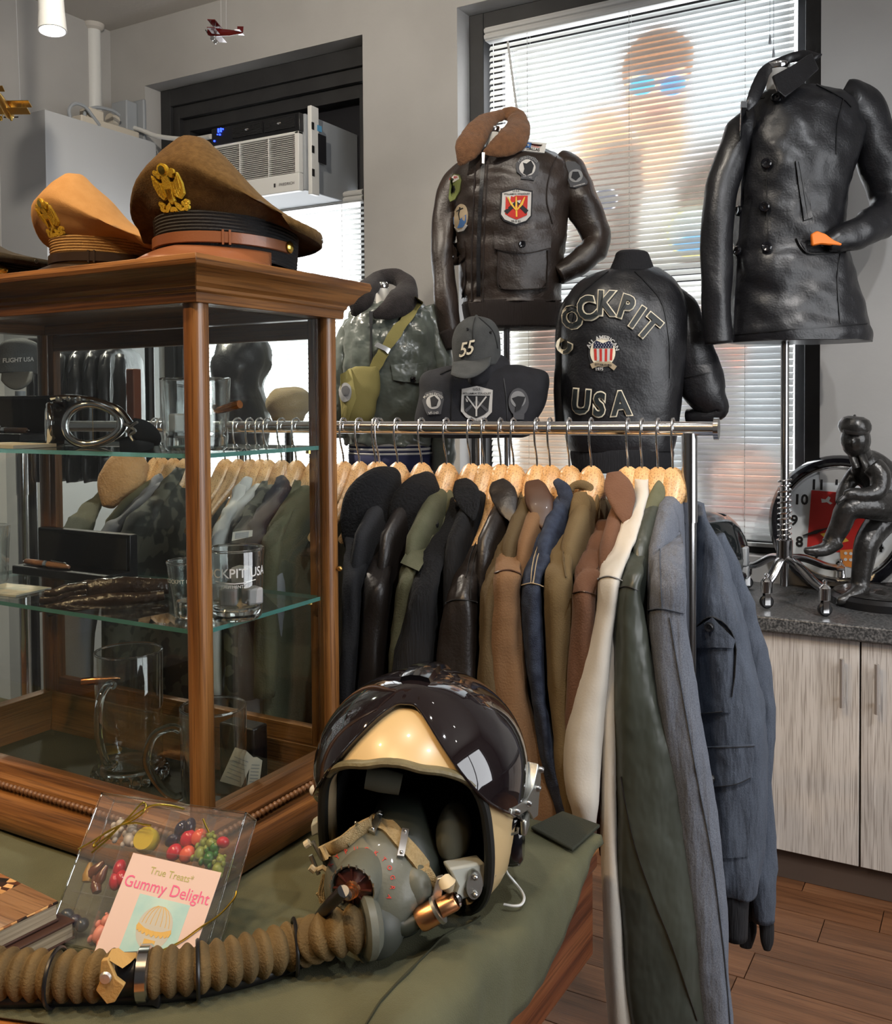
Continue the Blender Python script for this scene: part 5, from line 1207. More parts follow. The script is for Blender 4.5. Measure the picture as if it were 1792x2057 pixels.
pb_ = [(1016, 1662), (1014, 1668), (1028, 1676), (1040, 1672), (1041, 1662)]
tubeP([D(x, y, dep(eb) - .026) for x, y in pb_], .0016, 'aluminium', 'wire_loop', seg=6)
m = MB(); ptube(m, [(1040, 1625, dep(eb) - .01, 12), (1032, 1648, dep(eb) - .022, 16), (1024, 1664, dep(eb) - .024, 14)], .5); m.build('ear_strap', 'blackgloss', hel)
tubeP([D(x, y, dep(eb) - .012) for x, y in catmull([(1015, 1735), (1018, 1752), (1032, 1770), (1046, 1788), (1053, 1805), (1047, 1817), (1032, 1820), (1012, 1817)], 4)], .0016, 'whiteplastic', 'pull_cord', seg=6) if False else None
cp = catmull([(1015, 1735, TZ + .05), (1018, 1752, TZ + .03), (1034, 1772, TZ + .012), (1048, 1790, TZ + .009), (1053, 1805, TZ + .009), (1047, 1817, TZ + .009), (1032, 1820, TZ + .009), (1012, 1817, TZ + .009)], 4)
tubeP([onz(x, y, z) for x, y, z in cp], .0017, 'whiteplastic', 'pull_cord', seg=6)
# chin receiver on the wearer's left
zr = dep(HP(52, -50)) - .020
m = MB(); q = [D(x, y, zr + dz) for x, y, dz in ((897, 1740, -.004), (968, 1727, .012), (974, 1740, .014), (975, 1768, .014), (958, 1792, .010), (918, 1806, -.004), (905, 1800, -.006), (914, 1775, -.008))]
nq = (q[1] - q[0]).cross(q[4] - q[0]).normalized(); nq = nq if nq.dot(CF) < 0 else -nq
m.add([p + nq * .006 for p in q] + [p - nq * .016 for p in q], [tuple(range(8)), tuple(range(15, 7, -1))] + [(i, (i + 1) % 8, 8 + (i + 1) % 8, 8 + i) for i in range(8)])
rc = m.build('mask_receiver', 'greypaint', hel, bevel=.003)
m = MB(); pq = planemap(frame(D(948, 1772, zr), (q[1] - q[0]), HU)); sgq = 1 if (pq(0, 0, 1) - pq(0, 0, 0)).dot(CF) < 0 else -1
plate(m, lambda x, y, o=0: pq(x, y, o * sgq), circ(0, 0, .010, .016, 20), .0085, 2); m.build('receiver_plate', 'aluminium', rc)
m = MB()
for dy in (-.010, .010): m.ball(pq(0, dy, .010 * sgq), .0035, 10, 8)
m.build('receiver_screw', 'steel', rc)
m = MB(); q2 = [D(x, y, zr + .02) for x, y in ((972, 1756), (996, 1750), (997, 1760), (990, 1772), (972, 1778))]; m.add([p for p in q2] + [p + CF * .01 for p in q2], [tuple(range(5)), tuple(range(9, 4, -1))] + [(i, (i + 1) % 5, 5 + (i + 1) % 5, 5 + i) for i in range(5)]); m.build('release_tab', 'aluminium', rc, bevel=.001)
# wearer-right receiver
zl = dep(HP(-52, -30)) + .0
m = MB(); q = [D(x, y, zl) for x, y in ((624, 1658), (640, 1647), (650, 1672), (653, 1690), (642, 1692), (638, 1676), (626, 1682))]
m.add([p for p in q] + [p + CF * .02 for p in q], [tuple(range(7)), tuple(range(13, 6, -1))] + [(i, (i + 1) % 7, 7 + (i + 1) % 7, 7 + i) for i in range(7)]); m.build('mask_receiver', 'greypaint', hel, bevel=.002)
# interior pads
m = MB(); zi = dep(HP(0, 20)) + .055; m.tube([D(735, 1563, zi), D(768, 1568, zi), D(770, 1568, zi), D(805, 1576, zi)], [.012, .0135, .0135, .012], 16); m.build('brow_roll', 'padgreen', hel)
MB().ball(D(912, 1672, dep(HP(40, -25)) + .05), (.018, .03, .036), 16, 12).build('ear_pad', 'padgreen', hel)

# ================================================================== oxygen mask with hose
mat('maskgreen', (.085, .088, .068), .45, col2=(.105, .108, .085), ns=30, coat=.1, bump=.08, bs=200); mat('rubbergreen', (.022, .026, .020), .45)
mat('webbing', (.36, .26, .12), .8, col2=(.44, .33, .17), ns=300, bump=.8, bs=900, bstretch=(1, 1, 1)); mat('redbrown', (.055, .014, .010), .3, coat=.3); mat('redletter', (.45, .03, .02), .6)
mat('maskdark', (.040, .044, .036), .5); mat('ivory', (.50, .42, .28), .45)
mk = thing('oxygen_mask', 'grey green oxygen mask with tan strap buckled to the helmet', 'oxygen mask', (D(740, 1880, 1.09).x, D(740, 1880, 1.09).y, TZ))
mm = MB(); gloft(mm, [(1648, 742, 800, 1.118, .020), (1664, 716, 822, 1.112, .030), (1690, 684, 842, 1.106, .040), (1725, 662, 858, 1.100, .050), (1770, 652, 866, 1.094, .056), (1815, 662, 852, 1.092, .054), (1850, 690, 826, 1.092, .046), (1880, 722, 795, 1.094, .030), (1890, 745, 775, 1.096, .012)], 40, 5, e=2.2)
mm.build('hard_shell', 'maskgreen', mk, smooth=180); MS = Surf(mm); MS.last = 1.05
m = MB(); gloft(m, [(1590, 782, 832, 1.165, .018), (1604, 764, 845, 1.155, .030), (1640, 748, 858, 1.14, .042), (1690, 716, 874, 1.13, .050), (1740, 690, 886, 1.13, .055), (1800, 700, 880, 1.13, .05), (1850, 720, 850, 1.13, .04)], 32, 5); m.build('face_cushion', 'rubbergreen', mk, smooth=180)
m = MB(); q = D(832, 1782, 1.074); m.ball(q, (.021, .021, .026), 18, 12, Matrix.Translation(q) @ Matrix.Rotation(YAW, 4, 'Z') @ Matrix.Translation(-q)); m.build('side_bulge', 'maskgreen', mk, smooth=180)
# valve: disc faces along the mask axis
vc = MS(716, 1776, .0); vn = (AXF * -1 + AXR * -.28 + Vector((0, 0, .14))).normalized(); Mv = frame(vc + vn * .002, vn.cross(HU) * -1, HU)
if (Mv.to_3x3() @ Vector((0, 0, 1))).dot(vn) < 0: Mv = frame(vc + vn * .002, vn.cross(HU), HU)
kv = 1.12 / FPX
MB().lathe([(.0, .004), (40 * kv, .004), (41 * kv, .010), (44 * kv, .011), (46 * kv, .008), (47 * kv, -.03)], 40, Mv, False).build('valve_ring', 'maskgreen', mk)
m = MB()
for k in range(14): a = PI * .1 + k * PI / 9; m.cbox((44 * kv * math.cos(a), 44 * kv * math.sin(a), .0105), (.0016, .004, .0012), Mv)
m.build('valve_crimp', 'aluminium', mk)
vd = MB().lathe([(0, .011), (12 * kv, .011), (36 * kv, .006), (38 * kv, .004)], 40, Mv, False).build('valve_disc', 'redbrown', mk)
m = MB()
for k in range(8): m.cbox((.0125, 0, 0), (.019, .0012, .003), Mv @ Matrix.Rotation(k * PI / 4 + .05, 4, 'Z') @ Matrix.Translation((0, 0, .0095)))
m.build('spoke', 'redbrown', vd)
m = MB().lathe([(.0095, .010), (.0085, .014), (.0075, .014), (.0075, .018), (.0065, .018), (.0062, .023), (.004, .024), (0, .024)], 20, Mv, False); m.build('valve_hub', 'copper', vd)
v1 = Mv @ Vector((0, 0, .024)); v2 = D(690, 1790, 1.0); v3 = D(662, 1818, 1.02); v4 = D(640, 1846, 1.06)
m = MB().tube([v1, v1 + (v2 - v1) * .5, v2], [.005, .0055, .006], 12); m.build('cord_tip', 'steel', mk)
MB().tube(catmull([tuple(v2), tuple(v3), tuple(v4), tuple(D(618, 1872, 1.08)), tuple(D(590, 1900, 1.10))], 4), .0068, 12).build('mic_cord', 'blackplastic', mk)
# red stencilled letters round the valve
m = MB(); LET = 'KYPUCKTOGRA'
for k, ch in enumerate(LET):
    a = math.radians(148 - k * 17.5); rx_, ry_ = 60, 62; cx_, cy_ = 722 + rx_ * math.cos(a) * 1.05, 1772 - ry_ * math.sin(a)
    t = -(a - PI / 2); ux = (13 * math.cos(t), 13 * math.sin(t)); uy = (13 * math.sin(t), -13 * math.cos(t))
    text(m, MS, ch, (cx_, cy_), ux, uy, .0009, .01)
m.build('red_lettering', 'redletter', mk, smooth=0)
# strap
sp_ = [(642, 1716), (660, 1707), (690, 1692), (715, 1672), (740, 1657), (760, 1653), (780, 1662), (803, 1688), (830, 1718), (852, 1748), (868, 1775), (876, 1795)]
SMf = lambda x, y, off=.002: MS(x, y, off) if 655 < x < 862 else D(x, y, 1.075 if x > 800 else 1.115) - CF * off
m = MB(); strip(m, SMf, [(a, b) for a, b in catmull(sp_, 4)], 27, .0042); stp = m.build('strap', 'webbing', mk, smooth=60)
for (x0_, y0_, x1_, y1_, mt_) in ((765, 1634, 748, 1676, 'aluminium'), (812, 1670, 803, 1722, 'satinsteel'), (722, 1655, 697, 1698, 'oliveleather')):
    m = MB(); strip(m, SMf, [(x0_ + (x1_ - x0_) * k / 5, y0_ + (y1_ - y0_) * k / 5) for k in range(6)], 13, .0062); c_ = m.build('strap_clip', mt_, mk)
    for f in (.12, .88): MB().ball(SMf(x0_ + (x1_ - x0_) * f, y0_ + (y1_ - y0_) * f, .0068), .0022, 8, 6).build('rivet', 'steel', c_)
zb_ = 1.105
m = MB()
for lo in (((628, 1690), (647, 1726), 8), ((624, 1718), (640, 1756), 8)): m.tube([D(*lo[0], zb_), D(*lo[1], zb_)], lo[2] * .55 * zb_ / FPX, 8)
m.build('buckle_bar', 'aluminium', mk); m = MB(); m.tube([D(613, 1698, zb_), D(622, 1692, zb_)], .0045, 10); m.tube([D(624, 1740, zb_), D(634, 1748, zb_)], .0048, 10); m.tube([D(636, 1748, zb_), D(648, 1742, zb_), D(656, 1748, zb_)], .0032, 8); m.build('buckle_end', 'ivory', mk)
m = MB()
for dx in (0, 5, 9): m.tube(catmull([tuple(D(650, 1756, zb_)), tuple(D(645 + dx, 1775, zb_)), tuple(D(641 + dx, 1795, zb_)), tuple(D(644 + dx, 1814, zb_))], 4), .0014, 6)
m.tube([D(636, 1794, zb_), D(654, 1816, zb_)], .0016, 6); m.build('loose_webbing', 'webbing', mk)
m = MB(); q = [D(x, y, 1.065) for x, y in ((878, 1766), (890, 1762), (888, 1806), (866, 1808))]; m.add(q + [p + CF * .008 for p in q], [(0, 1, 2, 3), (7, 6, 5, 4), (0, 1, 5, 4), (1, 2, 6, 5), (2, 3, 7, 6), (3, 0, 4, 7)]); m.build('buckle_plate', 'satinsteel', mk, bevel=.001)
MB().tube([D(893, 1768, 1.055), D(900, 1776, 1.05), D(902, 1786, 1.055)], [.008, .0095, .005], 12).build('buckle_button', 'ivory', mk)
# lower port and the communications plug
m = MB().tube([D(785, 1826, 1.055), D(788, 1846, 1.05), D(797, 1860, 1.05), D(815, 1862, 1.05), D(842, 1848, 1.052)], [.008, .0095, .0105, .0095, .0085], 14); m.build('elbow_port', 'rubbergreen', mk)
m = MB().tube([D(842, 1850, 1.052), D(848, 1846, 1.052), D(876, 1830, 1.056), D(880, 1828, 1.056)], [.012, .0135, .0135, .012], 18); m.build('plug_body', 'copper', mk)
m = MB().tube([D(877, 1830, 1.056), D(883, 1826, 1.056)], .0155, 18); m.build('plug_collar', 'aluminium', mk)
m = MB().tube([D(882, 1826, 1.056), D(912, 1810, 1.06), D(917, 1807, 1.06)], [.0105, .0105, .009], 16); m.build('plug_nose', 'copper', mk)
m = MB().tube([D(916, 1808, 1.06), D(920, 1806, 1.061)], .0085, 16); m.build('plug_tip', 'chrome', mk); MB().ball(D(919.5, 1806, 1.059), .0052, 10, 8).build('socket', 'blackplastic', mk)
# hose port ring at the mask, then the ribbed hose
hz_ = TZ + .030
HPth = catmull([tuple(D(815, 1848, 1.052)), tuple(D(752, 1858, 1.040)), tuple(D(702, 1868, 1.032)), tuple(D(652, 1880, 1.034))] + [tuple(onz(x, y, z)) for x, y, z in ( (600, 1896, hz_), (540, 1912, hz_), (470, 1930, hz_), (400, 1944, hz_), (330, 1952, hz_), (270, 1956, hz_), (200, 1960, hz_), (120, 1960, hz_), (40, 1957, hz_), (-60, 1950, hz_), (-160, 1940, hz_))], 30)
HPth = [Vector(p) for p in HPth]
ls = [0]
for a, b in zip(HPth, HPth[1:]): ls.append(ls[-1] + (b - a).length)
def hose_at(s):
    for i in range(len(ls) - 1):
        if ls[i] <= s <= ls[i + 1]: return HPth[i] + (HPth[i + 1] - HPth[i]) * ((s - ls[i]) / max(ls[i + 1] - ls[i], 1e-9))
    return HPth[-1]
mat('hosetan', (.085, .055, .020), .85, col2=(.14, .088, .030), ns=25, bump=.4, bs=400); mat('hosedark', (.10, .062, .022), .85)
MB().ball(D(756, 1860, 1.056), (.032, .032, .034), 20, 14).build('port_housing', 'maskdark', mk, smooth=180)
tot = ls[-1]; path = []; rad = []; s = .030; dk = .0155
sclamp = min(range(len(HPth)), key=lambda i: abs(pix(HPth[i])[0] - 262)); sc0 = ls[sclamp]
def hose_run(a, b):
    path = []; rad = []; n = int((b - a) / dk * 10)
    for i in range(n + 1):
        s = a + (b - a) * i / n; ph = (s - a) / dk * 2 * PI; path.append(hose_at(s)); rad.append(.0212 + .0058 * (math.cos(ph) * .5 + .5) ** .6 - .002)
    return MB().tube(path, rad, 22)
s_em = next(ls[i] for i in range(len(HPth)) if pix(HPth[i])[0] < 732)
m = MB().tube([hose_at(s_em - .016), hose_at(s_em - .008), hose_at(s_em), hose_at(s_em + .003)], [.024, .0335, .0335, .029], 28); m.build('port_flange', 'maskgreen', mk)
hh = hose_run(s_em - .004, sc0 - .016); hh.build('ribbed_hose', 'hosetan', mk, smooth=60)
hose_run(sc0 + .018, tot - .01).build('ribbed_hose', 'hosetan', mk, smooth=60)
m = MB().tube([hose_at(sc0 - .017), hose_at(sc0 + .020)], [.0205, .0205], 22); m.build('hose_coupling', 'blackplastic', mk)
m = MB().tube([hose_at(sc0 - .022), hose_at(sc0 - .020), hose_at(sc0 - .010), hose_at(sc0 - .008)], [.024, .027, .027, .024], 22); m.build('hose_clamp', 'chromedark', mk)
for px_ in (112, 398, 592):
    i = min(range(len(HPth)), key=lambda i: abs(pix(HPth[i])[0] - px_)); m = MB(); c = HPth[i]; T_ = (HPth[i + 1] - HPth[i - 1]).normalized(); Nn = T_.cross(HU).normalized()
    m.tube([c + Nn * (.0275 * math.cos(t * PI / 12)) + HU * (.0275 * math.sin(t * PI / 12) - .002) for t in range(24)], .0022, 6, closed=True); m.build('cable_tie', 'blackplastic', mk)
i = sclamp; c = hose_at(sc0 + .022); T_ = (hose_at(sc0 + .03) - hose_at(sc0)).normalized(); Nn = T_.cross(HU).normalized(); Nn = Nn if Nn.dot(CF) < 0 else -Nn
# leather snap tab
m = MB(); kx = 1.0 / FPX; zt = dep(c) - .028
def poly3(m, pts, th, zz=None):
    q = [D(p[0], p[1], (zz or zt) + (p[2] if len(p) > 2 else 0)) for p in pts]; n = len(q)
    m.add(q + [p + CF * th for p in q], [tuple(range(n)), tuple(range(2 * n - 1, n - 1, -1))] + [(i, (i + 1) % n, n + (i + 1) % n, n + i) for i in range(n)]); return m
mat('tabtan', (.40, .24, .075), .7, bump=.2, bs=300)
poly3(m, [(203, 1930), (216, 1927), (232, 1966), (250, 1980), (230, 2014), (214, 2018), (192, 1990), (200, 1972)], .006); tb = m.build('snap_tab', 'tabtan', mk, bevel=.001)
m = MB(); poly3(m, [(214, 1926, 0), (222, 1910, .02), (236, 1908, .025), (248, 1917, .022), (280, 1917, .03), (262, 1934, .01), (246, 1946, 0)], .004, zt + .002); m.build('snap_tab', 'tabtan', mk, bevel=.001)
m = MB(); m.lathe([(0, .003), (.005, .0025), (.0062, 0)], 16, frame(D(212, 1964, zt - .001), AXR * .8 + HU * .2, HU), False); m.lathe([(0, -.003), (.005, -.0025), (.0062, 0)], 16, frame(D(212, 1964, zt - .001), AXR * .8 + HU * .2, HU), False); m.build('snap_stud', 'satinsteel', tb)
cbl = [tuple(onz(x, y, TZ + .008)) for x, y in ((-150, 2000), (0, 2008), (110, 2006), (200, 2003), (300, 2000), (400, 1990), (520, 1962), (600, 1932), (670, 1905))]
MB().tube(catmull(cbl, 6), .0075, 12).build('side_cable', 'blackplastic', mk)
m = MB(); poly3(m, [(270, 1990), (318, 1988), (322, 2005), (318, 2030), (306, 2022), (272, 2024)], .012, dep(onz(300, 2010, TZ + .01))); m.build('cable_clip', 'blackplastic', mk, bevel=.002)

# ================================================================== box of sweets leaning on the case
BL = onz(92, 1890, TZ + .007); BR = onz(402, 1950, TZ + .007); wv = BR - BL
rt = ray(204, 1594); tz_ = (BL - CO).dot(wv) / rt.dot(wv); TL = CO + rt * tz_; hv_ = TL - BL; BW, BH = wv.length, hv_.length; BD = .030
MBX = frame(BL, wv, hv_)
sb_ = 1 if (MBX.to_3x3() @ Vector((0, 0, 1))).dot(CF) < 0 else -1       # local z * sb_ points to the viewer
thin_glass('clearplastic', (.96, .96, .96), 1.0, .04, .10, .035); mat('labelpink', (.66, .50, .45), .6); mat('inkpink', (.72, .13, .27), .6); mat('inkolive', (.42, .40, .14), .6); mat('inkviolet', (.38, .32, .60), .6); mat('inkbrown', (.52, .33, .15), .6)
mat('skyteal', (.34, .55, .55), .6, col2=(.45, .62, .58), ns=30); mat('balloongrey', (.48, .47, .42), .6); mat('balloongold', (.62, .40, .12), .5); mat('groundbrown', (.36, .22, .11), .7)
mat('ribbongold', (.80, .58, .10), .25, 1)
cb_ = thing('candy_box', 'clear plastic box of sweets with a pink card and gold string', 'candy box', tuple((BL + BR) / 2))
m = MB().box((0, 0, min(0, -sb_ * BD)), (BW, BH, max(0, -sb_ * BD)), MBX); m.build('clear_box', 'clearplastic', cb_, smooth=0, bevel=.002)
for a_, b_ in (((0, 0), (BW, 0)), ((BW, 0), (BW, BH)), ((BW, BH), (0, BH)), ((0, BH), (0, 0))):
    for zz in (0, -sb_ * BD): MB().tube([MBX @ Vector((*a_, zz)), MBX @ Vector((*b_, zz))], .0012, 6).build('box_edge', 'clearglass', cb_)
for a_ in ((0, 0), (BW, 0), (BW, BH), (0, BH)): MB().tube([MBX @ Vector((*a_, 0)), MBX @ Vector((*a_, -sb_ * BD))], .0012, 6).build('box_edge', 'clearglass', cb_)
NXc, NYc = 4, 3
for k in range(1, NXc): MB().box((BW * k / NXc - .0006, .006, -sb_ * .004 if sb_ < 0 else -BD + .004), (BW * k / NXc + .0006, BH - .006, sb_ * -.004 if sb_ > 0 else BD - .004), MBX).build('divider', 'clearplastic', cb_, smooth=0)
for k in range(1, NYc): MB().box((.006, BH * k / NYc - .0006, -sb_ * .004 if sb_ < 0 else -BD + .004), (BW - .006, BH * k / NYc + .0006, sb_ * -.004 if sb_ > 0 else BD - .004), MBX).build('divider', 'clearplastic', cb_, smooth=0)
MI = MBX.inverted()
def bx(x, y, d=0):                       # pixel -> box face coordinates
    o = MI @ CO; v = MI.to_3x3() @ ray(x, y); t = (d * sb_ - o.z) / v.z; p = o + v * t; return (p.x, p.y)
fm = lambda x, y, off=0: MBX @ Vector((x, y, sb_ * off))
cpx = [(268, 1713), (445, 1753), (402, 1925), (199, 1917)]
cc_ = [bx(x, y, .0015) for x, y in cpx]; ux_ = Vector((cc_[1][0] - cc_[0][0], cc_[1][1] - cc_[0][1])); CW = ux_.length; ux_.normalize(); uy_ = Vector((-ux_.y, ux_.x)); CHt = CW * 1.28
c0_ = Vector(cc_[0]) - uy_ * CHt
def km(x, y, off=0): p = c0_ + ux_ * (x * CW) + uy_ * (y * CW); return fm(p.x, p.y, .0012 + off)
m = MB(); plate(m, km, poly_sub([(0, 0), (1, 0), (1, 1.28), (0, 1.28)], 2), .0006, 2); crd = m.build('label_card', 'labelpink', cb_, smooth=0)
m = MB(); text(m, km, 'True Treats*', (.50, 1.135), (.092, 0), (0, .092), .001); m.build('brand_line', 'inkolive', crd, smooth=0)
m = MB(); text(m, km, 'Gummy Delight', (.50, .985), (.148, 0), (0, .148), .001, .004); m.build('title_line', 'inkpink', crd, smooth=0)
m = MB(); text(m, km, 'Image: Bremont\'s Balloon, 1784, American Collection', (.50, .222), (.042, 0), (0, .042), .001); m.build('caption_line', 'inkviolet', crd, smooth=0)
m = MB(); text(m, km, 'Classic candy from', (.45, .105), (.10, 0), (0, .10), .001); text(m, km, 'full of history', (.45, .0), (.10, 0), (0, .10), .001); m.build('text_line', 'inkbrown', crd, smooth=0)
m = MB(); plate(m, km, poly_sub([(.24, .28), (.80, .28), (.80, .95), (.24, .95)], 2), .0008, 2); pc_ = m.build('picture', 'skyteal', crd, smooth=0)
m = MB(); plate(m, km, [(.24, .28), (.80, .28), (.80, .32), (.70, .35), (.64, .33), (.60, .38), (.56, .33), (.42, .32), (.34, .36), (.30, .33), (.24, .35)], .0010, 1); m.build('ground_print', 'groundbrown', pc_, smooth=0)
m = MB(); plate(m, km, circ(.52, .70, .185, .19), .0010, 2); plate(m, km, [(.44, .53), (.60, .53), (.57, .48), (.47, .48)], .0010, 1); m.build('balloon_print', 'balloongrey', pc_, smooth=0)
m = MB()
strip(m, km, [(.335, .70), (.42, .665), (.52, .655), (.62, .665), (.705, .70)], .035, .0013)
for k in range(9): a = math.radians(205 + k * 16.2); plate(m, km, circ(.52 + .185 * math.cos(a), .70 + .05 * math.sin(a) - .0, .018, .028, 10), .0014, 1)
for k in range(7): a = -.6 + k * .2; strip(m, km, [(.52 + math.sin(a * 1.6) * .18 * math.sqrt(max(0, 1 - ((yy - .70) / .19) ** 2)) , yy) for yy in (.72, .77, .82, .86, .885)], .006, .0012)
plate(m, km, [(.46, .60), (.58, .60), (.58, .545), (.46, .545)], .0013, 1); plate(m, km, [(.46, .47), (.59, .47), (.57, .40), (.48, .40)], .0013, 1); plate(m, km, circ(.52, .50, .05, .022, 12), .0014, 1)
for x_ in (.44, .60): strip(m, km, [(x_, .56), (x_ + (.52 - x_) * .4, .46)], .005, .0012)
m.build('basket_print', 'balloongold', pc_, smooth=0)
# gold string and bow
gs = lambda pts, nm='gold_string': MB().tube([fm(*bx(x, y, .003), .003) for x, y in catmull(pts, 5)], .0011, 6).build(nm, 'ribbongold', cb_)
gs([(157, 1706), (185, 1690), (215, 1672), (243, 1657), (268, 1640), (292, 1624), (310, 1617), (340, 1618), (370, 1625)]); gs([(243, 1657), (262, 1638), (282, 1616), (290, 1613), (293, 1620), (285, 1635), (262, 1650), (243, 1657)], 'bow_loop'); gs([(243, 1657), (222, 1676), (196, 1695), (188, 1702), (190, 1694), (210, 1674), (243, 1657)], 'bow_loop'); gs([(243, 1657), (270, 1653), (288, 1656), (303, 1658)], 'bow_tail'); gs([(243, 1657), (218, 1684), (200, 1700), (184, 1713)], 'bow_tail')
gs([(408, 1645), (414, 1660), (420, 1672)]); gs([(475, 1790), (470, 1805), (440, 1838), (400, 1865), (360, 1893), (300, 1920)])
# the sweets
mat('gumyellow', (.68, .50, .04), .35, trans=.25, sub=.2); mat('beanred', (.50, .012, .03), .18, coat=.5); mat('beancoral', (.70, .11, .06), .2, coat=.4); mat('beannavy', (.012, .010, .030), .15, coat=.6); mat('gumgreen', (.03, .20, .02), .25, trans=.4); mat('gumlime', (.38, .45, .08), .3, trans=.4); mat('gumclear', (.75, .66, .55), .35, trans=.35); mat('gumbrown', (.10, .025, .008), .25, coat=.3); mat('gumamber', (.45, .24, .04), .3, trans=.3); mat('gumpink', (.75, .26, .18), .4); mat('gumdark', (.02, .03, .04), .2, coat=.4)
def candy(label, x, y, rx, ry, m_, rot=0, shape='bean', rz=.008):
    k = tz_ * .97 / FPX; u, v = bx(x, y, -.014); T_ = MBX @ Matrix.Translation((u, v, -.014 * sb_)) @ Matrix.Rotation(rot, 4, 'Z')
    m = MB()
    if shape == 'bean': m.ball((0, 0, 0), (rx * k, ry * k, rz), 14, 10, T_)
    elif shape == 'drop': m.lathe([(0, -rz), (rx * k * .8, -rz), (rx * k, -rz * .6), (rx * k, rz * .5), (rx * k * .85, rz), (0, rz)], 22, T_, False)
    elif shape == 'bear':
        m.ball((0, -ry * k * .25, 0), (rx * k * .8, ry * k * .6, rz), 12, 8, T_); m.ball((0, ry * k * .55, 0), (rx * k * .6, ry * k * .42, rz * .9), 12, 8, T_)
        for s in (-1, 1):
            for yy in (.2, -.7): m.ball((s * rx * k * .7, ry * k * yy, rz * .3), (rx * k * .32, ry * k * .28, rz * .5), 8, 6, T_)
            m.ball((s * rx * k * .45, ry * k * .9, 0), (rx * k * .2, rx * k * .2, rz * .4), 8, 6, T_)
    elif shape == 'cola': m.tube([(0, -ry * k, 0), (0, -ry * k * .3, 0), (0, ry * k * .3, 0), (0, ry * k, 0)], [rx * k * .8, rx * k, rx * k * .7, rx * k * .35], 12, M=T_)
    return tag(m.build('sweet', m_, None, smooth=60), label, 'sweet', 'sweets in the clear box')
candy('round yellow sugared sweet at the top of the clear box', 294, 1688, 25, 25, 'gumyellow', 0, 'drop')
candy('pale clear gummy at the top left of the box under the string', 235, 1668, 16, 24, 'gumclear', -.3, 'bear'); candy('pale clear gummy next to the yellow sweet', 262, 1680, 16, 24, 'gumclear', .2, 'bear')
for k, (x, y) in enumerate(((347, 1688), (364, 1664), (382, 1660))): candy(['navy jelly bean lowest of the three dark ones', 'navy jelly bean in the middle of the dark three', 'navy jelly bean at the upper right of the dark three'][k], x, y, 11, 17, 'beannavy', -.9 + k * .5)
for k, (x, y, mt_, l) in enumerate(((378, 1684, 'beanred', 'dark pink jelly bean on top of the red cluster'), (350, 1712, 'beanred', 'dark pink jelly bean at the left of the red cluster'), (376, 1716, 'beancoral', 'coral red jelly bean beside the pink card'), (400, 1682, 'beancoral', 'coral red jelly bean at the right of the cluster'))): candy(l, x, y, 15, 18, mt_, -.5)
candy('dark green gummy bear right of the pink card', 424, 1718, 15, 26, 'gumgreen', -.2, 'bear'); candy('lime gummy bear behind the green one', 405, 1708, 14, 26, 'gumlime', -.1, 'bear'); candy('small red sweet above the green gummy bear', 448, 1692, 13, 11, 'beanred', .2); candy('clear lime gummy at the right side of the box', 440, 1740, 14, 22, 'gumlime', 0, 'bear'); candy('pale green gummy high on the right of the box', 425, 1690, 14, 18, 'gumlime', .5, 'bear')
for k, (x, y) in enumerate(((194, 1745), (205, 1757), (178, 1752), (192, 1775))): candy(['brown cola gummy, topmost of its group at the left', 'brown cola gummy at the right of its group', 'amber cola gummy at the left of its group', 'brown cola gummy, lowest of its group'][k], x, y, 11, 18, ('gumbrown', 'gumbrown', 'gumamber', 'gumbrown')[k], .4 * k - .6, 'cola')
for k, (x, y) in enumerate(((240, 1745), (232, 1770), (246, 1765))): candy(['dark red gummy just left of the card, upper', 'dark red gummy just left of the card, lower', 'dark red gummy half under the card'][k], x, y, 12, 18, 'beanred', .3 * k)
for k, (x, y) in enumerate(((135, 1838), (150, 1850), (165, 1858), (128, 1862))): candy(['dark blue gummy at the left of the bottom compartment', 'dark gummy in the middle of the bottom compartment', 'dark gummy at the right of the bottom compartment', 'dark gummy lowest in the bottom compartment'][k], x, y, 14, 12, ('gumdark', 'beannavy', 'gumdark', 'gumdark')[k], .5 * k)
candy('small orange sweet at the bottom left of the box', 138, 1872, 9, 7, 'gumamber', 0); candy('salmon pink gummy beside the bottom of the card', 205, 1868, 16, 30, 'gumpink', -.2, 'bear')

# ================================================================== two books at the left edge
def book(label, A, e1, e2, l1, l2, z0, z1, mcov, mpg):
    r = thing('book', label, 'book', tuple(A + e1 * l1 / 2 + e2 * l2 / 2)); M_ = frame(Vector((A.x, A.y, 0)), e1, e2)
    fl = (M_.to_3x3() @ Vector((0, 0, 1))).z
    za, zb2 = (z0, z1) if fl > 0 else (-z1, -z0)
    MB().box((.002, .002, za + .003), (l1 - .002, l2 - .002, zb2 - .003), M_).build('page_block', mpg, r, smooth=0)
    MB().box((0, 0, zb2 - .003), (l1, l2, zb2), M_).build('front_cover', mcov if fl > 0 else 'coverbrown', r, bevel=.001); MB().box((0, 0, za), (l1, l2, za + .003), M_).build('back_cover', 'coverbrown' if fl > 0 else mcov, r, bevel=.001)
    return r, M_
mat('pages', (.40, .33, .23), .85, stretch=(1, 1, 60), col2=(.25, .20, .13), ns=8); mat('coverbrown', (.050, .022, .015), .5)
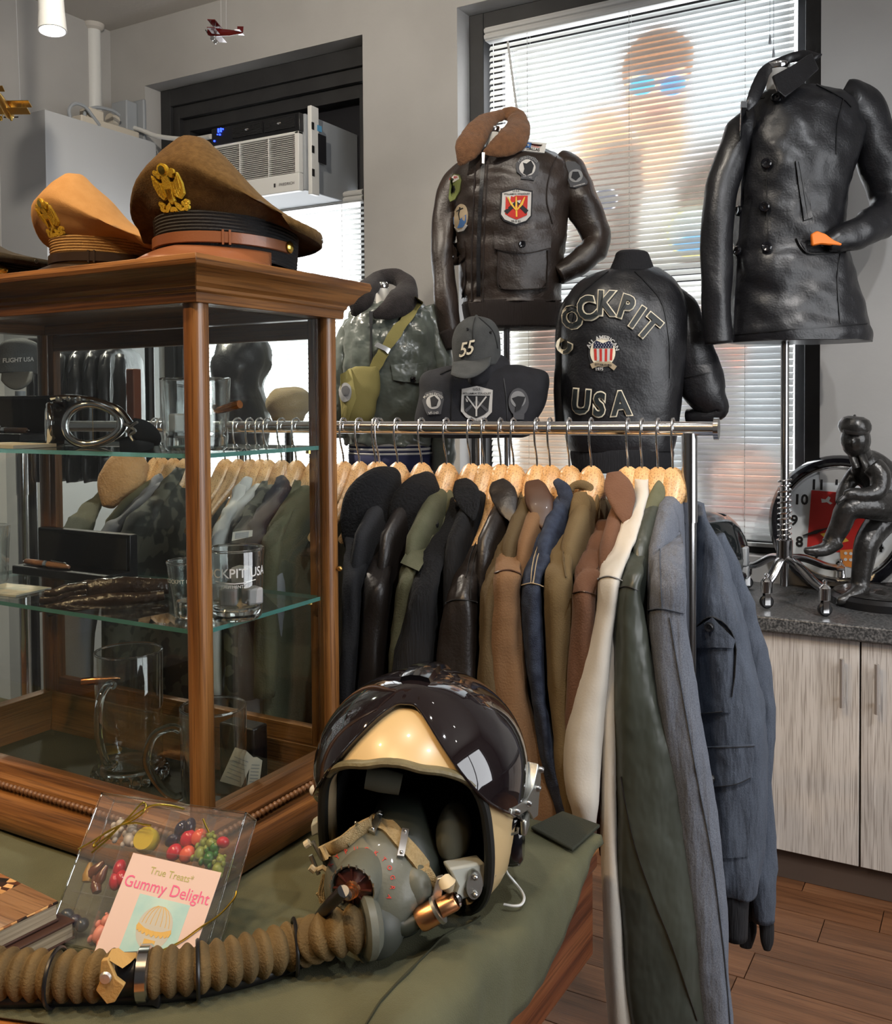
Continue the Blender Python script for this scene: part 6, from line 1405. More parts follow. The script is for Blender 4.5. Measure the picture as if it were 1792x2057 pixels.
def covermat():
    m = mat('coverphoto', (.10, .045, .018), .35, coat=.3); nt = m.node_tree; N = nt.nodes; L = nt.links; b = N['Principled BSDF']
    tc = N.new('ShaderNodeTexCoord'); mp = N.new('ShaderNodeMapping'); mp.inputs['Scale'].default_value = (70, 110, 70); mp.inputs['Rotation'].default_value = (0, 0, .6); L.new(tc.outputs['Object'], mp.inputs[0])
    v = N.new('ShaderNodeTexVoronoi'); v.inputs['Scale'].default_value = 1.0; L.new(mp.outputs[0], v.inputs['Vector']); sp = N.new('ShaderNodeSeparateColor'); L.new(v.outputs['Color'], sp.inputs[0])
    r = N.new('ShaderNodeValToRGB'); e = r.color_ramp.elements; e[0].position = 0; e[0].color = (.008, .005, .004, 1); e[1].position = 1; e[1].color = (.70, .42, .18, 1)
    for p, c in ((.35, (.015, .008, .006, 1)), (.5, (.10, .03, .012, 1)), (.65, (.42, .18, .06, 1)), (.82, (.50, .27, .10, 1))): k = e.new(p); k.color = c
    L.new(sp.outputs[0], r.inputs[0]); L.new(r.outputs[0], b.inputs['Base Color'])
covermat()
wood('coverplank', (.16, .07, .03), (.30, .16, .075), (.42, .25, .13), 'x', .35, .8, .3)
z1_ = TZ + .052; A = onz(118, 1810, z1_); Bp = onz(28, 1853, z1_); Cp = onz(146, 1712, z1_)
e1 = (Bp - A).normalized(); e2 = (Cp - A); e2 = (e2 - e1 * e2.dot(e1)).normalized()
r, M_ = book('hardback book with a wood shavings photo on its cover', A, e1, e2, .20, .25, TZ + .029, z1_, 'coverphoto', 'pages')
m = MB(); bz = z1_ + .0004 if (M_.to_3x3() @ Vector((0, 0, 1))).z > 0 else -z1_ - .0004
m.prism([(.001, .001), (.199, .001), (.199, .075), (.12, .085), (.06, .065), (.001, .072)], bz - .0002, bz + .0002, M_); m.build('cover_plank_print', 'coverplank', r, smooth=0)
A2 = Vector((A.x, A.y, 0)) - e1 * .012 - e2 * .012
book('second hardback book lying under the wood shavings one', A2, e1, e2, .215, .27, TZ + .007, TZ + .0285, 'coverbrown', 'pages')

# ================================================================== jackets on display stands along the counter
mat('leatherbrown', (.017, .011, .008), .42, col2=(.030, .019, .014), ns=8, bump=.30, bs=160, bump2=.45, b2s=9, spec=.5, coat=.15, coatr=.3)
mat('leatherblack', (.006, .006, .0075), .40, col2=(.009, .009, .011), ns=8, bump=.25, bs=170, bump2=.5, b2s=8, spec=.5, coat=.2, coatr=.3)
mat('furbrown', (.105, .046, .018), 1, col2=(.15, .068, .028), ns=60, bump=1, bs=260, sheen=.12); mat('furdark', (.012, .009, .009), 1, col2=(.02, .016, .016), ns=60, bump=1, bs=260, sheen=.05)
mat('knitbrown', (.018, .012, .010), .9, bump=.8, bs=300, stretch=(1, 1, .05)); mat('knitblack', (.007, .007, .009), .9, bump=.8, bs=300, stretch=(1, 1, .05)); mat('knitnavy', (.012, .014, .045), .9)
mat('satingreen', (.070, .082, .070), .27, col2=(.085, .098, .085), ns=8, sheen=.2, bump2=.7, b2s=12, spec=.6); mat('clothblack', (.010, .010, .013), .85, col2=(.014, .014, .018), ns=30, bump=.3, bs=500)
mat('thread', (.74, .66, .50), .7); mat('patchblack', (.012, .012, .014), .7, bump=.4, bs=900); mat('patchwhite', (.52, .50, .47), .8, bump=.4, bs=900); mat('patchgray', (.24, .24, .24), .8, bump=.4, bs=900); mat('patchdgray', (.07, .07, .075), .8, bump=.4, bs=900); mat('patchred', (.48, .03, .02), .8, bump=.4, bs=900); mat('patchyellow', (.66, .40, .05), .8); mat('patchblue', (.05, .13, .32), .8); mat('patcholive', (.13, .15, .04), .8, bump=.4, bs=900); mat('patchtan', (.36, .28, .18), .8)
mat('formwhite', (.60, .58, .54), .5); mat('webolive', (.21, .18, .055), .8, bump=.3, bs=400); mat('bagolive', (.16, .135, .04), .85, bump=.3, bs=400); mat('orange', (.85, .20, .02), .6)
def slab(m, pts, th):
    """polygon with per-corner depth (px, py, depth), given thickness away from the viewer"""
    q = [D(*p) for p in pts]; n = len(q); c = sum(q, Vector()) / n; q2 = [p + CF * th for p in q]
    m.add(q + q2, [tuple(range(n)), tuple(range(2 * n - 1, n - 1, -1))] + [(i, (i + 1) % n, n + (i + 1) % n, n + i) for i in range(n)]); return m
def patch(par, S, outline, m_, off, nm='patch', rings=3, label=None):
    m = MB(); plate(m, S, outline, off, rings); o = m.build(nm, m_, par, smooth=60); tag(o, label) if label else None; return o
def lines(par, S, segs, wid, m_, off=.0035, nm='seam'):
    for sg in segs: m = MB(); strip(m, S, catmull(sg, 5) if len(sg) > 2 else [(sg[0][0] + (sg[1][0] - sg[0][0]) * k / 6, sg[0][1] + (sg[1][1] - sg[0][1]) * k / 6) for k in range(7)], wid, off); m.build(nm, m_, par, smooth=60)
def buttons(par, S, pts, r_, m_, off=.004, nm='button'):
    for x, y in pts:
        p = S(x, y, off); n = (S(x, y + 6, 0) - S(x, y, 0)).cross(S(x + 6, y, 0) - S(x, y, 0)).normalized(); n = n if n.dot(CF) < 0 else -n
        m = MB().lathe([(0, .003), (r_ * .35, .0028), (r_ * .4, .0045), (r_ * .8, .0055), (r_, .003), (r_, -.003)], 18, frame(p, n.orthogonal(), n.cross(n.orthogonal())), False)
        if (frame(p, n.orthogonal(), n.cross(n.orthogonal())).to_3x3() @ Vector((0, 0, 1))).dot(n) < 0: m = MB().lathe([(0, -.003), (r_ * .35, -.0028), (r_ * .4, -.0045), (r_ * .8, -.0055), (r_, -.003), (r_, .003)], 18, frame(p, n.orthogonal(), n.cross(n.orthogonal())), False)
        m.build(nm, m_, par)
def stand(label, x, y_top, z, fancy=False, zb=None):
    p = D(x, y_top, z); zb = CT if zb is None else zb; r = thing('display_stand', label, 'stand', (p.x, p.y, zb), 'display stands under the jackets')
    MB().tube([(p.x, p.y, zb + .012), (p.x, p.y, p.z)], .0115, 16).build('pole', 'chromedark', r)
    if not fancy: MB().lathe([(0, .001), (.11, .001), (.11, .006), (.10, .010), (.02, .014), (.016, .03), (0, .03)], 32, Matrix.Translation((p.x, p.y, zb)), False).build('base', 'chromedark', r)
    return r, p
def neck_form(par, x, y, z, w_=34, h_=30):
    k = z / FPX; p = D(x, y, z); MB().lathe([(w_ * k * .62, -h_ * k * 2), (w_ * k * .5, -h_ * k), (w_ * k * .47, 0), (0, .001)], 24, Matrix.Translation(p), False).build('neck_form', 'formwhite', par)
    MB().lathe([(w_ * k * .48, 0), (w_ * k * .5, .002), (w_ * k * .5, .016), (w_ * k * .44, .020), (0, .020)], 24, Matrix.Translation(p + Vector((0, 0, .001))), False).build('neck_cap', 'chrome', par)

# ------------------------------------------------------------------ brown flight jacket with squadron patches
Zb = 3.28
J = thing('flight_jacket', 'dark brown leather flight jacket with fur collar and colourful squadron patches', 'jacket', tuple(D(1030, 655, Zb)))
t = MB(); gloft(t, [(292, 985, 1058, Zb, .05), (306, 945, 1108, Zb, .085), (330, 915, 1140, Zb, .115), (372, 906, 1152, Zb, .135), (430, 912, 1144, Zb, .135), (500, 918, 1136, Zb, .128), (560, 922, 1132, Zb, .122), (600, 930, 1128, Zb, .118), (612, 926, 1130, Zb, .122)], 68, 9, e=2.3)
t.displace(wrinkle(.009, (8, 8, 13), .003, 34, 2)); t.build('body', 'leatherbrown', J, smooth=180); S = Surf(t); S.last = Zb - .12
m = MB(); gloft(m, [(608, 930, 1128, Zb, .119), (616, 928, 1130, Zb, .121), (640, 932, 1126, Zb, .117), (660, 936, 1122, Zb, .113)], 56, 4); m.build('hem_band', 'knitbrown', J, smooth=180)
m = MB(); ptube(m, [(944, 332, Zb + .03, 24), (916, 362, Zb + .03, 46), (899, 410, Zb + .03, 48), (893, 470, Zb + .02, 48), (892, 550, Zb - .01, 50), (898, 620, Zb - .03, 46), (908, 672, Zb - .03, 42)], .9, 26, 10); m.displace(wrinkle(.009, (12, 12, 5), seed=4)).build('sleeve', 'leatherbrown', J, smooth=180); SL = Surf(m)
m = MB(); ptube(m, [(902, 662, Zb - .03, 44), (909, 682, Zb - .03, 42), (914, 700, Zb - .03, 38)], .9, 18, 3); m.build('cuff', 'knitbrown', J, smooth=180)
m = MB(); ptube(m, [(1120, 318, Zb - .01, 36), (1140, 338, Zb - .02, 62), (1160, 388, Zb - .02, 66), (1183, 438, Zb - .02, 64), (1200, 484, Zb - .03, 54), (1176, 518, Zb - .05, 50), (1146, 538, Zb - .06, 42), (1122, 552, Zb - .07, 34)], .9, 26, 10); m.displace(wrinkle(.009, (10, 10, 9), seed=6)).build('sleeve', 'leatherbrown', J, smooth=180); SR = Surf(m); SR.last = Zb - .1
for fl_, zz in (([(1014, 229, Zb + .02, 18), (985, 240, Zb - .02, 34), (960, 264, Zb - .08, 50), (940, 298, Zb - .125, 52), (928, 322, Zb - .13, 26), (922, 332, Zb - .125, 6)], 0), ([(1008, 229, Zb + .02, 18), (1034, 232, Zb - .0, 36), (1041, 256, Zb - .06, 50), (1026, 282, Zb - .115, 60), (996, 299, Zb - .14, 38), (972, 306, Zb - .145, 8)], 0)):
    m = MB(); ptube(m, fl_, .42, 22, 8); m.displace(lambda p: .004 * noise.noise(p * 25) + .0022 * noise.noise(p * 140)); m.build('fur_collar', 'furbrown', J, smooth=180)
neck_form(J, 991, 268, Zb - .02, 30)
lines(J, S, [[(972, 318), (966, 400), (962, 500), (962, 608)]], 7, 'leatherblack', .005, 'zip_placket'); lines(J, S, [[(980, 330), (975, 420), (971, 520), (970, 606)], [(955, 330), (951, 420), (948, 520), (948, 606)]], 2, 'knitbrown', .004)
lines(J, S, [[(930, 612), (980, 614), (1040, 611), (1126, 604)]], 2.5, 'knitbrown', .005)
m = MB(); slab(m, [(968, 306, Zb - .155), (974, 306, Zb - .155), (973, 328, Zb - .155), (968, 328, Zb - .155)], .003); m.build('zip_pull', 'satinsteel', J)
pk = patch(J, S, poly_sub([(1000, 480), (1100, 474), (1098, 566), (1086, 580), (1012, 582), (998, 568)], 4), 'leatherbrown', .005, 'pocket'); fl_ = patch(J, S, poly_sub([(993, 464), (1106, 460), (1104, 498), (1052, 508), (994, 500)], 4), 'leatherbrown', .010, 'pocket_flap')
lines(J, S, [[(996, 500), (1052, 509), (1104, 499)], [(1002, 505), (1000, 566), (1014, 581), (1086, 579), (1097, 565), (1099, 503)]], 1.6, 'knitbrown', .011); buttons(J, S, [(1048, 491)], .012, 'blackgloss', .011)
patch(J, S, poly_sub([(909, 490), (934, 484), (936, 515), (924, 532), (908, 534)], 3), 'leatherbrown', .008, 'pocket_flap'); buttons(J, S, [(913, 518)], .009, 'blackgloss', .009)
lines(J, S, [[(934, 530), (934, 570), (928, 600)]], 1.6, 'knitbrown', .006); lines(J, S, [[(1118, 315), (1104, 350), (1098, 400), (1110, 450)]], 2, 'knitbrown', .004)
# patches
p1 = patch(J, S, poly_sub([(1054, 284), (1098, 289), (1093, 309), (1048, 304)], 3), 'patchwhite', .006, label='white and red flag patch'); m = MB(); plate(m, S, poly_sub([(1069, 291), (1094, 294), (1093, 300), (1067, 297)], 2), .0075, 1); m.build('red_bar', 'patchred', p1); m = MB(); plate(m, S, poly_sub([(1056, 287), (1068, 288), (1065, 300), (1053, 299)], 2), .0075, 1); m.build('blue_bar', 'patchblue', p1); m = MB(); text(m, S, 'DALLAS', (1070, 305), (7.5, .9), (.9, -7.5), .0085, .02); m.build('lettering', 'patchblack', p1, smooth=0)
m = MB(); plate(m, S, circ(1060.5, 293.5, 2.6, n=10), .009, 1); m.build('star', 'patchwhite', p1)
p2 = patch(J, S, [(1060, 314), (1075, 318), (1083, 330), (1082, 346), (1074, 356), (1072, 363), (1046, 360), (1047, 354), (1038, 346), (1036, 330), (1046, 317)], 'patchdgray', .006, label='round grey squadron patch'); m = MB(); plate(m, S, circ(1059, 338, 16), .0075, 2); m.build('disc', 'patchwhite', p2); m = MB(); plate(m, S, [(1050, 328), (1057, 330), (1066, 324), (1072, 334), (1068, 348), (1058, 354), (1050, 350), (1053, 340)], .009, 1); m.build('figure', 'patchblack', p2)
m = MB(); text(m, S, 'PUKIN DOGS', (1060, 321), (6.4, 0), (0, -6.4), .009, .02, arc=3.4); m.build('lettering', 'patchgray', p2, smooth=0); m = MB(); text(m, S, 'VF-143', (1059, 359), (6, .6), (.6, -6), .009, .02); m.build('lettering', 'patchgray', p2, smooth=0)
p3 = patch(J, S, poly_sub([(1006, 386), (1036, 378), (1070, 384), (1068, 434), (1058, 446), (1036, 453), (1012, 444), (1004, 432)], 3), 'patchblack', .006, label='shield patch with red field'); m = MB(); plate(m, S, poly_sub([(1009, 388), (1036, 381), (1067, 387), (1065, 433), (1056, 443), (1036, 450), (1014, 441), (1007, 431)], 2), .0075, 2); m.build('ground', 'patchwhite', p3)
m = MB(); plate(m, S, poly_sub([(1016, 394), (1060, 394), (1058, 432), (1050, 436), (1037, 441), (1024, 436), (1015, 431)], 2), .0085, 2); m.build('red_field', 'patchred', p3)
m = MB(); strip(m, S, [(1016, 428), (1027, 418), (1037, 408), (1048, 418), (1058, 427)], 8, .010); m.build('black_chevron', 'patchblack', p3); m = MB(); strip(m, S, [(1037, 396), (1037, 415), (1037, 436)], [2, 4, 3], .011); strip(m, S, [(1020, 397), (1026, 410), (1036, 424)], [2, 4, 2], .011); strip(m, S, [(1054, 397), (1048, 410), (1038, 424)], [2, 4, 2], .011); m.build('trident', 'patchyellow', p3)
m = MB(); text(m, S, 'U.S.S.', (1037, 386), (6.5, 0), (0, -6.5), .010, .02); text(m, S, 'WILLIAM H. STANDLEY', (1038, 392), (5.0, 0), (0, -5.0), .010, .02); text(m, S, 'DLG 32', (1036, 446), (5.5, 0), (0, -5.5), .010, .02); m.build('lettering', 'patchblack', p3, smooth=0)
p4 = patch(J, S, [(905, 358), (914, 350), (924, 352), (927, 362), (924, 384), (916, 400), (904, 406), (901, 398), (903, 378)], 'patcholive', .006, label='olive shield patch'); m = MB(); plate(m, S, [(907, 358), (915, 352), (923, 354), (924, 360), (914, 366), (906, 368)], .0075, 1); m.build('white_top', 'patchwhite', p4); m = MB(); plate(m, S, [(908, 380), (914, 372), (917, 380), (914, 390), (910, 392)], .0075, 1); m.build('emblem', 'patchblack', p4); m = MB(); text(m, S, 'BURN', (914, 360), (6, -1.5), (-1, -6), .0095, .02); m.build('lettering', 'patchred', p4, smooth=0)
p5 = patch(J, S, circ(926, 438, 14, 28, rot=.12), 'patchtan', .006, label='oval patch with blue sea'); m = MB(); plate(m, S, [(914, 436), (927, 440), (938, 432), (938, 446), (932, 456), (922, 458), (914, 450)], .0075, 1); m.build('blue_sea', 'patchblue', p5); m = MB(); strip(m, S, [(926, 416), (924, 430), (926, 442)], 1.6, .0085); strip(m, S, [(920, 424), (926, 420), (932, 418)], 1.4, .0085); m.build('mast', 'patchblack', p5); m = MB(); strip(m, S, [(914, 456), (922, 464), (932, 461), (938, 452)], 4, .0085); m.build('ribbon', 'patchwhite', p5)
p6 = patch(J, SR, [(1130, 332), (1140, 325), (1154, 326), (1164, 334), (1168, 350), (1180, 366), (1178, 372), (1156, 378), (1146, 376), (1144, 368), (1134, 350)], 'patchdgray', .006, label='grey squadron patch on the sleeve'); m = MB(); plate(m, SR, circ(1156, 354, 13), .0075, 2); m.build('disc', 'patchgray', p6); m = MB(); plate(m, SR, [(1150, 346), (1160, 346), (1164, 356), (1156, 364), (1148, 358)], .009, 1); m.build('figure', 'patchblack', p6); m = MB(); text(m, SR, 'GHOSTRIDERS', (1163, 374), (3.4, -.8), (-.5, -3.4), .009, .02); m.build('lettering', 'patchwhite', p6, smooth=0)
stand('chrome stand under the brown patch jacket', 1018, 655, Zb)

# ------------------------------------------------------------------ black leather peacoat
Zp = 2.90
J = thing('leather_peacoat', 'black leather double breasted peacoat with hand in pocket', 'coat', tuple(D(1590, 690, Zp)))
t = MB(); gloft(t, [(178, 1535, 1655, Zp, .05), (196, 1516, 1700, Zp, .085), (225, 1500, 1722, Zp, .115), (290, 1490, 1730, Zp, .135), (360, 1484, 1706, Zp, .135), (440, 1480, 1692, Zp, .13), (500, 1474, 1700, Zp, .13), (560, 1470, 1716, Zp, .132), (620, 1466, 1734, Zp, .135), (664, 1462, 1746, Zp, .137), (688, 1464, 1744, Zp, .134)], 72, 9, e=2.4)
t.displace(wrinkle(.011, (7, 7, 8), .003, 30, 11)); t.build('body', 'leatherblack', J, smooth=180); S = Surf(t); S.last = Zp - .13
m = MB(); ptube(m, [(1530, 212, Zp, 20), (1498, 250, Zp - .02, 50), (1468, 310, Zp - .04, 62), (1446, 400, Zp - .05, 62), (1440, 500, Zp - .06, 60), (1438, 600, Zp - .06, 54), (1444, 690, Zp - .06, 50)], .9, 26, 10); m.displace(wrinkle(.009, (12, 12, 4), seed=14)).build('sleeve', 'leatherblack', J, smooth=180)
m = MB(); ptube(m, [(1690, 190, Zp, 60), (1722, 212, Zp - .01, 86), (1752, 270, Zp - .01, 92), (1776, 340, Zp - .02, 88), (1788, 405, Zp - .03, 76), (1762, 446, Zp - .08, 66), (1722, 468, Zp - .12, 58), (1686, 482, Zp - .14, 44), (1664, 488, Zp - .145, 30)], .85, 26, 10); m.displace(wrinkle(.011, (10, 10, 8), seed=16)).build('sleeve', 'leatherblack', J, smooth=180); SR = Surf(m); SR.last = Zp - .1
m = MB(); ptube(m, [(1500, 222, Zp - .125, 8), (1512, 200, Zp - .125, 24), (1526, 168, Zp - .10, 28), (1540, 140, Zp - .06, 22), (1572, 122, Zp + .01, 18), (1612, 112, Zp + .0, 24), (1640, 118, Zp - .04, 30)], .3, 14, 5); cl_ = m.build('collar', 'leatherblack', J, smooth=180)
m = MB(); slab(m, [(1552, 152, Zp - .12), (1590, 132, Zp - .10), (1622, 110, Zp - .05), (1632, 106, Zp - .04), (1646, 138, Zp - .07), (1612, 168, Zp - .12), (1578, 196, Zp - .145), (1562, 182, Zp - .145)], .012); m.build('collar_leaf', 'leatherblack', J, bevel=.004)
neck_form(J, 1563, 142, Zp - .03, 46, 40)
lines(J, S, [[(1494, 205), (1490, 300), (1486, 400), (1480, 500), (1474, 600), (1470, 684)]], 11, 'leatherblack', .008, 'front_placket')
lines(J, S, [[(1541, 335), (1541, 420), (1544, 500)], [(1640, 170), (1690, 196), (1710, 215)], [(1470, 672), (1560, 664), (1680, 655), (1742, 650)], [(1694, 200), (1682, 250), (1680, 310)], [(1690, 500), (1682, 560), (1688, 650)], [(1536, 196), (1516, 198), (1500, 205)]], 2.2, 'blackplastic', .0035)
buttons(J, S, [(1504, 217), (1561, 199), (1489, 343), (1541, 329), (1487, 424), (1537, 415), (1485, 505), (1541, 497)], .0155, 'blackgloss', .010)
patch(J, S, poly_sub([(1597, 324), (1612, 320), (1632, 438), (1614, 444)], 5), 'leatherblack', .008, 'welt_pocket'); lines(J, S, [[(1604, 326), (1623, 440)]], 2, 'blackplastic', .010)
patch(J, S, poly_sub([(1608, 488), (1690, 494), (1700, 506), (1618, 508)], 4), 'leatherblack', .009, 'pocket_flap'); lines(J, S, [[(1600, 478), (1618, 508), (1660, 510), (1696, 508)]], 2.4, 'blackplastic', .010)
m = MB(); slab(m, [(1630, 470, Zp - .165), (1642, 463, Zp - .165), (1660, 470, Zp - .17), (1676, 482, Zp - .17), (1694, 488, Zp - .165), (1690, 494, Zp - .165), (1650, 490, Zp - .17), (1632, 494, Zp - .165)], .014); m.build('orange_lining', 'orange', J, bevel=.004)
# the stand of the peacoat: spring pole with four caster legs on the counter
P3 = [onz(1657, 1238, CT), onz(1505, 1180, CT), onz(1698, 1182, CT)]; pb = D(1577, 1110, 2.93); hub = Vector((pb.x, max(min(pb.y, 3.1), 3.0), 0)); hub = ony(1576, 1110, 3.04)
st = thing('display_stand', 'chrome caster stand with coil spring under the black peacoat', 'stand', (hub.x, hub.y, CT), 'display stands under the jackets')
zt = ony(1576, 690, 3.04).z; MB().tube([(hub.x, hub.y, CT + .06), (hub.x, hub.y, zt + .03)], .0125, 20).build('pole', 'chromedark', st)
z0_, z1_ = ony(1576, 1082, 3.04).z, ony(1576, 962, 3.04).z
MB().tube([(hub.x + .019 * math.cos(t_ * PI / 6), hub.y + .019 * math.sin(t_ * PI / 6), z0_ + (z1_ - z0_) * t_ / 132) for t_ in range(133)], .0028, 6).build('coil_spring', 'chrome', st)
MB().lathe([(.014, ony(1576, 1130, 3.04).z), (.024, ony(1576, 1125, 3.04).z), (.024, z0_ - .004), (.018, z0_), (.014, z0_)], 24, Matrix.Translation((hub.x, hub.y, 0)), False).build('collar', 'chromedark', st)
zh = ony(1576, 1122, 3.04).z
for (x, y) in ((1657, 1238), (1500, 1182), (1696, 1180), (1540, 1222)):
    e = onz(x, y, CT); e.y = min(max(e.y, CFY + .03), WY - .05); m = MB(); a = Vector((hub.x, hub.y, zh)); b = Vector((e.x, e.y, CT + .075)); d = b - a
    m.tube(catmull([tuple(a), tuple(a + d * .3 + Vector((0, 0, .012))), tuple(a + d * .7 + Vector((0, 0, .0))), tuple(b)], 5), [(.016, .012)] * 16, 12); lg = m.build('leg', 'chromedark', st)
    m = MB().lathe([(.010, .045), (.017, .048), (.017, .082), (.011, .090), (.005, .094), (.008, .102), (0, .108)], 16, Matrix.Translation((e.x, e.y, CT)), False); m.build('caster_housing', 'chrome', lg)
    m = MB().lathe([(0, -.009), (.016, -.009), (.020, -.005), (.020, .005), (.016, .009), (0, .009)], 20, Matrix.Translation((e.x, e.y, CT + .0205)) @ Matrix.Rotation(.5, 4, 'Z') @ Matrix.Rotation(PI / 2, 4, 'X'), False); m.build('caster_wheel', 'blackplastic', lg)
    m = MB()
    for s_ in (-1, 1): m.cbox((0, .012 * s_, 0), (.016, .002, .045), Matrix.Translation((e.x, e.y, CT + .034)) @ Matrix.Rotation(.5, 4, 'Z'))
    m.build('caster_fork', 'chrome', lg)

# ------------------------------------------------------------------ black leather jacket seen from the back, lettered
Zk = 2.98
J = thing('lettered_jacket', 'black leather jacket seen from behind with big outlined letters on its back', 'jacket', tuple(D(1245, 940, Zk)))
t = MB(); gloft(t, [(540, 1216, 1322, Zk, .05), (556, 1180, 1345, Zk, .075), (580, 1150, 1366, Zk, .10), (620, 1130, 1380, Zk, .125), (680, 1126, 1380, Zk, .135), (760, 1127, 1372, Zk, .135), (830, 1129, 1366, Zk, .13), (880, 1136, 1358, Zk, .125), (905, 1146, 1352, Zk, .118)], 72, 9, e=2.6)
t.displace(wrinkle(.007, (7, 7, 4), .0016, 25, 21)); t.build('body', 'leatherblack', J, smooth=180); S = Surf(t); S.last = Zk - .13
m = MB(); gloft(m, [(900, 1148, 1350, Zk, .117), (912, 1146, 1352, Zk, .118), (935, 1150, 1348, Zk, .114), (946, 1154, 1344, Zk, .112)], 48, 3); m.build('hem_band', 'knitblack', J, smooth=180)
m = MB(); gloft(m, [(503, 1246, 1288, Zk - .01, .02), (508, 1238, 1300, Zk - .01, .04), (520, 1234, 1306, Zk - .01, .046), (548, 1222, 1316, Zk - .01, .056)], 36, 4); m.build('knit_collar', 'knitblack', J, smooth=180)
m = MB(); ptube(m, [(1330, 580, Zk, 40), (1362, 622, Zk - .01, 70), (1386, 690, Zk - .01, 84), (1402, 752, Zk - .01, 88), (1422, 796, Zk - .02, 76), (1440, 822, Zk - .02, 44), (1412, 834, Zk - .01, 34), (1384, 838, Zk + .02, 30)], .85, 26, 10); m.displace(wrinkle(.009, (11, 11, 6), seed=24)).build('sleeve', 'leatherblack', J, smooth=180); SR = Surf(m); SR.last = Zk - .08
m = MB(); ptube(m, [(1156, 600, Zk + .03, 30), (1140, 640, Zk + .03, 40), (1134, 720, Zk + .03, 36), (1131, 800, Zk + .03, 34), (1132, 860, Zk + .03, 30)], .7, 18, 5); m.displace(wrinkle(.005, (10, 10, 10), seed=25)).build('sleeve', 'leatherblack', J, smooth=180)
lines(J, S, [[(1275, 545), (1300, 570), (1330, 610), (1344, 680), (1346, 760)], [(1222, 544), (1195, 566), (1160, 600), (1146, 660)]], 2.4, 'blackplastic', .003); lines(J, SR, [[(1348, 762), (1380, 757), (1430, 748)]], 2.2, 'blackplastic', .004)
LT = [('C', 1147, 704, -64, 30, 40), ('O', 1159, 656, -26, 40, 54), ('C', 1185, 641, -14, 42, 56), ('K', 1216, 632, 3, 42, 58), ('P', 1251, 638, 17, 42, 56), ('I', 1268, 655, 34, 42, 56), ('T', 1289, 674, 40, 42, 58), ('U', 1167, 828, 5, 40, 58), ('S', 1203, 834, 3, 40, 58), ('A', 1248, 832, -4, 42, 58)]
for nm, m_, fat, off in (('letter_outline', 'thread', .078, .0065), ('letter_fill', 'blackgreen', .036, .0110)):
    if m_ == 'blackgreen': mat('blackgreen', (.010, .014, .015), .5)
    for ch, x, y, rot, w_, h_ in LT:
        off2 = off * .5 if x == 1159 else off; t_ = math.radians(rot); ux = (w_ * 1.24 * math.cos(t_), w_ * 1.24 * math.sin(t_)); uy = (h_ * 1.1 * math.sin(t_), -h_ * 1.1 * math.cos(t_))
        m = MB(); text(m, S, ch, (x, y), ux, uy, off2, fat); m.build(nm, m_, J, smooth=0)
em = patch(J, S, circ(1212, 708, 30, 40, rot=0), 'patchblack', .0035, 'emblem_ground'); m = MB(); plate(m, S, circ(1211, 708, 25, 29), .005, 2); m.build('emblem_disc', 'thread', em)
m = MB(); plate(m, S, poly_sub([(1193, 688), (1198, 684), (1211, 690), (1224, 685), (1232, 690), (1231, 700), (1192, 700)], 2), .0065, 1); m.build('star_field', 'patchnavy' if 'patchnavy' in MT else 'knitnavy', em)
for k in range(7): m = MB(); x_ = 1193.5 + k * 5.3; m2 = plate(m, S, [(x_, 701), (x_ + 5.3, 701), (x_ + 5.0 - (k - 3) * .3, 724 + 3 - abs(k - 3)), (x_ + .3 - (k - 3) * .3, 724 + 3 - abs(k - 3))], .0065, 1); m.build('stripe', 'patchred' if k % 2 == 0 else 'patchwhite', em)
m = MB()
for j in range(3):
    for k in range(7): plate(m, S, circ(1196 + k * 5.2 + (j % 2) * 2, 690 + j * 3.8, 1.1, n=6), .008, 1)
m.build('star', 'patchwhite', em)
m = MB(); text(m, S, 'ALL AMERICAN', (1213, 682), (10, 1), (1, -11), .0065, .03, arc=2.7); m.build('emblem_lettering', 'patchwhite', em, smooth=0)
m = MB(); strip(m, S, [(1188, 736), (1200, 731), (1212, 732), (1224, 731), (1236, 740)], 10, .0070); m.build('ribbon', 'patchtan', em); m = MB(); text(m, S, 'ESTABLISHED', (1212, 735), (5.6, .3), (0, -6), .0085, .02); m.build('ribbon_lettering', 'patchblack', em, smooth=0); m = MB(); text(m, S, '1975', (1204, 744), (8, 0), (0, -8), .007, .03); m.build('year_lettering', 'patchwhite', em, smooth=0)
stand('chrome stand under the lettered black jacket', 1255, 945, Zk)

# ------------------------------------------------------------------ grey green satin jacket with shoulder bag
Zs = 3.30
J = thing('satin_jacket', 'grey green satin flight jacket with dark fur collar', 'jacket', tuple(D(790, 930, Zs)))
t = MB(); gloft(t, [(604, 745, 832, Zs, .05), (618, 715, 862, Zs, .08), (645, 692, 880, Zs, .11), (700, 684, 886, Zs, .13), (770, 682, 886, Zs, .13), (840, 684, 884, Zs, .128), (885, 690, 880, Zs, .125), (892, 696, 876, Zs, .118)], 68, 9, e=2.3)
t.displace(wrinkle(.014, (24, 24, 13), .004, 60, 31)); t.build('body', 'satingreen', J, smooth=180); S = Surf(t); S.last = Zs - .12
for k, (a, b, m_) in enumerate(((888, 894, 'patchwhite'), (894, 898, 'knitnavy'), (898, 903, 'patchwhite'), (903, 907, 'knitnavy'), (907, 911, 'patchwhite'), (911, 945, 'knitnavy'))):
    m = MB(); gloft(m, [(a, 700, 872, Zs, .116), (b, 702, 870, Zs, .115)], 48, 1); m.build('knit_stripe', m_, J, smooth=180)
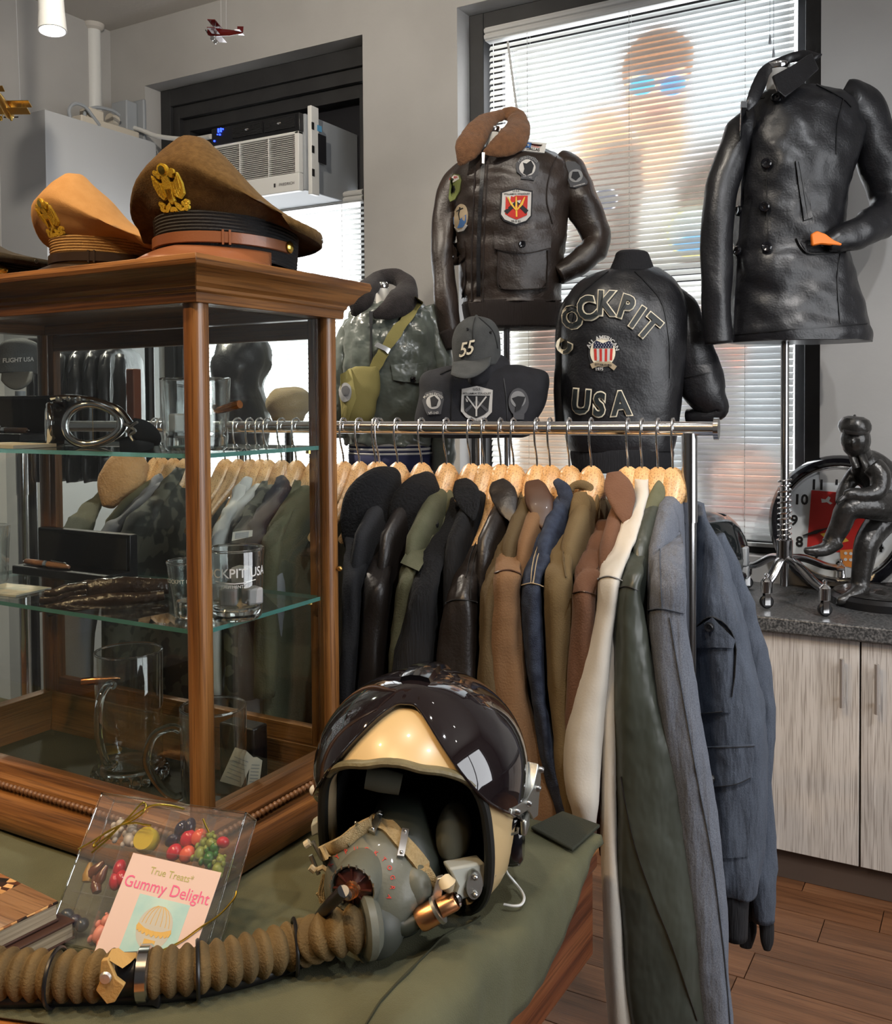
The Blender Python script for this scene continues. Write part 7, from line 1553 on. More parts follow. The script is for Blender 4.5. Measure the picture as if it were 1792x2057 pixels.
m = MB(); ptube(m, [(862, 620, Zs - .01, 40), (876, 660, Zs - .02, 44), (886, 740, Zs - .03, 46), (890, 830, Zs - .04, 44), (892, 920, Zs - .05, 40), (890, 960, Zs - .05, 34)], .9, 22, 9); m.displace(wrinkle(.011, (14, 14, 12), seed=34)).build('sleeve', 'satingreen', J, smooth=180)
m = MB(); ptube(m, [(712, 650, Zs, 40), (694, 700, Zs - .02, 44), (684, 780, Zs - .03, 44), (682, 880, Zs - .04, 40)], .9, 22, 9); m.displace(wrinkle(.011, (14, 14, 12), seed=35)).build('sleeve', 'satingreen', J, smooth=180)
m = MB(); ptube(m, [(710, 634, Zs - .12, 12), (722, 606, Zs - .13, 48), (738, 580, Zs - .09, 42), (764, 558, Zs + .0, 32), (796, 556, Zs + .02, 34), (816, 574, Zs - .02, 42), (808, 602, Zs - .09, 60), (782, 622, Zs - .13, 44), (750, 634, Zs - .14, 12)], .5, 22, 8); m.displace(lambda p: .003 * noise.noise(p * 30)); m.build('fur_collar', 'furdark', J, smooth=180)
neck_form(J, 768, 580, Zs - .03, 26, 26)
lines(J, S, [[(745, 630), (746, 700), (748, 780), (750, 880)]], 4, 'blackmatte', .006, 'zip'); m = MB(); slab(m, [(741, 625, Zs - .16), (749, 625, Zs - .16), (748, 650, Zs - .16), (742, 650, Zs - .16)], .004); m.build('zip_pull', 'charcoal', J)
patch(J, S, poly_sub([(786, 733), (858, 728), (856, 757), (838, 770), (790, 764)], 4), 'satingreen', .008, 'pocket_flap'); buttons(J, S, [(829, 761)], .010, 'blackgloss', .009)
bgz = Zs - .155
B_ = thing('shoulder_bag', 'olive canvas shoulder bag slung across the satin jacket', 'bag', tuple(D(720, 850, bgz)))
m = MB(); strip(m, lambda x, y, o=0: S(x, y, .012 + o), [(x, y) for x, y in catmull([(842, 602), (815, 640), (788, 680), (766, 715), (752, 745), (742, 770)], 4)], 20, .004); m.build('strap', 'webolive', B_, smooth=60)
m = MB(); strip(m, lambda x, y, o=0: S(x, y, .020 + o), [(758, 694), (772, 702), (784, 708)], 10, .003); m.build('strap_slide', 'steel', B_)
m = MB(); gloft(m, [(736, 712, 756, bgz, .02), (750, 690, 764, bgz, .035), (790, 684, 762, bgz - .01, .045), (830, 686, 752, bgz - .01, .045), (852, 690, 740, bgz - .01, .03)], 32, 5, e=2.6); m.displace(wrinkle(.006, (16, 16, 14), seed=41)); m.build('bag_body', 'bagolive', B_, smooth=180); SB = Surf(m); SB.last = bgz - .04
patch(B_, SB, poly_sub([(684, 752), (706, 742), (716, 800), (700, 846), (686, 840)], 4), 'webolive', .008, 'bag_flap'); bp_ = patch(B_, SB, circ(696, 789, 11, 19), 'patchgray', .012, 'bag_patch'); m = MB(); plate(m, SB, circ(697, 786, 7, 9), .014, 1); m.build('patch_disc', 'patchdgray', bp_)
stand('chrome stand under the grey green satin jacket', 792, 945, Zs)

# ------------------------------------------------------------------ black cloth jacket with grey patches, and the cap on top of it
Zd = 3.02
J = thing('folded_jacket', 'black cloth jacket with three grey patches beneath the 55 cap', 'jacket', tuple(D(965, 875, Zd)))
t = MB(); gloft(t, [(734, 900, 1050, Zd, .03), (742, 862, 1090, Zd, .06), (758, 844, 1104, Zd, .085), (800, 840, 1100, Zd, .10), (845, 832, 1078, Zd, .10), (872, 836, 1070, Zd, .085), (880, 850, 1056, Zd, .06)], 52, 5, e=3.0)
t.displace(wrinkle(.006, (9, 9, 9), seed=51)); t.build('body', 'clothblack', J, smooth=180); S = Surf(t); S.last = Zd - .1
m = MB(); ptube(m, [(940, 770, Zd - .08, 10), (960, 760, Zd - .09, 34), (1000, 735, Zd - .03, 50), (1012, 720, Zd, 24)], .5, 14, 4); m.build('collar', 'clothblack', J, smooth=180)
lines(J, S, [[(908, 790), (905, 870)], [(1012, 760), (1018, 810), (1020, 872)], [(884, 752), (910, 742), (930, 746)]], 2, 'blackplastic', .003)
p1 = patch(J, S, [(872, 784), (888, 788), (892, 802), (888, 820), (886, 832), (860, 834), (856, 826), (850, 806), (856, 790)], 'patchdgray', .006, label='round grey dog patch'); m = MB(); plate(m, S, circ(872, 808, 14), .0075, 2); m.build('disc', 'patchwhite', p1); m = MB(); plate(m, S, [(866, 800), (874, 796), (882, 804), (878, 816), (868, 818)], .009, 1); m.build('figure', 'patchblack', p1); m = MB(); text(m, S, 'PUKIN DOGS', (872, 794), (6.3, 0), (0, -6.3), .009, .02, arc=3.2); m.build('lettering', 'patchwhite', p1, smooth=0); m = MB(); text(m, S, 'VF-143', (872, 832), (7, -.4), (0, -7), .009, .02); m.build('lettering', 'patchwhite', p1, smooth=0)
p2 = patch(J, S, poly_sub([(928, 782), (958, 776), (990, 784), (988, 828), (976, 840), (957, 848), (936, 838), (926, 826)], 3), 'patchwhite', .006, label='grey shield patch'); m = MB(); plate(m, S, poly_sub([(933, 795), (984, 795), (981, 826), (972, 833), (957, 840), (941, 833), (933, 825)], 2), .0075, 2); m.build('field', 'patchblack', p2); m = MB(); strip(m, S, [(957, 797), (957, 836)], 3.4, .010); strip(m, S, [(938, 797), (946, 808), (957, 822)], 3, .010); strip(m, S, [(977, 797), (968, 808), (957, 822)], 3, .010); m.build('trident', 'patchwhite', p2); m = MB(); strip(m, S, [(935, 826), (957, 806), (980, 826)], 6, .009); m.build('chevron', 'patchdgray', p2)
m = MB(); text(m, S, 'U.S.S.', (958, 785), (7, 0), (0, -7), .010, .02); text(m, S, 'WILLIAM H. STANDLEY', (958, 793), (5.4, 0), (0, -5.4), .010, .02); text(m, S, 'DLG 32', (957, 846), (5, 0), (0, -5), .010, .02); m.build('lettering', 'patchblack', p2, smooth=0)
p3 = patch(J, S, circ(1041, 808, 20, 28), 'patchdgray', .006, label='oval grey patch'); m = MB(); plate(m, S, circ(1040, 802, 15, 16), .0075, 1); m.build('field', 'patchgray', p3); m = MB(); plate(m, S, [(1028, 800), (1040, 796), (1054, 797), (1050, 808), (1044, 822), (1034, 828), (1036, 812)], .009, 1); m.build('figure', 'patchblack', p3); m = MB(); plate(m, S, poly_sub([(1030, 832), (1052, 832), (1051, 842), (1031, 842)], 2), .0085, 1); m.build('tab', 'patchdgray', p3)
stand('chrome stand under the black jacket with grey patches', 962, 878, Zd)
mat('capgrey', (.048, .050, .050), .9, col2=(.065, .067, .066), ns=25, bump=.4, bs=300)
Zc_ = Zd - .01; C_ = thing('ball_cap', 'washed dark grey baseball cap with 55 on the front', 'cap', tuple(D(957, 740, Zc_)))
t = MB(); gloft(t, [(636, 950, 966, Zc_, .008), (640, 936, 980, Zc_, .035), (652, 920, 996, Zc_, .06), (675, 910, 1004, Zc_, .078), (705, 908, 1006, Zc_, .082), (735, 912, 1002, Zc_, .078)], 40, 5, e=2.0); t.displace(lambda p: .0025 * noise.noise(p * 30)); t.build('crown', 'capgrey', C_, smooth=180); S = Surf(t); S.last = Zc_ - .08
m = MB(); vs = []; rg = []
for f in range(6):
    s = f / 5; rg.append([D(910 + 78 * k / 12 - 4 * s, 728 + 30 * s * math.sin(PI * (k + 1.4) / 14.8) ** .6 - 12 * (k / 12) * (1 - .3 * s) + 10 * s * (1 - k / 12), Zc_ - .07 - .085 * s * math.sin(PI * (k + .8) / 13.6) ** .5) for k in range(13)])
m.loft(rg, False, False).build('visor', 'capgrey', C_, smooth=180, solid=.004)
for k, (ch, x, y) in enumerate((('5', 930, 716), ('5', 944, 712))):
    for m_, fat, off in (('patchblack', .05, .004), ('thread', .012, .0065)): m = MB(); text(m, S, ch, (x, y), (30, -5), (3, -40), off, fat, shear=.15); m.build('digit' if fat < .03 else 'digit_shadow', m_, C_, smooth=0)
lines(C_, S, [[(955, 638), (950, 660), (951, 700)], [(962, 638), (990, 665), (1000, 700)]], 1.6, 'blackmatte', .002); MB().ball(D(957, 636, Zc_), .006, 10, 8).build('top_button', 'capgrey', C_); buttons(C_, S, [(940, 662), (985, 668)], .004, 'charcoal', .001, 'eyelet')

# ================================================================== chrome garment rack
RZ = 1.351; RA = Vector((-.425, 1.652, RZ)); RB = RA + (Vector((-1.134, 1.563, RZ)) - RA).normalized() * 1.62; RD = (RB - RA).normalized(); RH = Vector((-RD.y, RD.x, 0)); RH = RH if RH.y < 0 else -RH
def rail_at(px):
    lo, hi = 0.0, 1.0
    for _ in range(40):
        m_ = (lo + hi) / 2
        if pix(RA + (RB - RA) * m_)[0] > px: lo = m_
        else: hi = m_
    return RA + (RB - RA) * lo
rk = thing('garment_rack', 'chrome garment rack carrying the row of hanging jackets', 'rack', (RA.x, RA.y, 0))
MB().tube([RA - RD * .006, RB], .0122, 20).build('rail', 'chrome', rk); MB().tube([RA - RD * .013, RA - RD * .005], [.0190, .0190], 28).build('end_cap', 'chrome', rk)
pa = rail_at(1385)
for q in (pa, RB + RD * -.06):
    MB().tube([(q.x, q.y, .06), (q.x, q.y, 1.19)], .0118, 20).build('upright', 'chromedark', rk); MB().tube([(q.x, q.y, 1.19), (q.x, q.y, RZ - .008)], .0135, 20).build('upright_sleeve', 'chromedark', rk)
    MB().tube([(q.x, q.y - .24, .05), (q.x, q.y + .24, .05)], .013, 14).build('foot_bar', 'chromedark', rk)
    for s in (-1, 1): MB().lathe([(0, -.01), (.024, -.01), (.026, 0), (.024, .01), (0, .01)], 20, Matrix.Translation((q.x, q.y + .22 * s, .027)) @ Matrix.Rotation(PI / 2, 4, 'X'), False).build('caster', 'blackplastic', rk)
MB().tube([(pa.x, pa.y, .16), (RB.x + .06, RB.y, .16)], .011, 14).build('lower_bar', 'chromedark', rk)

# ------------------------------------------------------------------ wooden hangers (local x along the shoulder line)
mat('hookwire', (.80, .80, .80), .22, 1)
def make_hanger():
    r = thing('coat_hanger', 'h', 'hanger', (0, 0, 0), 'wooden hangers on the rack')
    m = MB(); rings = []
    for i in range(25):
        u = -1 + i / 12; s = abs(u); cz = -.100 - .105 * s ** 1.15; hh = .012 - .004 * s + .022 * math.exp(-(u / .26) ** 2); ht = .009 + .0165 * math.exp(-(u / .40) ** 2); cyy = -.010 * s ** 2
        c = Vector((u * .120, cyy, cz)); rings.append([c + Vector((0, ht * math.cos(t * PI / 7), hh * math.sin(t * PI / 7))) for t in range(14)])
    m.loft(rings).build('wooden_arms', 'hangerwood', r, smooth=60)
    hk = [(0, 0, -.052), (0, 0, -.030), (.010, 0, -.020), (.0155, 0, -.006), (.0158, 0, .004), (.011, 0, .0125), (.002, 0, .0160), (-.008, 0, .0145), (-.0145, 0, .007), (-.0165, 0, -.003)]
    hk = [(0, 0, -.075), (.004, 0, -.052), (.014, 0, -.030), (.0175, 0, -.012), (.0178, 0, .003), (.013, 0, .0135), (.003, 0, .0178), (-.008, 0, .0162), (-.0155, 0, .008), (-.0172, 0, -.004)]
    MB().tube(catmull(hk, 4), .0019, 8).build('hook', 'hookwire', r)
    return r
proto = make_hanger(); first = [True]; ORD = []
def hanger(px, yaw, label):
    p = rail_at(px); a = math.atan2(RH.y, RH.x) + yaw
    if first[0]: o = proto; o.location = p; o.rotation_euler = (0, 0, a); first[0] = False
    else: o = copy_tree(proto, None, p, (0, 0, a))
    o['label'] = label; return p

# ------------------------------------------------------------------ garments on the rack
mat('suedetan', (.155, .082, .036), .92, col2=(.185, .10, .046), ns=14, bump=.3, bs=300, sheen=.06); mat('suedebrown', (.105, .048, .026), .92, col2=(.13, .062, .034), ns=14, bump=.3, bs=300, sheen=.06)
mat('denim', (.010, .016, .036), .85, col2=(.028, .040, .072), ns=60, bump=.4, bs=500); mat('khaki', (.115, .078, .034), .9, col2=(.135, .094, .042), ns=20, bump=.25, bs=400); mat('olivecanvas', (.085, .058, .026), .9, bump=.3, bs=300)
mat('olivefield', (.080, .082, .045), .9, col2=(.10, .10, .06), ns=30, bump=.3, bs=300); mat('knitwool', (.006, .006, .007), .95, bump=1, bs=260, stretch=(1, 1, .08)); mat('furblack', (.005, .005, .006), 1, bump=1, bs=200)
mat('whitesatin', (.50, .47, .42), .5, bump=.1, bs=300, sheen=.05); mat('satinforest', (.038, .044, .036), .36, col2=(.046, .052, .043), ns=8, bump2=.7, b2s=9, bstretch=(1.6, 1.6, .8)); mat('chambray', (.070, .080, .105), .85, col2=(.135, .148, .178), ns=700, bump=.35, bs=500, bump2=.9, b2s=14, bstretch=(2.2, 2.2, .45)); mat('bluegrey', (.040, .050, .072), .85, col2=(.068, .082, .108), ns=600, bump=.35, bs=500, bump2=.9, b2s=12, bstretch=(2.2, 2.2, .6))
mat('leatherdark', (.014, .011, .010), .4, bump=.2, bs=200, coat=.15, coatr=.3); mat('collarleather', (.060, .028, .016), .45, coat=.1); mat('charcoalwool', (.018, .018, .020), .9, bump=.3, bs=300); mat('greycotton', (.23, .23, .24), .85, bump=.2, bs=400); mat('shirtwhite', (.52, .52, .50), .7); mat('navywool', (.012, .013, .022), .9); mat('tanfur', (.42, .24, .10), 1, col2=(.50, .30, .14), ns=50, bump=1, bs=180, sheen=.1)
m_ = mat('camo', (.10, .10, .075), .85, col2=(.03, .032, .026), ns=38, nd=1, nlo=.46, nhi=.50)
def garment(name, label, px, mbody, rows, tip, collar=None, mcol=None, dz=.0, yaw=0, hd=.030, seed=0, hl=None, extra=None, body=True, blen=.66, wr=.008, hgr=True, cat='jacket'):
    """rows: (y, xleft, xright) of the shoulder and near sleeve; tip: y of the shoulder point"""
    p0 = hanger(px, yaw, hl) if hgr else rail_at(px); z0 = dep(p0) - .015 + dz; z1 = dep(p0 + RH * .19) + dz; y0 = rows[0][0]
    J = thing(name, label, cat, (p0.x, p0.y, max(.3, RZ - .15 - blen)), 'garments on the chrome rack')
    R_ = []
    for i, rw in enumerate(rows):
        y, xl, xr = rw[:3]; f = min(1, max(0, (y - y0) / max(tip - y0, 1))); z = z0 + (z1 - z0) * f; h_ = (.018 + (hd - .018) * min(1, f + .15 * i)); R_.append((y, xl, xr, z, h_ if i not in (0, len(rows) - 1) else h_ * .6))
    m = MB(); gloft(m, R_, 28, 6, e=2.2); m.displace(wrinkle(wr, (24, 24, 4), wr * .25, 45, seed)); m.build('sleeve', mbody, J, smooth=180); S = Surf(m); S.last = z1 - hd
    if body:
        rg = []; B_ = Vector((RD.x, RD.y, 0))
        for dzz, a_, b_ in ((.112, .03, .012), (.125, .07, .018), (.150, .12, .021), (.185, .17, .022), (.24, .185, .023), (.45, .19, .024), (blen, .195, .025), (blen + .02, .19, .020)):
            rg.append(ring(p0 + Vector((0, 0, -dzz)), a_, b_, RH, B_, 24, 2.4))
        MB().loft(rg).displace(wrinkle(.004, (12, 12, 4), seed=seed + 3)).build('body', mbody, J, smooth=180)
    if collar:
        for cr in (collar if isinstance(collar[0], list) else [collar]):
            m = MB(); ptube(m, [(x, y, z0 + dzc - .01, w_, fl) for x, y, w_, dzc, fl in cr], .4, 16, 5); m.displace(wrinkle(.002, (30, 30, 30), seed=seed)); m.build('collar', mcol or mbody, J, smooth=180)
    return J, S, z0, z1
leaf = lambda x, y, w_, h_, lean=0: [(x - w_ * .12, y, w_ * .5, -.02, .2), (x - w_ * .06 - lean * .1, y + h_ * .16, w_ * .9, -.035, .2), (x - lean * .4, y + h_ * .42, w_, -.058, .18), (x - lean * .75, y + h_ * .72, w_ * .66, -.076, .16), (x - lean, y + h_ * .92, w_ * .26, -.086, .16), (x - lean, y + h_ * 1.02, w_ * .06, -.088, .16)]
# right to left; the nearest ones first
J, S, z0, z1 = garment('shirt_jacket', 'blue grey chambray jacket with black collar, last on the rack before the post', 1352, 'chambray', [(1050, 1326, 1364), (1070, 1316, 1370), (1100, 1308, 1375), (1160, 1302, 1378), (1225, 1299, 1380), (1300, 1303, 1387), (1450, 1320, 1411), (1620, 1350, 1439), (1790, 1378, 1460), (1950, 1393, 1464), (2057, 1403, 1476), (2160, 1412, 1484)], 1120, [(1352, 990, 14, .02, .4), (1352, 1010, 30, .0, .4), (1350, 1040, 36, -.02, .4), (1346, 1062, 40, -.04, .4)], 'charcoalwool', hl='wooden hanger nearest the rack post', seed=61, wr=.006, hd=.036)
lines(J, S, [[(1302, 1226), (1330, 1222), (1374, 1232)], [(1330, 1060), (1326, 1120), (1330, 1220)], [(1345, 1240), (1372, 1400), (1400, 1560), (1430, 1720), (1452, 1900), (1466, 2057)]], 1.4, 'bluegrey', .003)
J, S, z0, z1 = garment('satin_coat', 'dark green satin coat hanging between the white and chambray jackets', 1322, 'satinforest', [(1036, 1288, 1322), (1060, 1272, 1310), (1090, 1256, 1302), (1135, 1247, 1290), (1181, 1236, 1282), (1233, 1230, 1290), (1300, 1228, 1306), (1400, 1227, 1330), (1494, 1233, 1363), (1620, 1237, 1388), (1787, 1242, 1420), (1955, 1252, 1443), (2057, 1268, 1453), (2160, 1280, 1462)], 1150, [(1330, 970, 18, .01, .4), (1325, 985, 28, -.01, .4), (1315, 1010, 30, -.03, .4), (1300, 1042, 28, -.05, .4)], 'olivefield', hl='wooden hanger of the dark green satin coat', seed=63, wr=.005, hd=.040)
lines(J, S, [[(1238, 1184), (1258, 1178), (1282, 1186)], [(1248, 1560), (1270, 1680), (1310, 1800), (1350, 1900), (1400, 2050)]], 1.4, 'leatherdark', .003)
J, S, z0, z1 = garment('white_jacket', 'white satin jacket hanging on the rack', 1290, 'whitesatin', [(962, 1276, 1304), (990, 1272, 1304), (1030, 1258, 1294), (1070, 1242, 1282), (1115, 1222, 1262), (1160, 1204, 1248), (1233, 1193, 1238), (1321, 1169, 1228), (1400, 1150, 1220), (1470, 1136, 1214), (1540, 1131, 1208), (1600, 1138, 1202), (1648, 1152, 1196)], 1150, hl='wooden hanger of the white jacket', seed=65, wr=.004, hd=.040)
lines(J, S, [[(1200, 1164), (1222, 1158), (1250, 1166)]], 1.8, 'patchgray', .003)
m = MB(); gloft(m, [(1260, 1196, 1240, z1 + .01, .03), (1400, 1200, 1242, z1 + .01, .035), (1640, 1204, 1240, z1 + .01, .035), (1800, 1208, 1248, z1 + .01, .035), (1950, 1214, 1256, z1 + .01, .035), (2100, 1224, 1282, z1 + .01, .03)], 24, 5); m.displace(wrinkle(.004, (18, 18, 4), seed=66)); m.build('front_panel', 'whitesatin', J, smooth=180)
J, S, z0, z1 = garment('suede_jacket', 'reddish brown suede jacket next to the white one', 1262, 'suedebrown', [(1046, 1196, 1240), (1090, 1176, 1222), (1150, 1157, 1204), (1194, 1148, 1196), (1255, 1144, 1194), (1400, 1141, 1196), (1500, 1138, 1194), (1600, 1136, 1192)], 1170, leaf(1240, 950, 56, 108, -18), 'suedebrown', hl='tall wooden hanger of the reddish brown suede jacket', seed=67)
lines(J, S, [[(1149, 1192), (1170, 1188), (1196, 1194)]], 1.8, 'collarleather', .003)
J, S, z0, z1 = garment('khaki_jacket', 'khaki cotton jacket with rolled collar beside the denim one', 1188, 'khaki', [(1030, 1140, 1188), (1064, 1124, 1174), (1125, 1100, 1150), (1168, 1092, 1150), (1255, 1092, 1149), (1400, 1100, 1150), (1520, 1110, 1152), (1640, 1124, 1156)], 1150, [[(1146, 985, 12, .0, .5), (1152, 976, 14, .0, .5), (1170, 974, 18, .0, .5), (1185, 984, 22, .0, .5), (1192, 1010, 24, -.01, .4), (1188, 1040, 22, -.02, .4)], [(1166, 990, 26, -.03, .4), (1168, 1015, 40, -.04, .4), (1160, 1045, 40, -.05, .4)]], 'khaki', hl='pale wooden hanger of the khaki jacket', seed=69)
lines(J, S, [[(1140, 1048), (1134, 1080), (1132, 1120), (1136, 1160)]], 2.4, 'olivecanvas', .004)
J, S, z0, z1 = garment('denim_jacket', 'dark blue denim jacket with stitched shoulder seam', 1144, 'denim', [(985, 1116, 1148), (1029, 1098, 1142), (1081, 1076, 1118), (1125, 1060, 1104), (1173, 1047, 1092), (1255, 1046, 1094), (1342, 1056, 1098), (1400, 1066, 1103), (1452, 1074, 1110), (1536, 1090, 1124), (1640, 1120, 1150), (1690, 1128, 1156)], 1160, [(1118, 966, 14, .0, .5), (1130, 980, 26, -.02, .4), (1138, 1005, 28, -.03, .4), (1128, 1030, 24, -.04, .4)], 'denim', hl='small wooden hanger of the denim jacket', seed=71)
lines(J, S, [[(1124, 1000), (1096, 1060), (1074, 1120), (1066, 1172)], [(1130, 1002), (1102, 1062), (1080, 1122), (1072, 1172)], [(1048, 1176), (1068, 1172), (1092, 1178)]], 1.4, 'patchtan', .003)
J, S, z0, z1 = garment('suede_jacket', 'tan suede jacket with a dark leather collar', 1105, 'suedetan', [(1040, 1044, 1088), (1064, 1038, 1080), (1116, 1004, 1052), (1151, 990, 1048), (1212, 985, 1048), (1300, 984, 1055), (1400, 984, 1067), (1500, 996, 1085), (1620, 1026, 1124), (1690, 1040, 1134)], 1150, leaf(1076, 966, 52, 104, -20), 'collarleather', hl='broad wooden hanger of the tan suede jacket', seed=73)
lines(J, S, [[(992, 1152), (1020, 1146), (1048, 1154)]], 1.8, 'collarleather', .003)
J, S, z0, z1 = garment('canvas_jacket', 'olive brown canvas jacket tucked behind the tan suede one', 1079, 'olivecanvas', [(990, 1040, 1062), (1060, 1016, 1050), (1130, 982, 1020), (1190, 964, 1008), (1300, 959, 1006), (1400, 957, 1006), (1520, 960, 1010)], 1170, hl='wooden hanger of the olive brown canvas jacket', seed=75)
J, S, z0, z1 = garment('leather_jacket', 'dark brown leather jacket with pointed collar on the rack', 1032, 'leatherdark', [(1030, 972, 1020), (1064, 956, 1004), (1125, 924, 978), (1168, 904, 966), (1212, 892, 962), (1300, 881, 962), (1380, 877, 962), (1480, 876, 964)], 1190, leaf(1006, 966, 52, 84, -20), 'leatherdark', hl='pale wooden hanger of the dark leather jacket', seed=77)
lines(J, S, [[(894, 1212), (920, 1204), (960, 1210)], [(990, 1050), (960, 1100), (946, 1160), (944, 1204)], [(980, 1056), (950, 1104), (936, 1160)]], 1.5, 'blackmatte', .003)
hanger(1006, .05, 'wooden hanger between the leather and knit jackets')
J, S, z0, z1 = garment('knit_jacket', 'black ribbed knit jacket hanging left of the leather one', 973, 'knitwool', [(1000, 908, 958), (1029, 900, 950), (1081, 866, 918), (1133, 840, 896), (1181, 822, 884), (1255, 805, 884), (1360, 779, 878), (1460, 770, 878)], 1170, leaf(932, 964, 50, 80, -18), 'knitwool', hl='orange toned wooden hanger of the black knit jacket', seed=79)
hanger(946, -.05, 'wooden hanger left of the knit jacket collar')
J, S, z0, z1 = garment('field_jacket', 'olive field jacket with buttoned shoulder strap', 897, 'olivefield', [(1020, 880, 920), (1040, 862, 912), (1064, 840, 890), (1125, 812, 852), (1168, 796, 840), (1255, 783, 832), (1330, 778, 822), (1420, 776, 820)], 1150, [(888, 990, 20, .0, .4), (896, 1000, 34, -.01, .4), (904, 1030, 24, -.03, .4)], 'olivefield', hl='pale wooden hanger of the olive field jacket', seed=81)
m = MB(); strip(m, lambda x, y, o=0: S(x, y, .006 + o), [(826, 1140), (840, 1100), (856, 1074), (880, 1056)], 34, .004); m.build('shoulder_strap', 'olivefield', J, smooth=60); buttons(J, S, [(875, 1062)], .0075, 'charcoal', .012)
J, S, z0, z1 = garment('fur_collar_coat', 'black coat with large black fur collar in front of the olive jacket', 847, 'leatherdark', [(1060, 780, 820), (1090, 754, 802), (1164, 734, 788), (1255, 722, 784), (1364, 716, 780), (1470, 714, 780)], 1160, [(862, 958, 30, -.0, .8), (850, 985, 84, -.03, .5), (834, 1025, 104, -.05, .45), (826, 1062, 84, -.06, .45), (816, 1092, 36, -.07, .5)], 'furblack', hl='pale wooden hanger of the black fur collar coat', seed=83)
J, S, z0, z1 = garment('fur_collar_coat', 'black coat with fluffy black collar beside the display case post', 799, 'charcoalwool', [(1020, 700, 760), (1100, 688, 746), (1200, 684, 738), (1360, 682, 728), (1470, 682, 728)], 1150, [(792, 952, 34, .0, .8), (770, 975, 90, -.03, .5), (745, 1015, 112, -.05, .45), (728, 1060, 90, -.06, .45), (722, 1110, 50, -.07, .5)], 'furblack', hl='wide pale wooden hanger by the two fur collars', seed=85)
for k, x in enumerate((762, 754, 722, 690)): hanger(x, (-.08, .06, -.03, .05)[k], ['wooden hanger in the close pair beside the case post, right one', 'wooden hanger in the close pair beside the case post, left one', 'reddish wooden hanger just right of the case post', 'wooden hanger half hidden by the case post'][k])
# behind the glass of the case
garment('cotton_jacket', 'olive cotton jacket seen through the right glass of the case', 632, 'olivefield', [(966, 586, 620), (1010, 566, 604), (1060, 536, 580), (1110, 522, 566), (1200, 514, 560), (1400, 506, 556)], 1090, hl='wooden hanger seen through the right glass near the rear post', seed=91)
garment('navy_jacket', 'dark navy jacket seen through the right glass of the case', 595, 'navywool', [(958, 556, 588), (990, 540, 580), (1040, 508, 552), (1090, 488, 536), (1200, 480, 530), (1400, 474, 526)], 1080, hl='wooden hanger of the navy jacket behind the glass', seed=92)
garment('camouflage_jacket', 'dark camouflage jacket seen through the right glass of the case', 566, 'camo', [(964, 524, 556), (1000, 504, 540), (1050, 474, 514), (1090, 460, 504), (1200, 450, 498), (1400, 446, 494)], 1080, hl='wooden hanger of the dark camouflage jacket behind the glass', seed=93)
garment('white_shirt', 'white shirt seen through the right glass of the case', 538, 'shirtwhite', [(962, 484, 506), (1000, 462, 492), (1040, 440, 472), (1080, 424, 462), (1200, 416, 452), (1400, 412, 450)], 1070, [(500, 960, 14, 0, .4), (494, 972, 24, -.01, .4), (484, 1000, 22, -.02, .4)], 'shirtwhite', hl='wooden hanger of the white shirt behind the glass', seed=94, cat='shirt')
garment('long_coat', 'pale grey long coat hanging behind the right glass of the case', 522, 'greycotton', [(1020, 556, 576), (1150, 540, 574), (1250, 516, 572), (1400, 478, 562), (1480, 496, 548), (1560, 500, 545)], 1140, hl='wooden hanger of the pale grey coat behind the glass', seed=95, body=False, cat='coat')
for k, x in enumerate((502, 478, 452)): hanger(x, (.05, -.06, .03)[k], ['third wooden hanger from the post behind the right glass', 'second wooden hanger from the post behind the right glass', 'wooden hanger closest to the post behind the right glass'][k])
garment('camouflage_jacket', 'speckled camouflage jacket seen through the front glass of the case', 372, 'camo', [(940, 346, 376), (975, 318, 362), (1020, 278, 326), (1062, 244, 296), (1120, 222, 280), (1250, 212, 268), (1420, 206, 262)], 1090, hl='wooden hanger of the speckled camouflage jacket', seed=96)
garment('grey_jacket', 'plain grey jacket seen through the front glass of the case', 348, 'greycotton', [(952, 310, 336), (985, 284, 322), (1030, 240, 286), (1066, 200, 250), (1120, 176, 236), (1250, 124, 196), (1400, 120, 190)], 1090, hl='wooden hanger of the plain grey jacket', seed=97)
garment('sherpa_jacket', 'green jacket with fluffy tan collar seen through the front glass', 325, 'olivefield', [(985, 196, 226), (1020, 160, 206), (1062, 124, 190), (1120, 104, 170), (1260, 96, 160), (1400, 92, 156)], 1080, [(286, 925, 40, .02, .7), (262, 940, 84, -.0, .5), (238, 970, 84, -.02, .5), (224, 1000, 50, -.04, .5), (218, 1018, 24, -.05, .5)], 'tanfur', hl='wooden hanger above the fluffy tan collar', seed=98)
hanger(312, .1, 'wooden hanger farthest left on the chrome rack')

# ------------------------------------------------------------------ blue grey field jacket hung on the far side of the post
Zn = 1.80; pn_ = D(1420, 1040, Zn)
J = thing('cargo_jacket', 'blue grey cotton jacket with flap pockets hanging beyond the rack post', 'jacket', tuple(D(1470, 1800, Zn)), 'garments on the chrome rack')
t = MB(); gloft(t, [(1010, 1392, 1410, Zn, .03), (1040, 1385, 1418, Zn, .06), (1090, 1378, 1440, Zn, .085), (1160, 1374, 1464, Zn, .10), (1240, 1374, 1486, Zn, .11), (1330, 1376, 1508, Zn, .11), (1420, 1380, 1528, Zn, .11), (1520, 1384, 1532, Zn, .105), (1640, 1390, 1530, Zn, .10), (1720, 1400, 1522, Zn, .095), (1762, 1410, 1512, Zn, .085)], 44, 6, e=2.5)
t.displace(wrinkle(.007, (16, 16, 6), .002, 40, 101)); t.build('body', 'bluegrey', J, smooth=180); S = Surf(t); S.last = Zn - .1
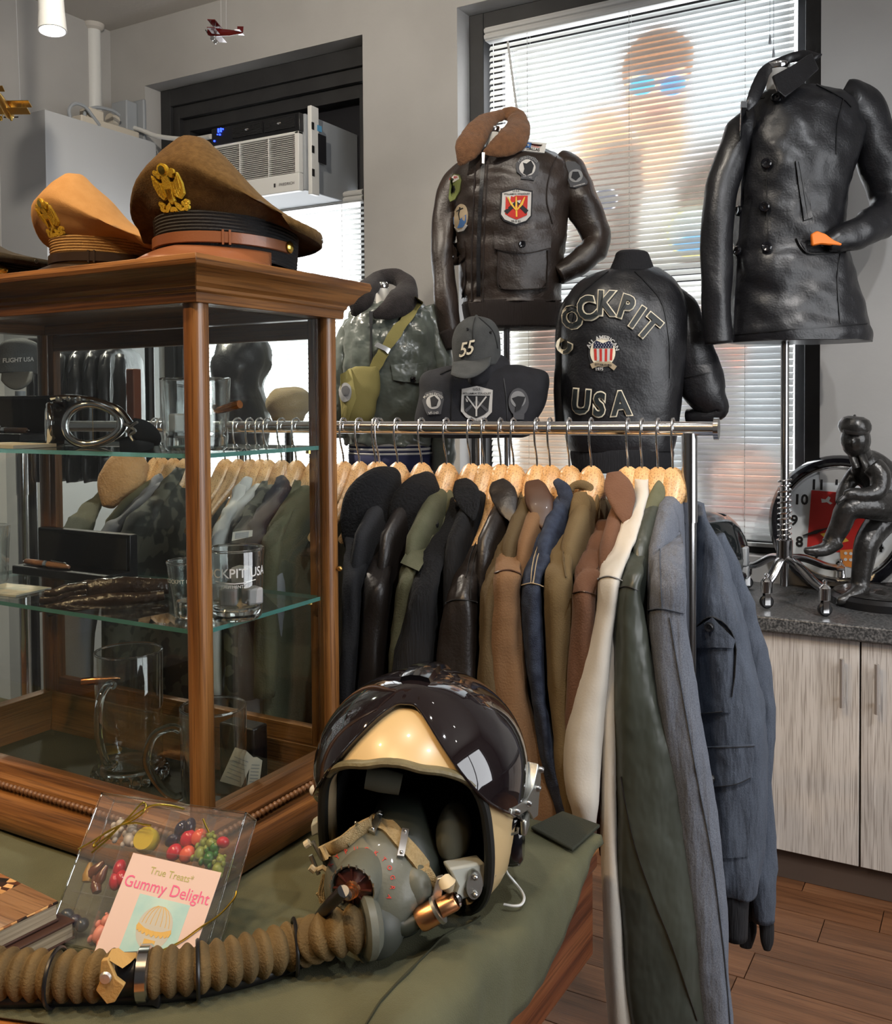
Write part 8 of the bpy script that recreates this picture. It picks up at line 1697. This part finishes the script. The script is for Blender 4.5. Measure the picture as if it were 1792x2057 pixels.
m = MB(); ptube(m, [(1436, 1080, Zn - .02, 30), (1478, 1180, Zn - .01, 44), (1506, 1290, Zn, 52), (1528, 1400, Zn + .01, 54), (1524, 1520, Zn + .01, 52), (1524, 1660, Zn + .01, 56), (1530, 1760, Zn + .01, 56), (1536, 1850, Zn + .01, 40)], .9, 20, 6); m.displace(wrinkle(.007, (18, 18, 10), seed=103)); m.build('sleeve', 'bluegrey', J, smooth=180)
m = MB(); ptube(m, [(1536, 1838, Zn + .01, 32), (1540, 1860, Zn + .01, 30), (1541, 1890, Zn + .01, 26), (1541, 1908, Zn + .01, 14)], .8, 16, 4); m.build('cuff', 'knitblack', J, smooth=180)
m = MB(); ptube(m, [(1490, 1740, Zn + .04, 50), (1496, 1810, Zn + .04, 44), (1498, 1850, Zn + .04, 40)], .7, 16, 4); m.build('sleeve', 'bluegrey', J, smooth=180); m = MB(); ptube(m, [(1498, 1846, Zn + .04, 42), (1500, 1870, Zn + .04, 40), (1498, 1902, Zn + .04, 24)], .7, 16, 4); m.build('cuff', 'knitblack', J, smooth=180)
m = MB(); gloft(m, [(1752, 1414, 1500, Zn, .08), (1790, 1420, 1494, Zn, .08), (1852, 1426, 1492, Zn, .075)], 32, 4); m.build('hem_band', 'knitblack', J, smooth=180)
patch(J, S, poly_sub([(1400, 1300), (1472, 1290), (1468, 1430), (1400, 1436)], 4), 'bluegrey', .004, 'chest_pocket'); patch(J, S, poly_sub([(1402, 1262), (1432, 1238), (1474, 1284), (1470, 1300), (1402, 1300)], 4), 'bluegrey', .009, 'pocket_flap'); lines(J, S, [[(1402, 1260), (1432, 1238), (1474, 1282), (1470, 1400)], [(1402, 1434), (1452, 1428)]], 1.3, 'charcoalwool', .008)
patch(J, S, poly_sub([(1412, 1520), (1508, 1510), (1504, 1720), (1430, 1724)], 4), 'bluegrey', .004, 'hip_pocket'); patch(J, S, poly_sub([(1410, 1500), (1514, 1494), (1508, 1560), (1470, 1574), (1416, 1582)], 4), 'bluegrey', .009, 'pocket_flap'); lines(J, S, [[(1412, 1502), (1512, 1496)], [(1420, 1580), (1468, 1574), (1506, 1560)]], 1.3, 'charcoalwool', .010)
buttons(J, S, [(1427, 1257), (1433, 1561)], .0085, 'blackplastic', .011)

# ================================================================== seen through the case: leather jackets on a second rack, caps
Zr2 = 3.0
r2 = thing('garment_rack', 'black garment rack far behind the display case', 'rack', tuple(onz(160, 1420, 0) if False else D(160, 1300, Zr2)))
a_, b_ = D(60, 686, Zr2 + .1), D(300, 690, Zr2 - .1); MB().tube([a_, b_], .012, 12).build('rail', 'blackplastic', r2)
for q in (a_, b_): MB().tube([q, Vector((q.x, q.y, .02))], .014, 10).build('upright', 'blackplastic', r2); MB().tube([Vector((q.x, q.y - .2, .02)), Vector((q.x, q.y + .2, .02))], .014, 10).build('foot_bar', 'blackplastic', r2)
for k, x in enumerate((120, 152, 184, 214, 244)):
    J = thing('leather_jacket', ['black leather jacket at the left end of the far rack', 'black leather jacket second from left on the far rack', 'black leather jacket in the middle of the far rack', 'black leather jacket second from right on the far rack', 'black leather jacket at the right end of the far rack'][k], 'jacket', tuple(D(x + 6, 900, Zr2)), 'leather jackets on the far rack')
    m = MB(); gloft(m, [(696, x + 2, x + 14, Zr2, .03), (706, x - 8, x + 18, Zr2, .14), (730, x - 12, x + 20, Zr2, .2), (800, x - 12, x + 19, Zr2, .21), (930, x - 13, x + 20, Zr2, .21), (960, x - 11, x + 18, Zr2, .2)], 24, 4); m.displace(wrinkle(.010, (20, 20, 5), seed=110 + k)); m.build('body', 'leatherblack', J, smooth=180)
    m = MB(); ptube(m, [(x - 2, 716, Zr2 - .16, 18), (x - 4, 770, Zr2 - .2, 22), (x - 4, 850, Zr2 - .21, 20), (x - 2, 920, Zr2 - .21, 16)], .9, 14, 4); m.displace(wrinkle(.008, (20, 20, 8), seed=120 + k)); m.build('sleeve', 'leatherblack', J, smooth=180)
mat('redwood', (.16, .045, .018), .4, coat=.2); q = D(270, 850, 2.75); tag(MB().cbox((q.x, q.y, .75), (.03, .03, 1.5)).build('wooden_post', 'redwood', None, bevel=.003), 'reddish wooden post standing behind the display case', 'post')
J = thing('dark_jacket', 'dark padded jacket on a form behind the tumbler', 'jacket', tuple(D(512, 900, 2.95))); m = MB(); gloft(m, [(672, 470, 520, 2.95, .05), (690, 440, 540, 2.95, .12), (730, 430, 546, 2.95, .15), (770, 432, 528, 2.95, .15), (830, 430, 540, 2.95, .15), (900, 436, 536, 2.95, .14)], 36, 5); m.displace(wrinkle(.012, (12, 12, 10), seed=130)); m.build('body', 'leatherblack', J, smooth=180); stand('chrome floor stand under the dark padded jacket', 488, 895, 2.95, zb=0)
mat('woolsand', (.34, .25, .13), .95, bump=.5, bs=300, sheen=.06)
J = thing('wool_cap', 'sand coloured wool cap on a stand seen through the right glass', 'cap', tuple(D(580, 845, 2.72))); m = MB(); gloft(m, [(778, 566, 600, 2.72, .03), (786, 548, 616, 2.72, .07), (802, 537, 624, 2.72, .09), (820, 538, 622, 2.72, .09), (832, 545, 614, 2.72, .08), (846, 550, 608, 2.72, .07)], 36, 5); m.displace(lambda p: .003 * noise.noise(p * 30)); m.build('crown', 'woolsand', J, smooth=180); q = D(580, 846, 2.72); MB().tube([(q.x, q.y, q.z), (q.x, q.y, .02)], .012, 12).build('post', 'blackplastic', J); MB().lathe([(0, 0), (.13, 0), (.13, .01), (0, .02)], 24, Matrix.Translation((q.x, q.y, .0)), False).build('base', 'blackplastic', J)
J = thing('ball_cap', 'charcoal baseball cap with white lettering at the left edge', 'cap', tuple(D(40, 780, 2.3))); zq = 2.3
t = MB(); gloft(t, [(680, 36, 50, zq, .02), (688, 18, 66, zq, .06), (705, 8, 72, zq, .075), (730, 4, 74, zq, .08), (750, 6, 72, zq, .078)], 36, 5); t.build('crown', 'capgrey', J, smooth=180); S = Surf(t); S.last = zq - .08
m = MB(); rg = []
for f in range(5): s = f / 4; rg.append([D(4 + 62 * k / 10 - 2 * s, 748 + 34 * s * math.sin(PI * (k + 1) / 12) ** .6, zq - .07 - .06 * s * math.sin(PI * (k + 1) / 12) ** .5) for k in range(11)])
m.loft(rg, False, False).build('visor', 'capgrey', J, smooth=180, solid=.004); m = MB(); text(m, S, 'FLIGHT USA', (36, 727), (11, -.6), (.2, -12), .004, .02); m.build('lettering', 'patchwhite', J, smooth=0)
q = D(40, 752, zq); MB().tube([(q.x, q.y, q.z - .04), (q.x, q.y, .02)], .012, 12).build('post', 'greyplastic', J); MB().lathe([(0, 0), (.13, 0), (.13, .01), (0, .02)], 24, Matrix.Translation((q.x, q.y, .0)), False).build('base', 'greyplastic', J)
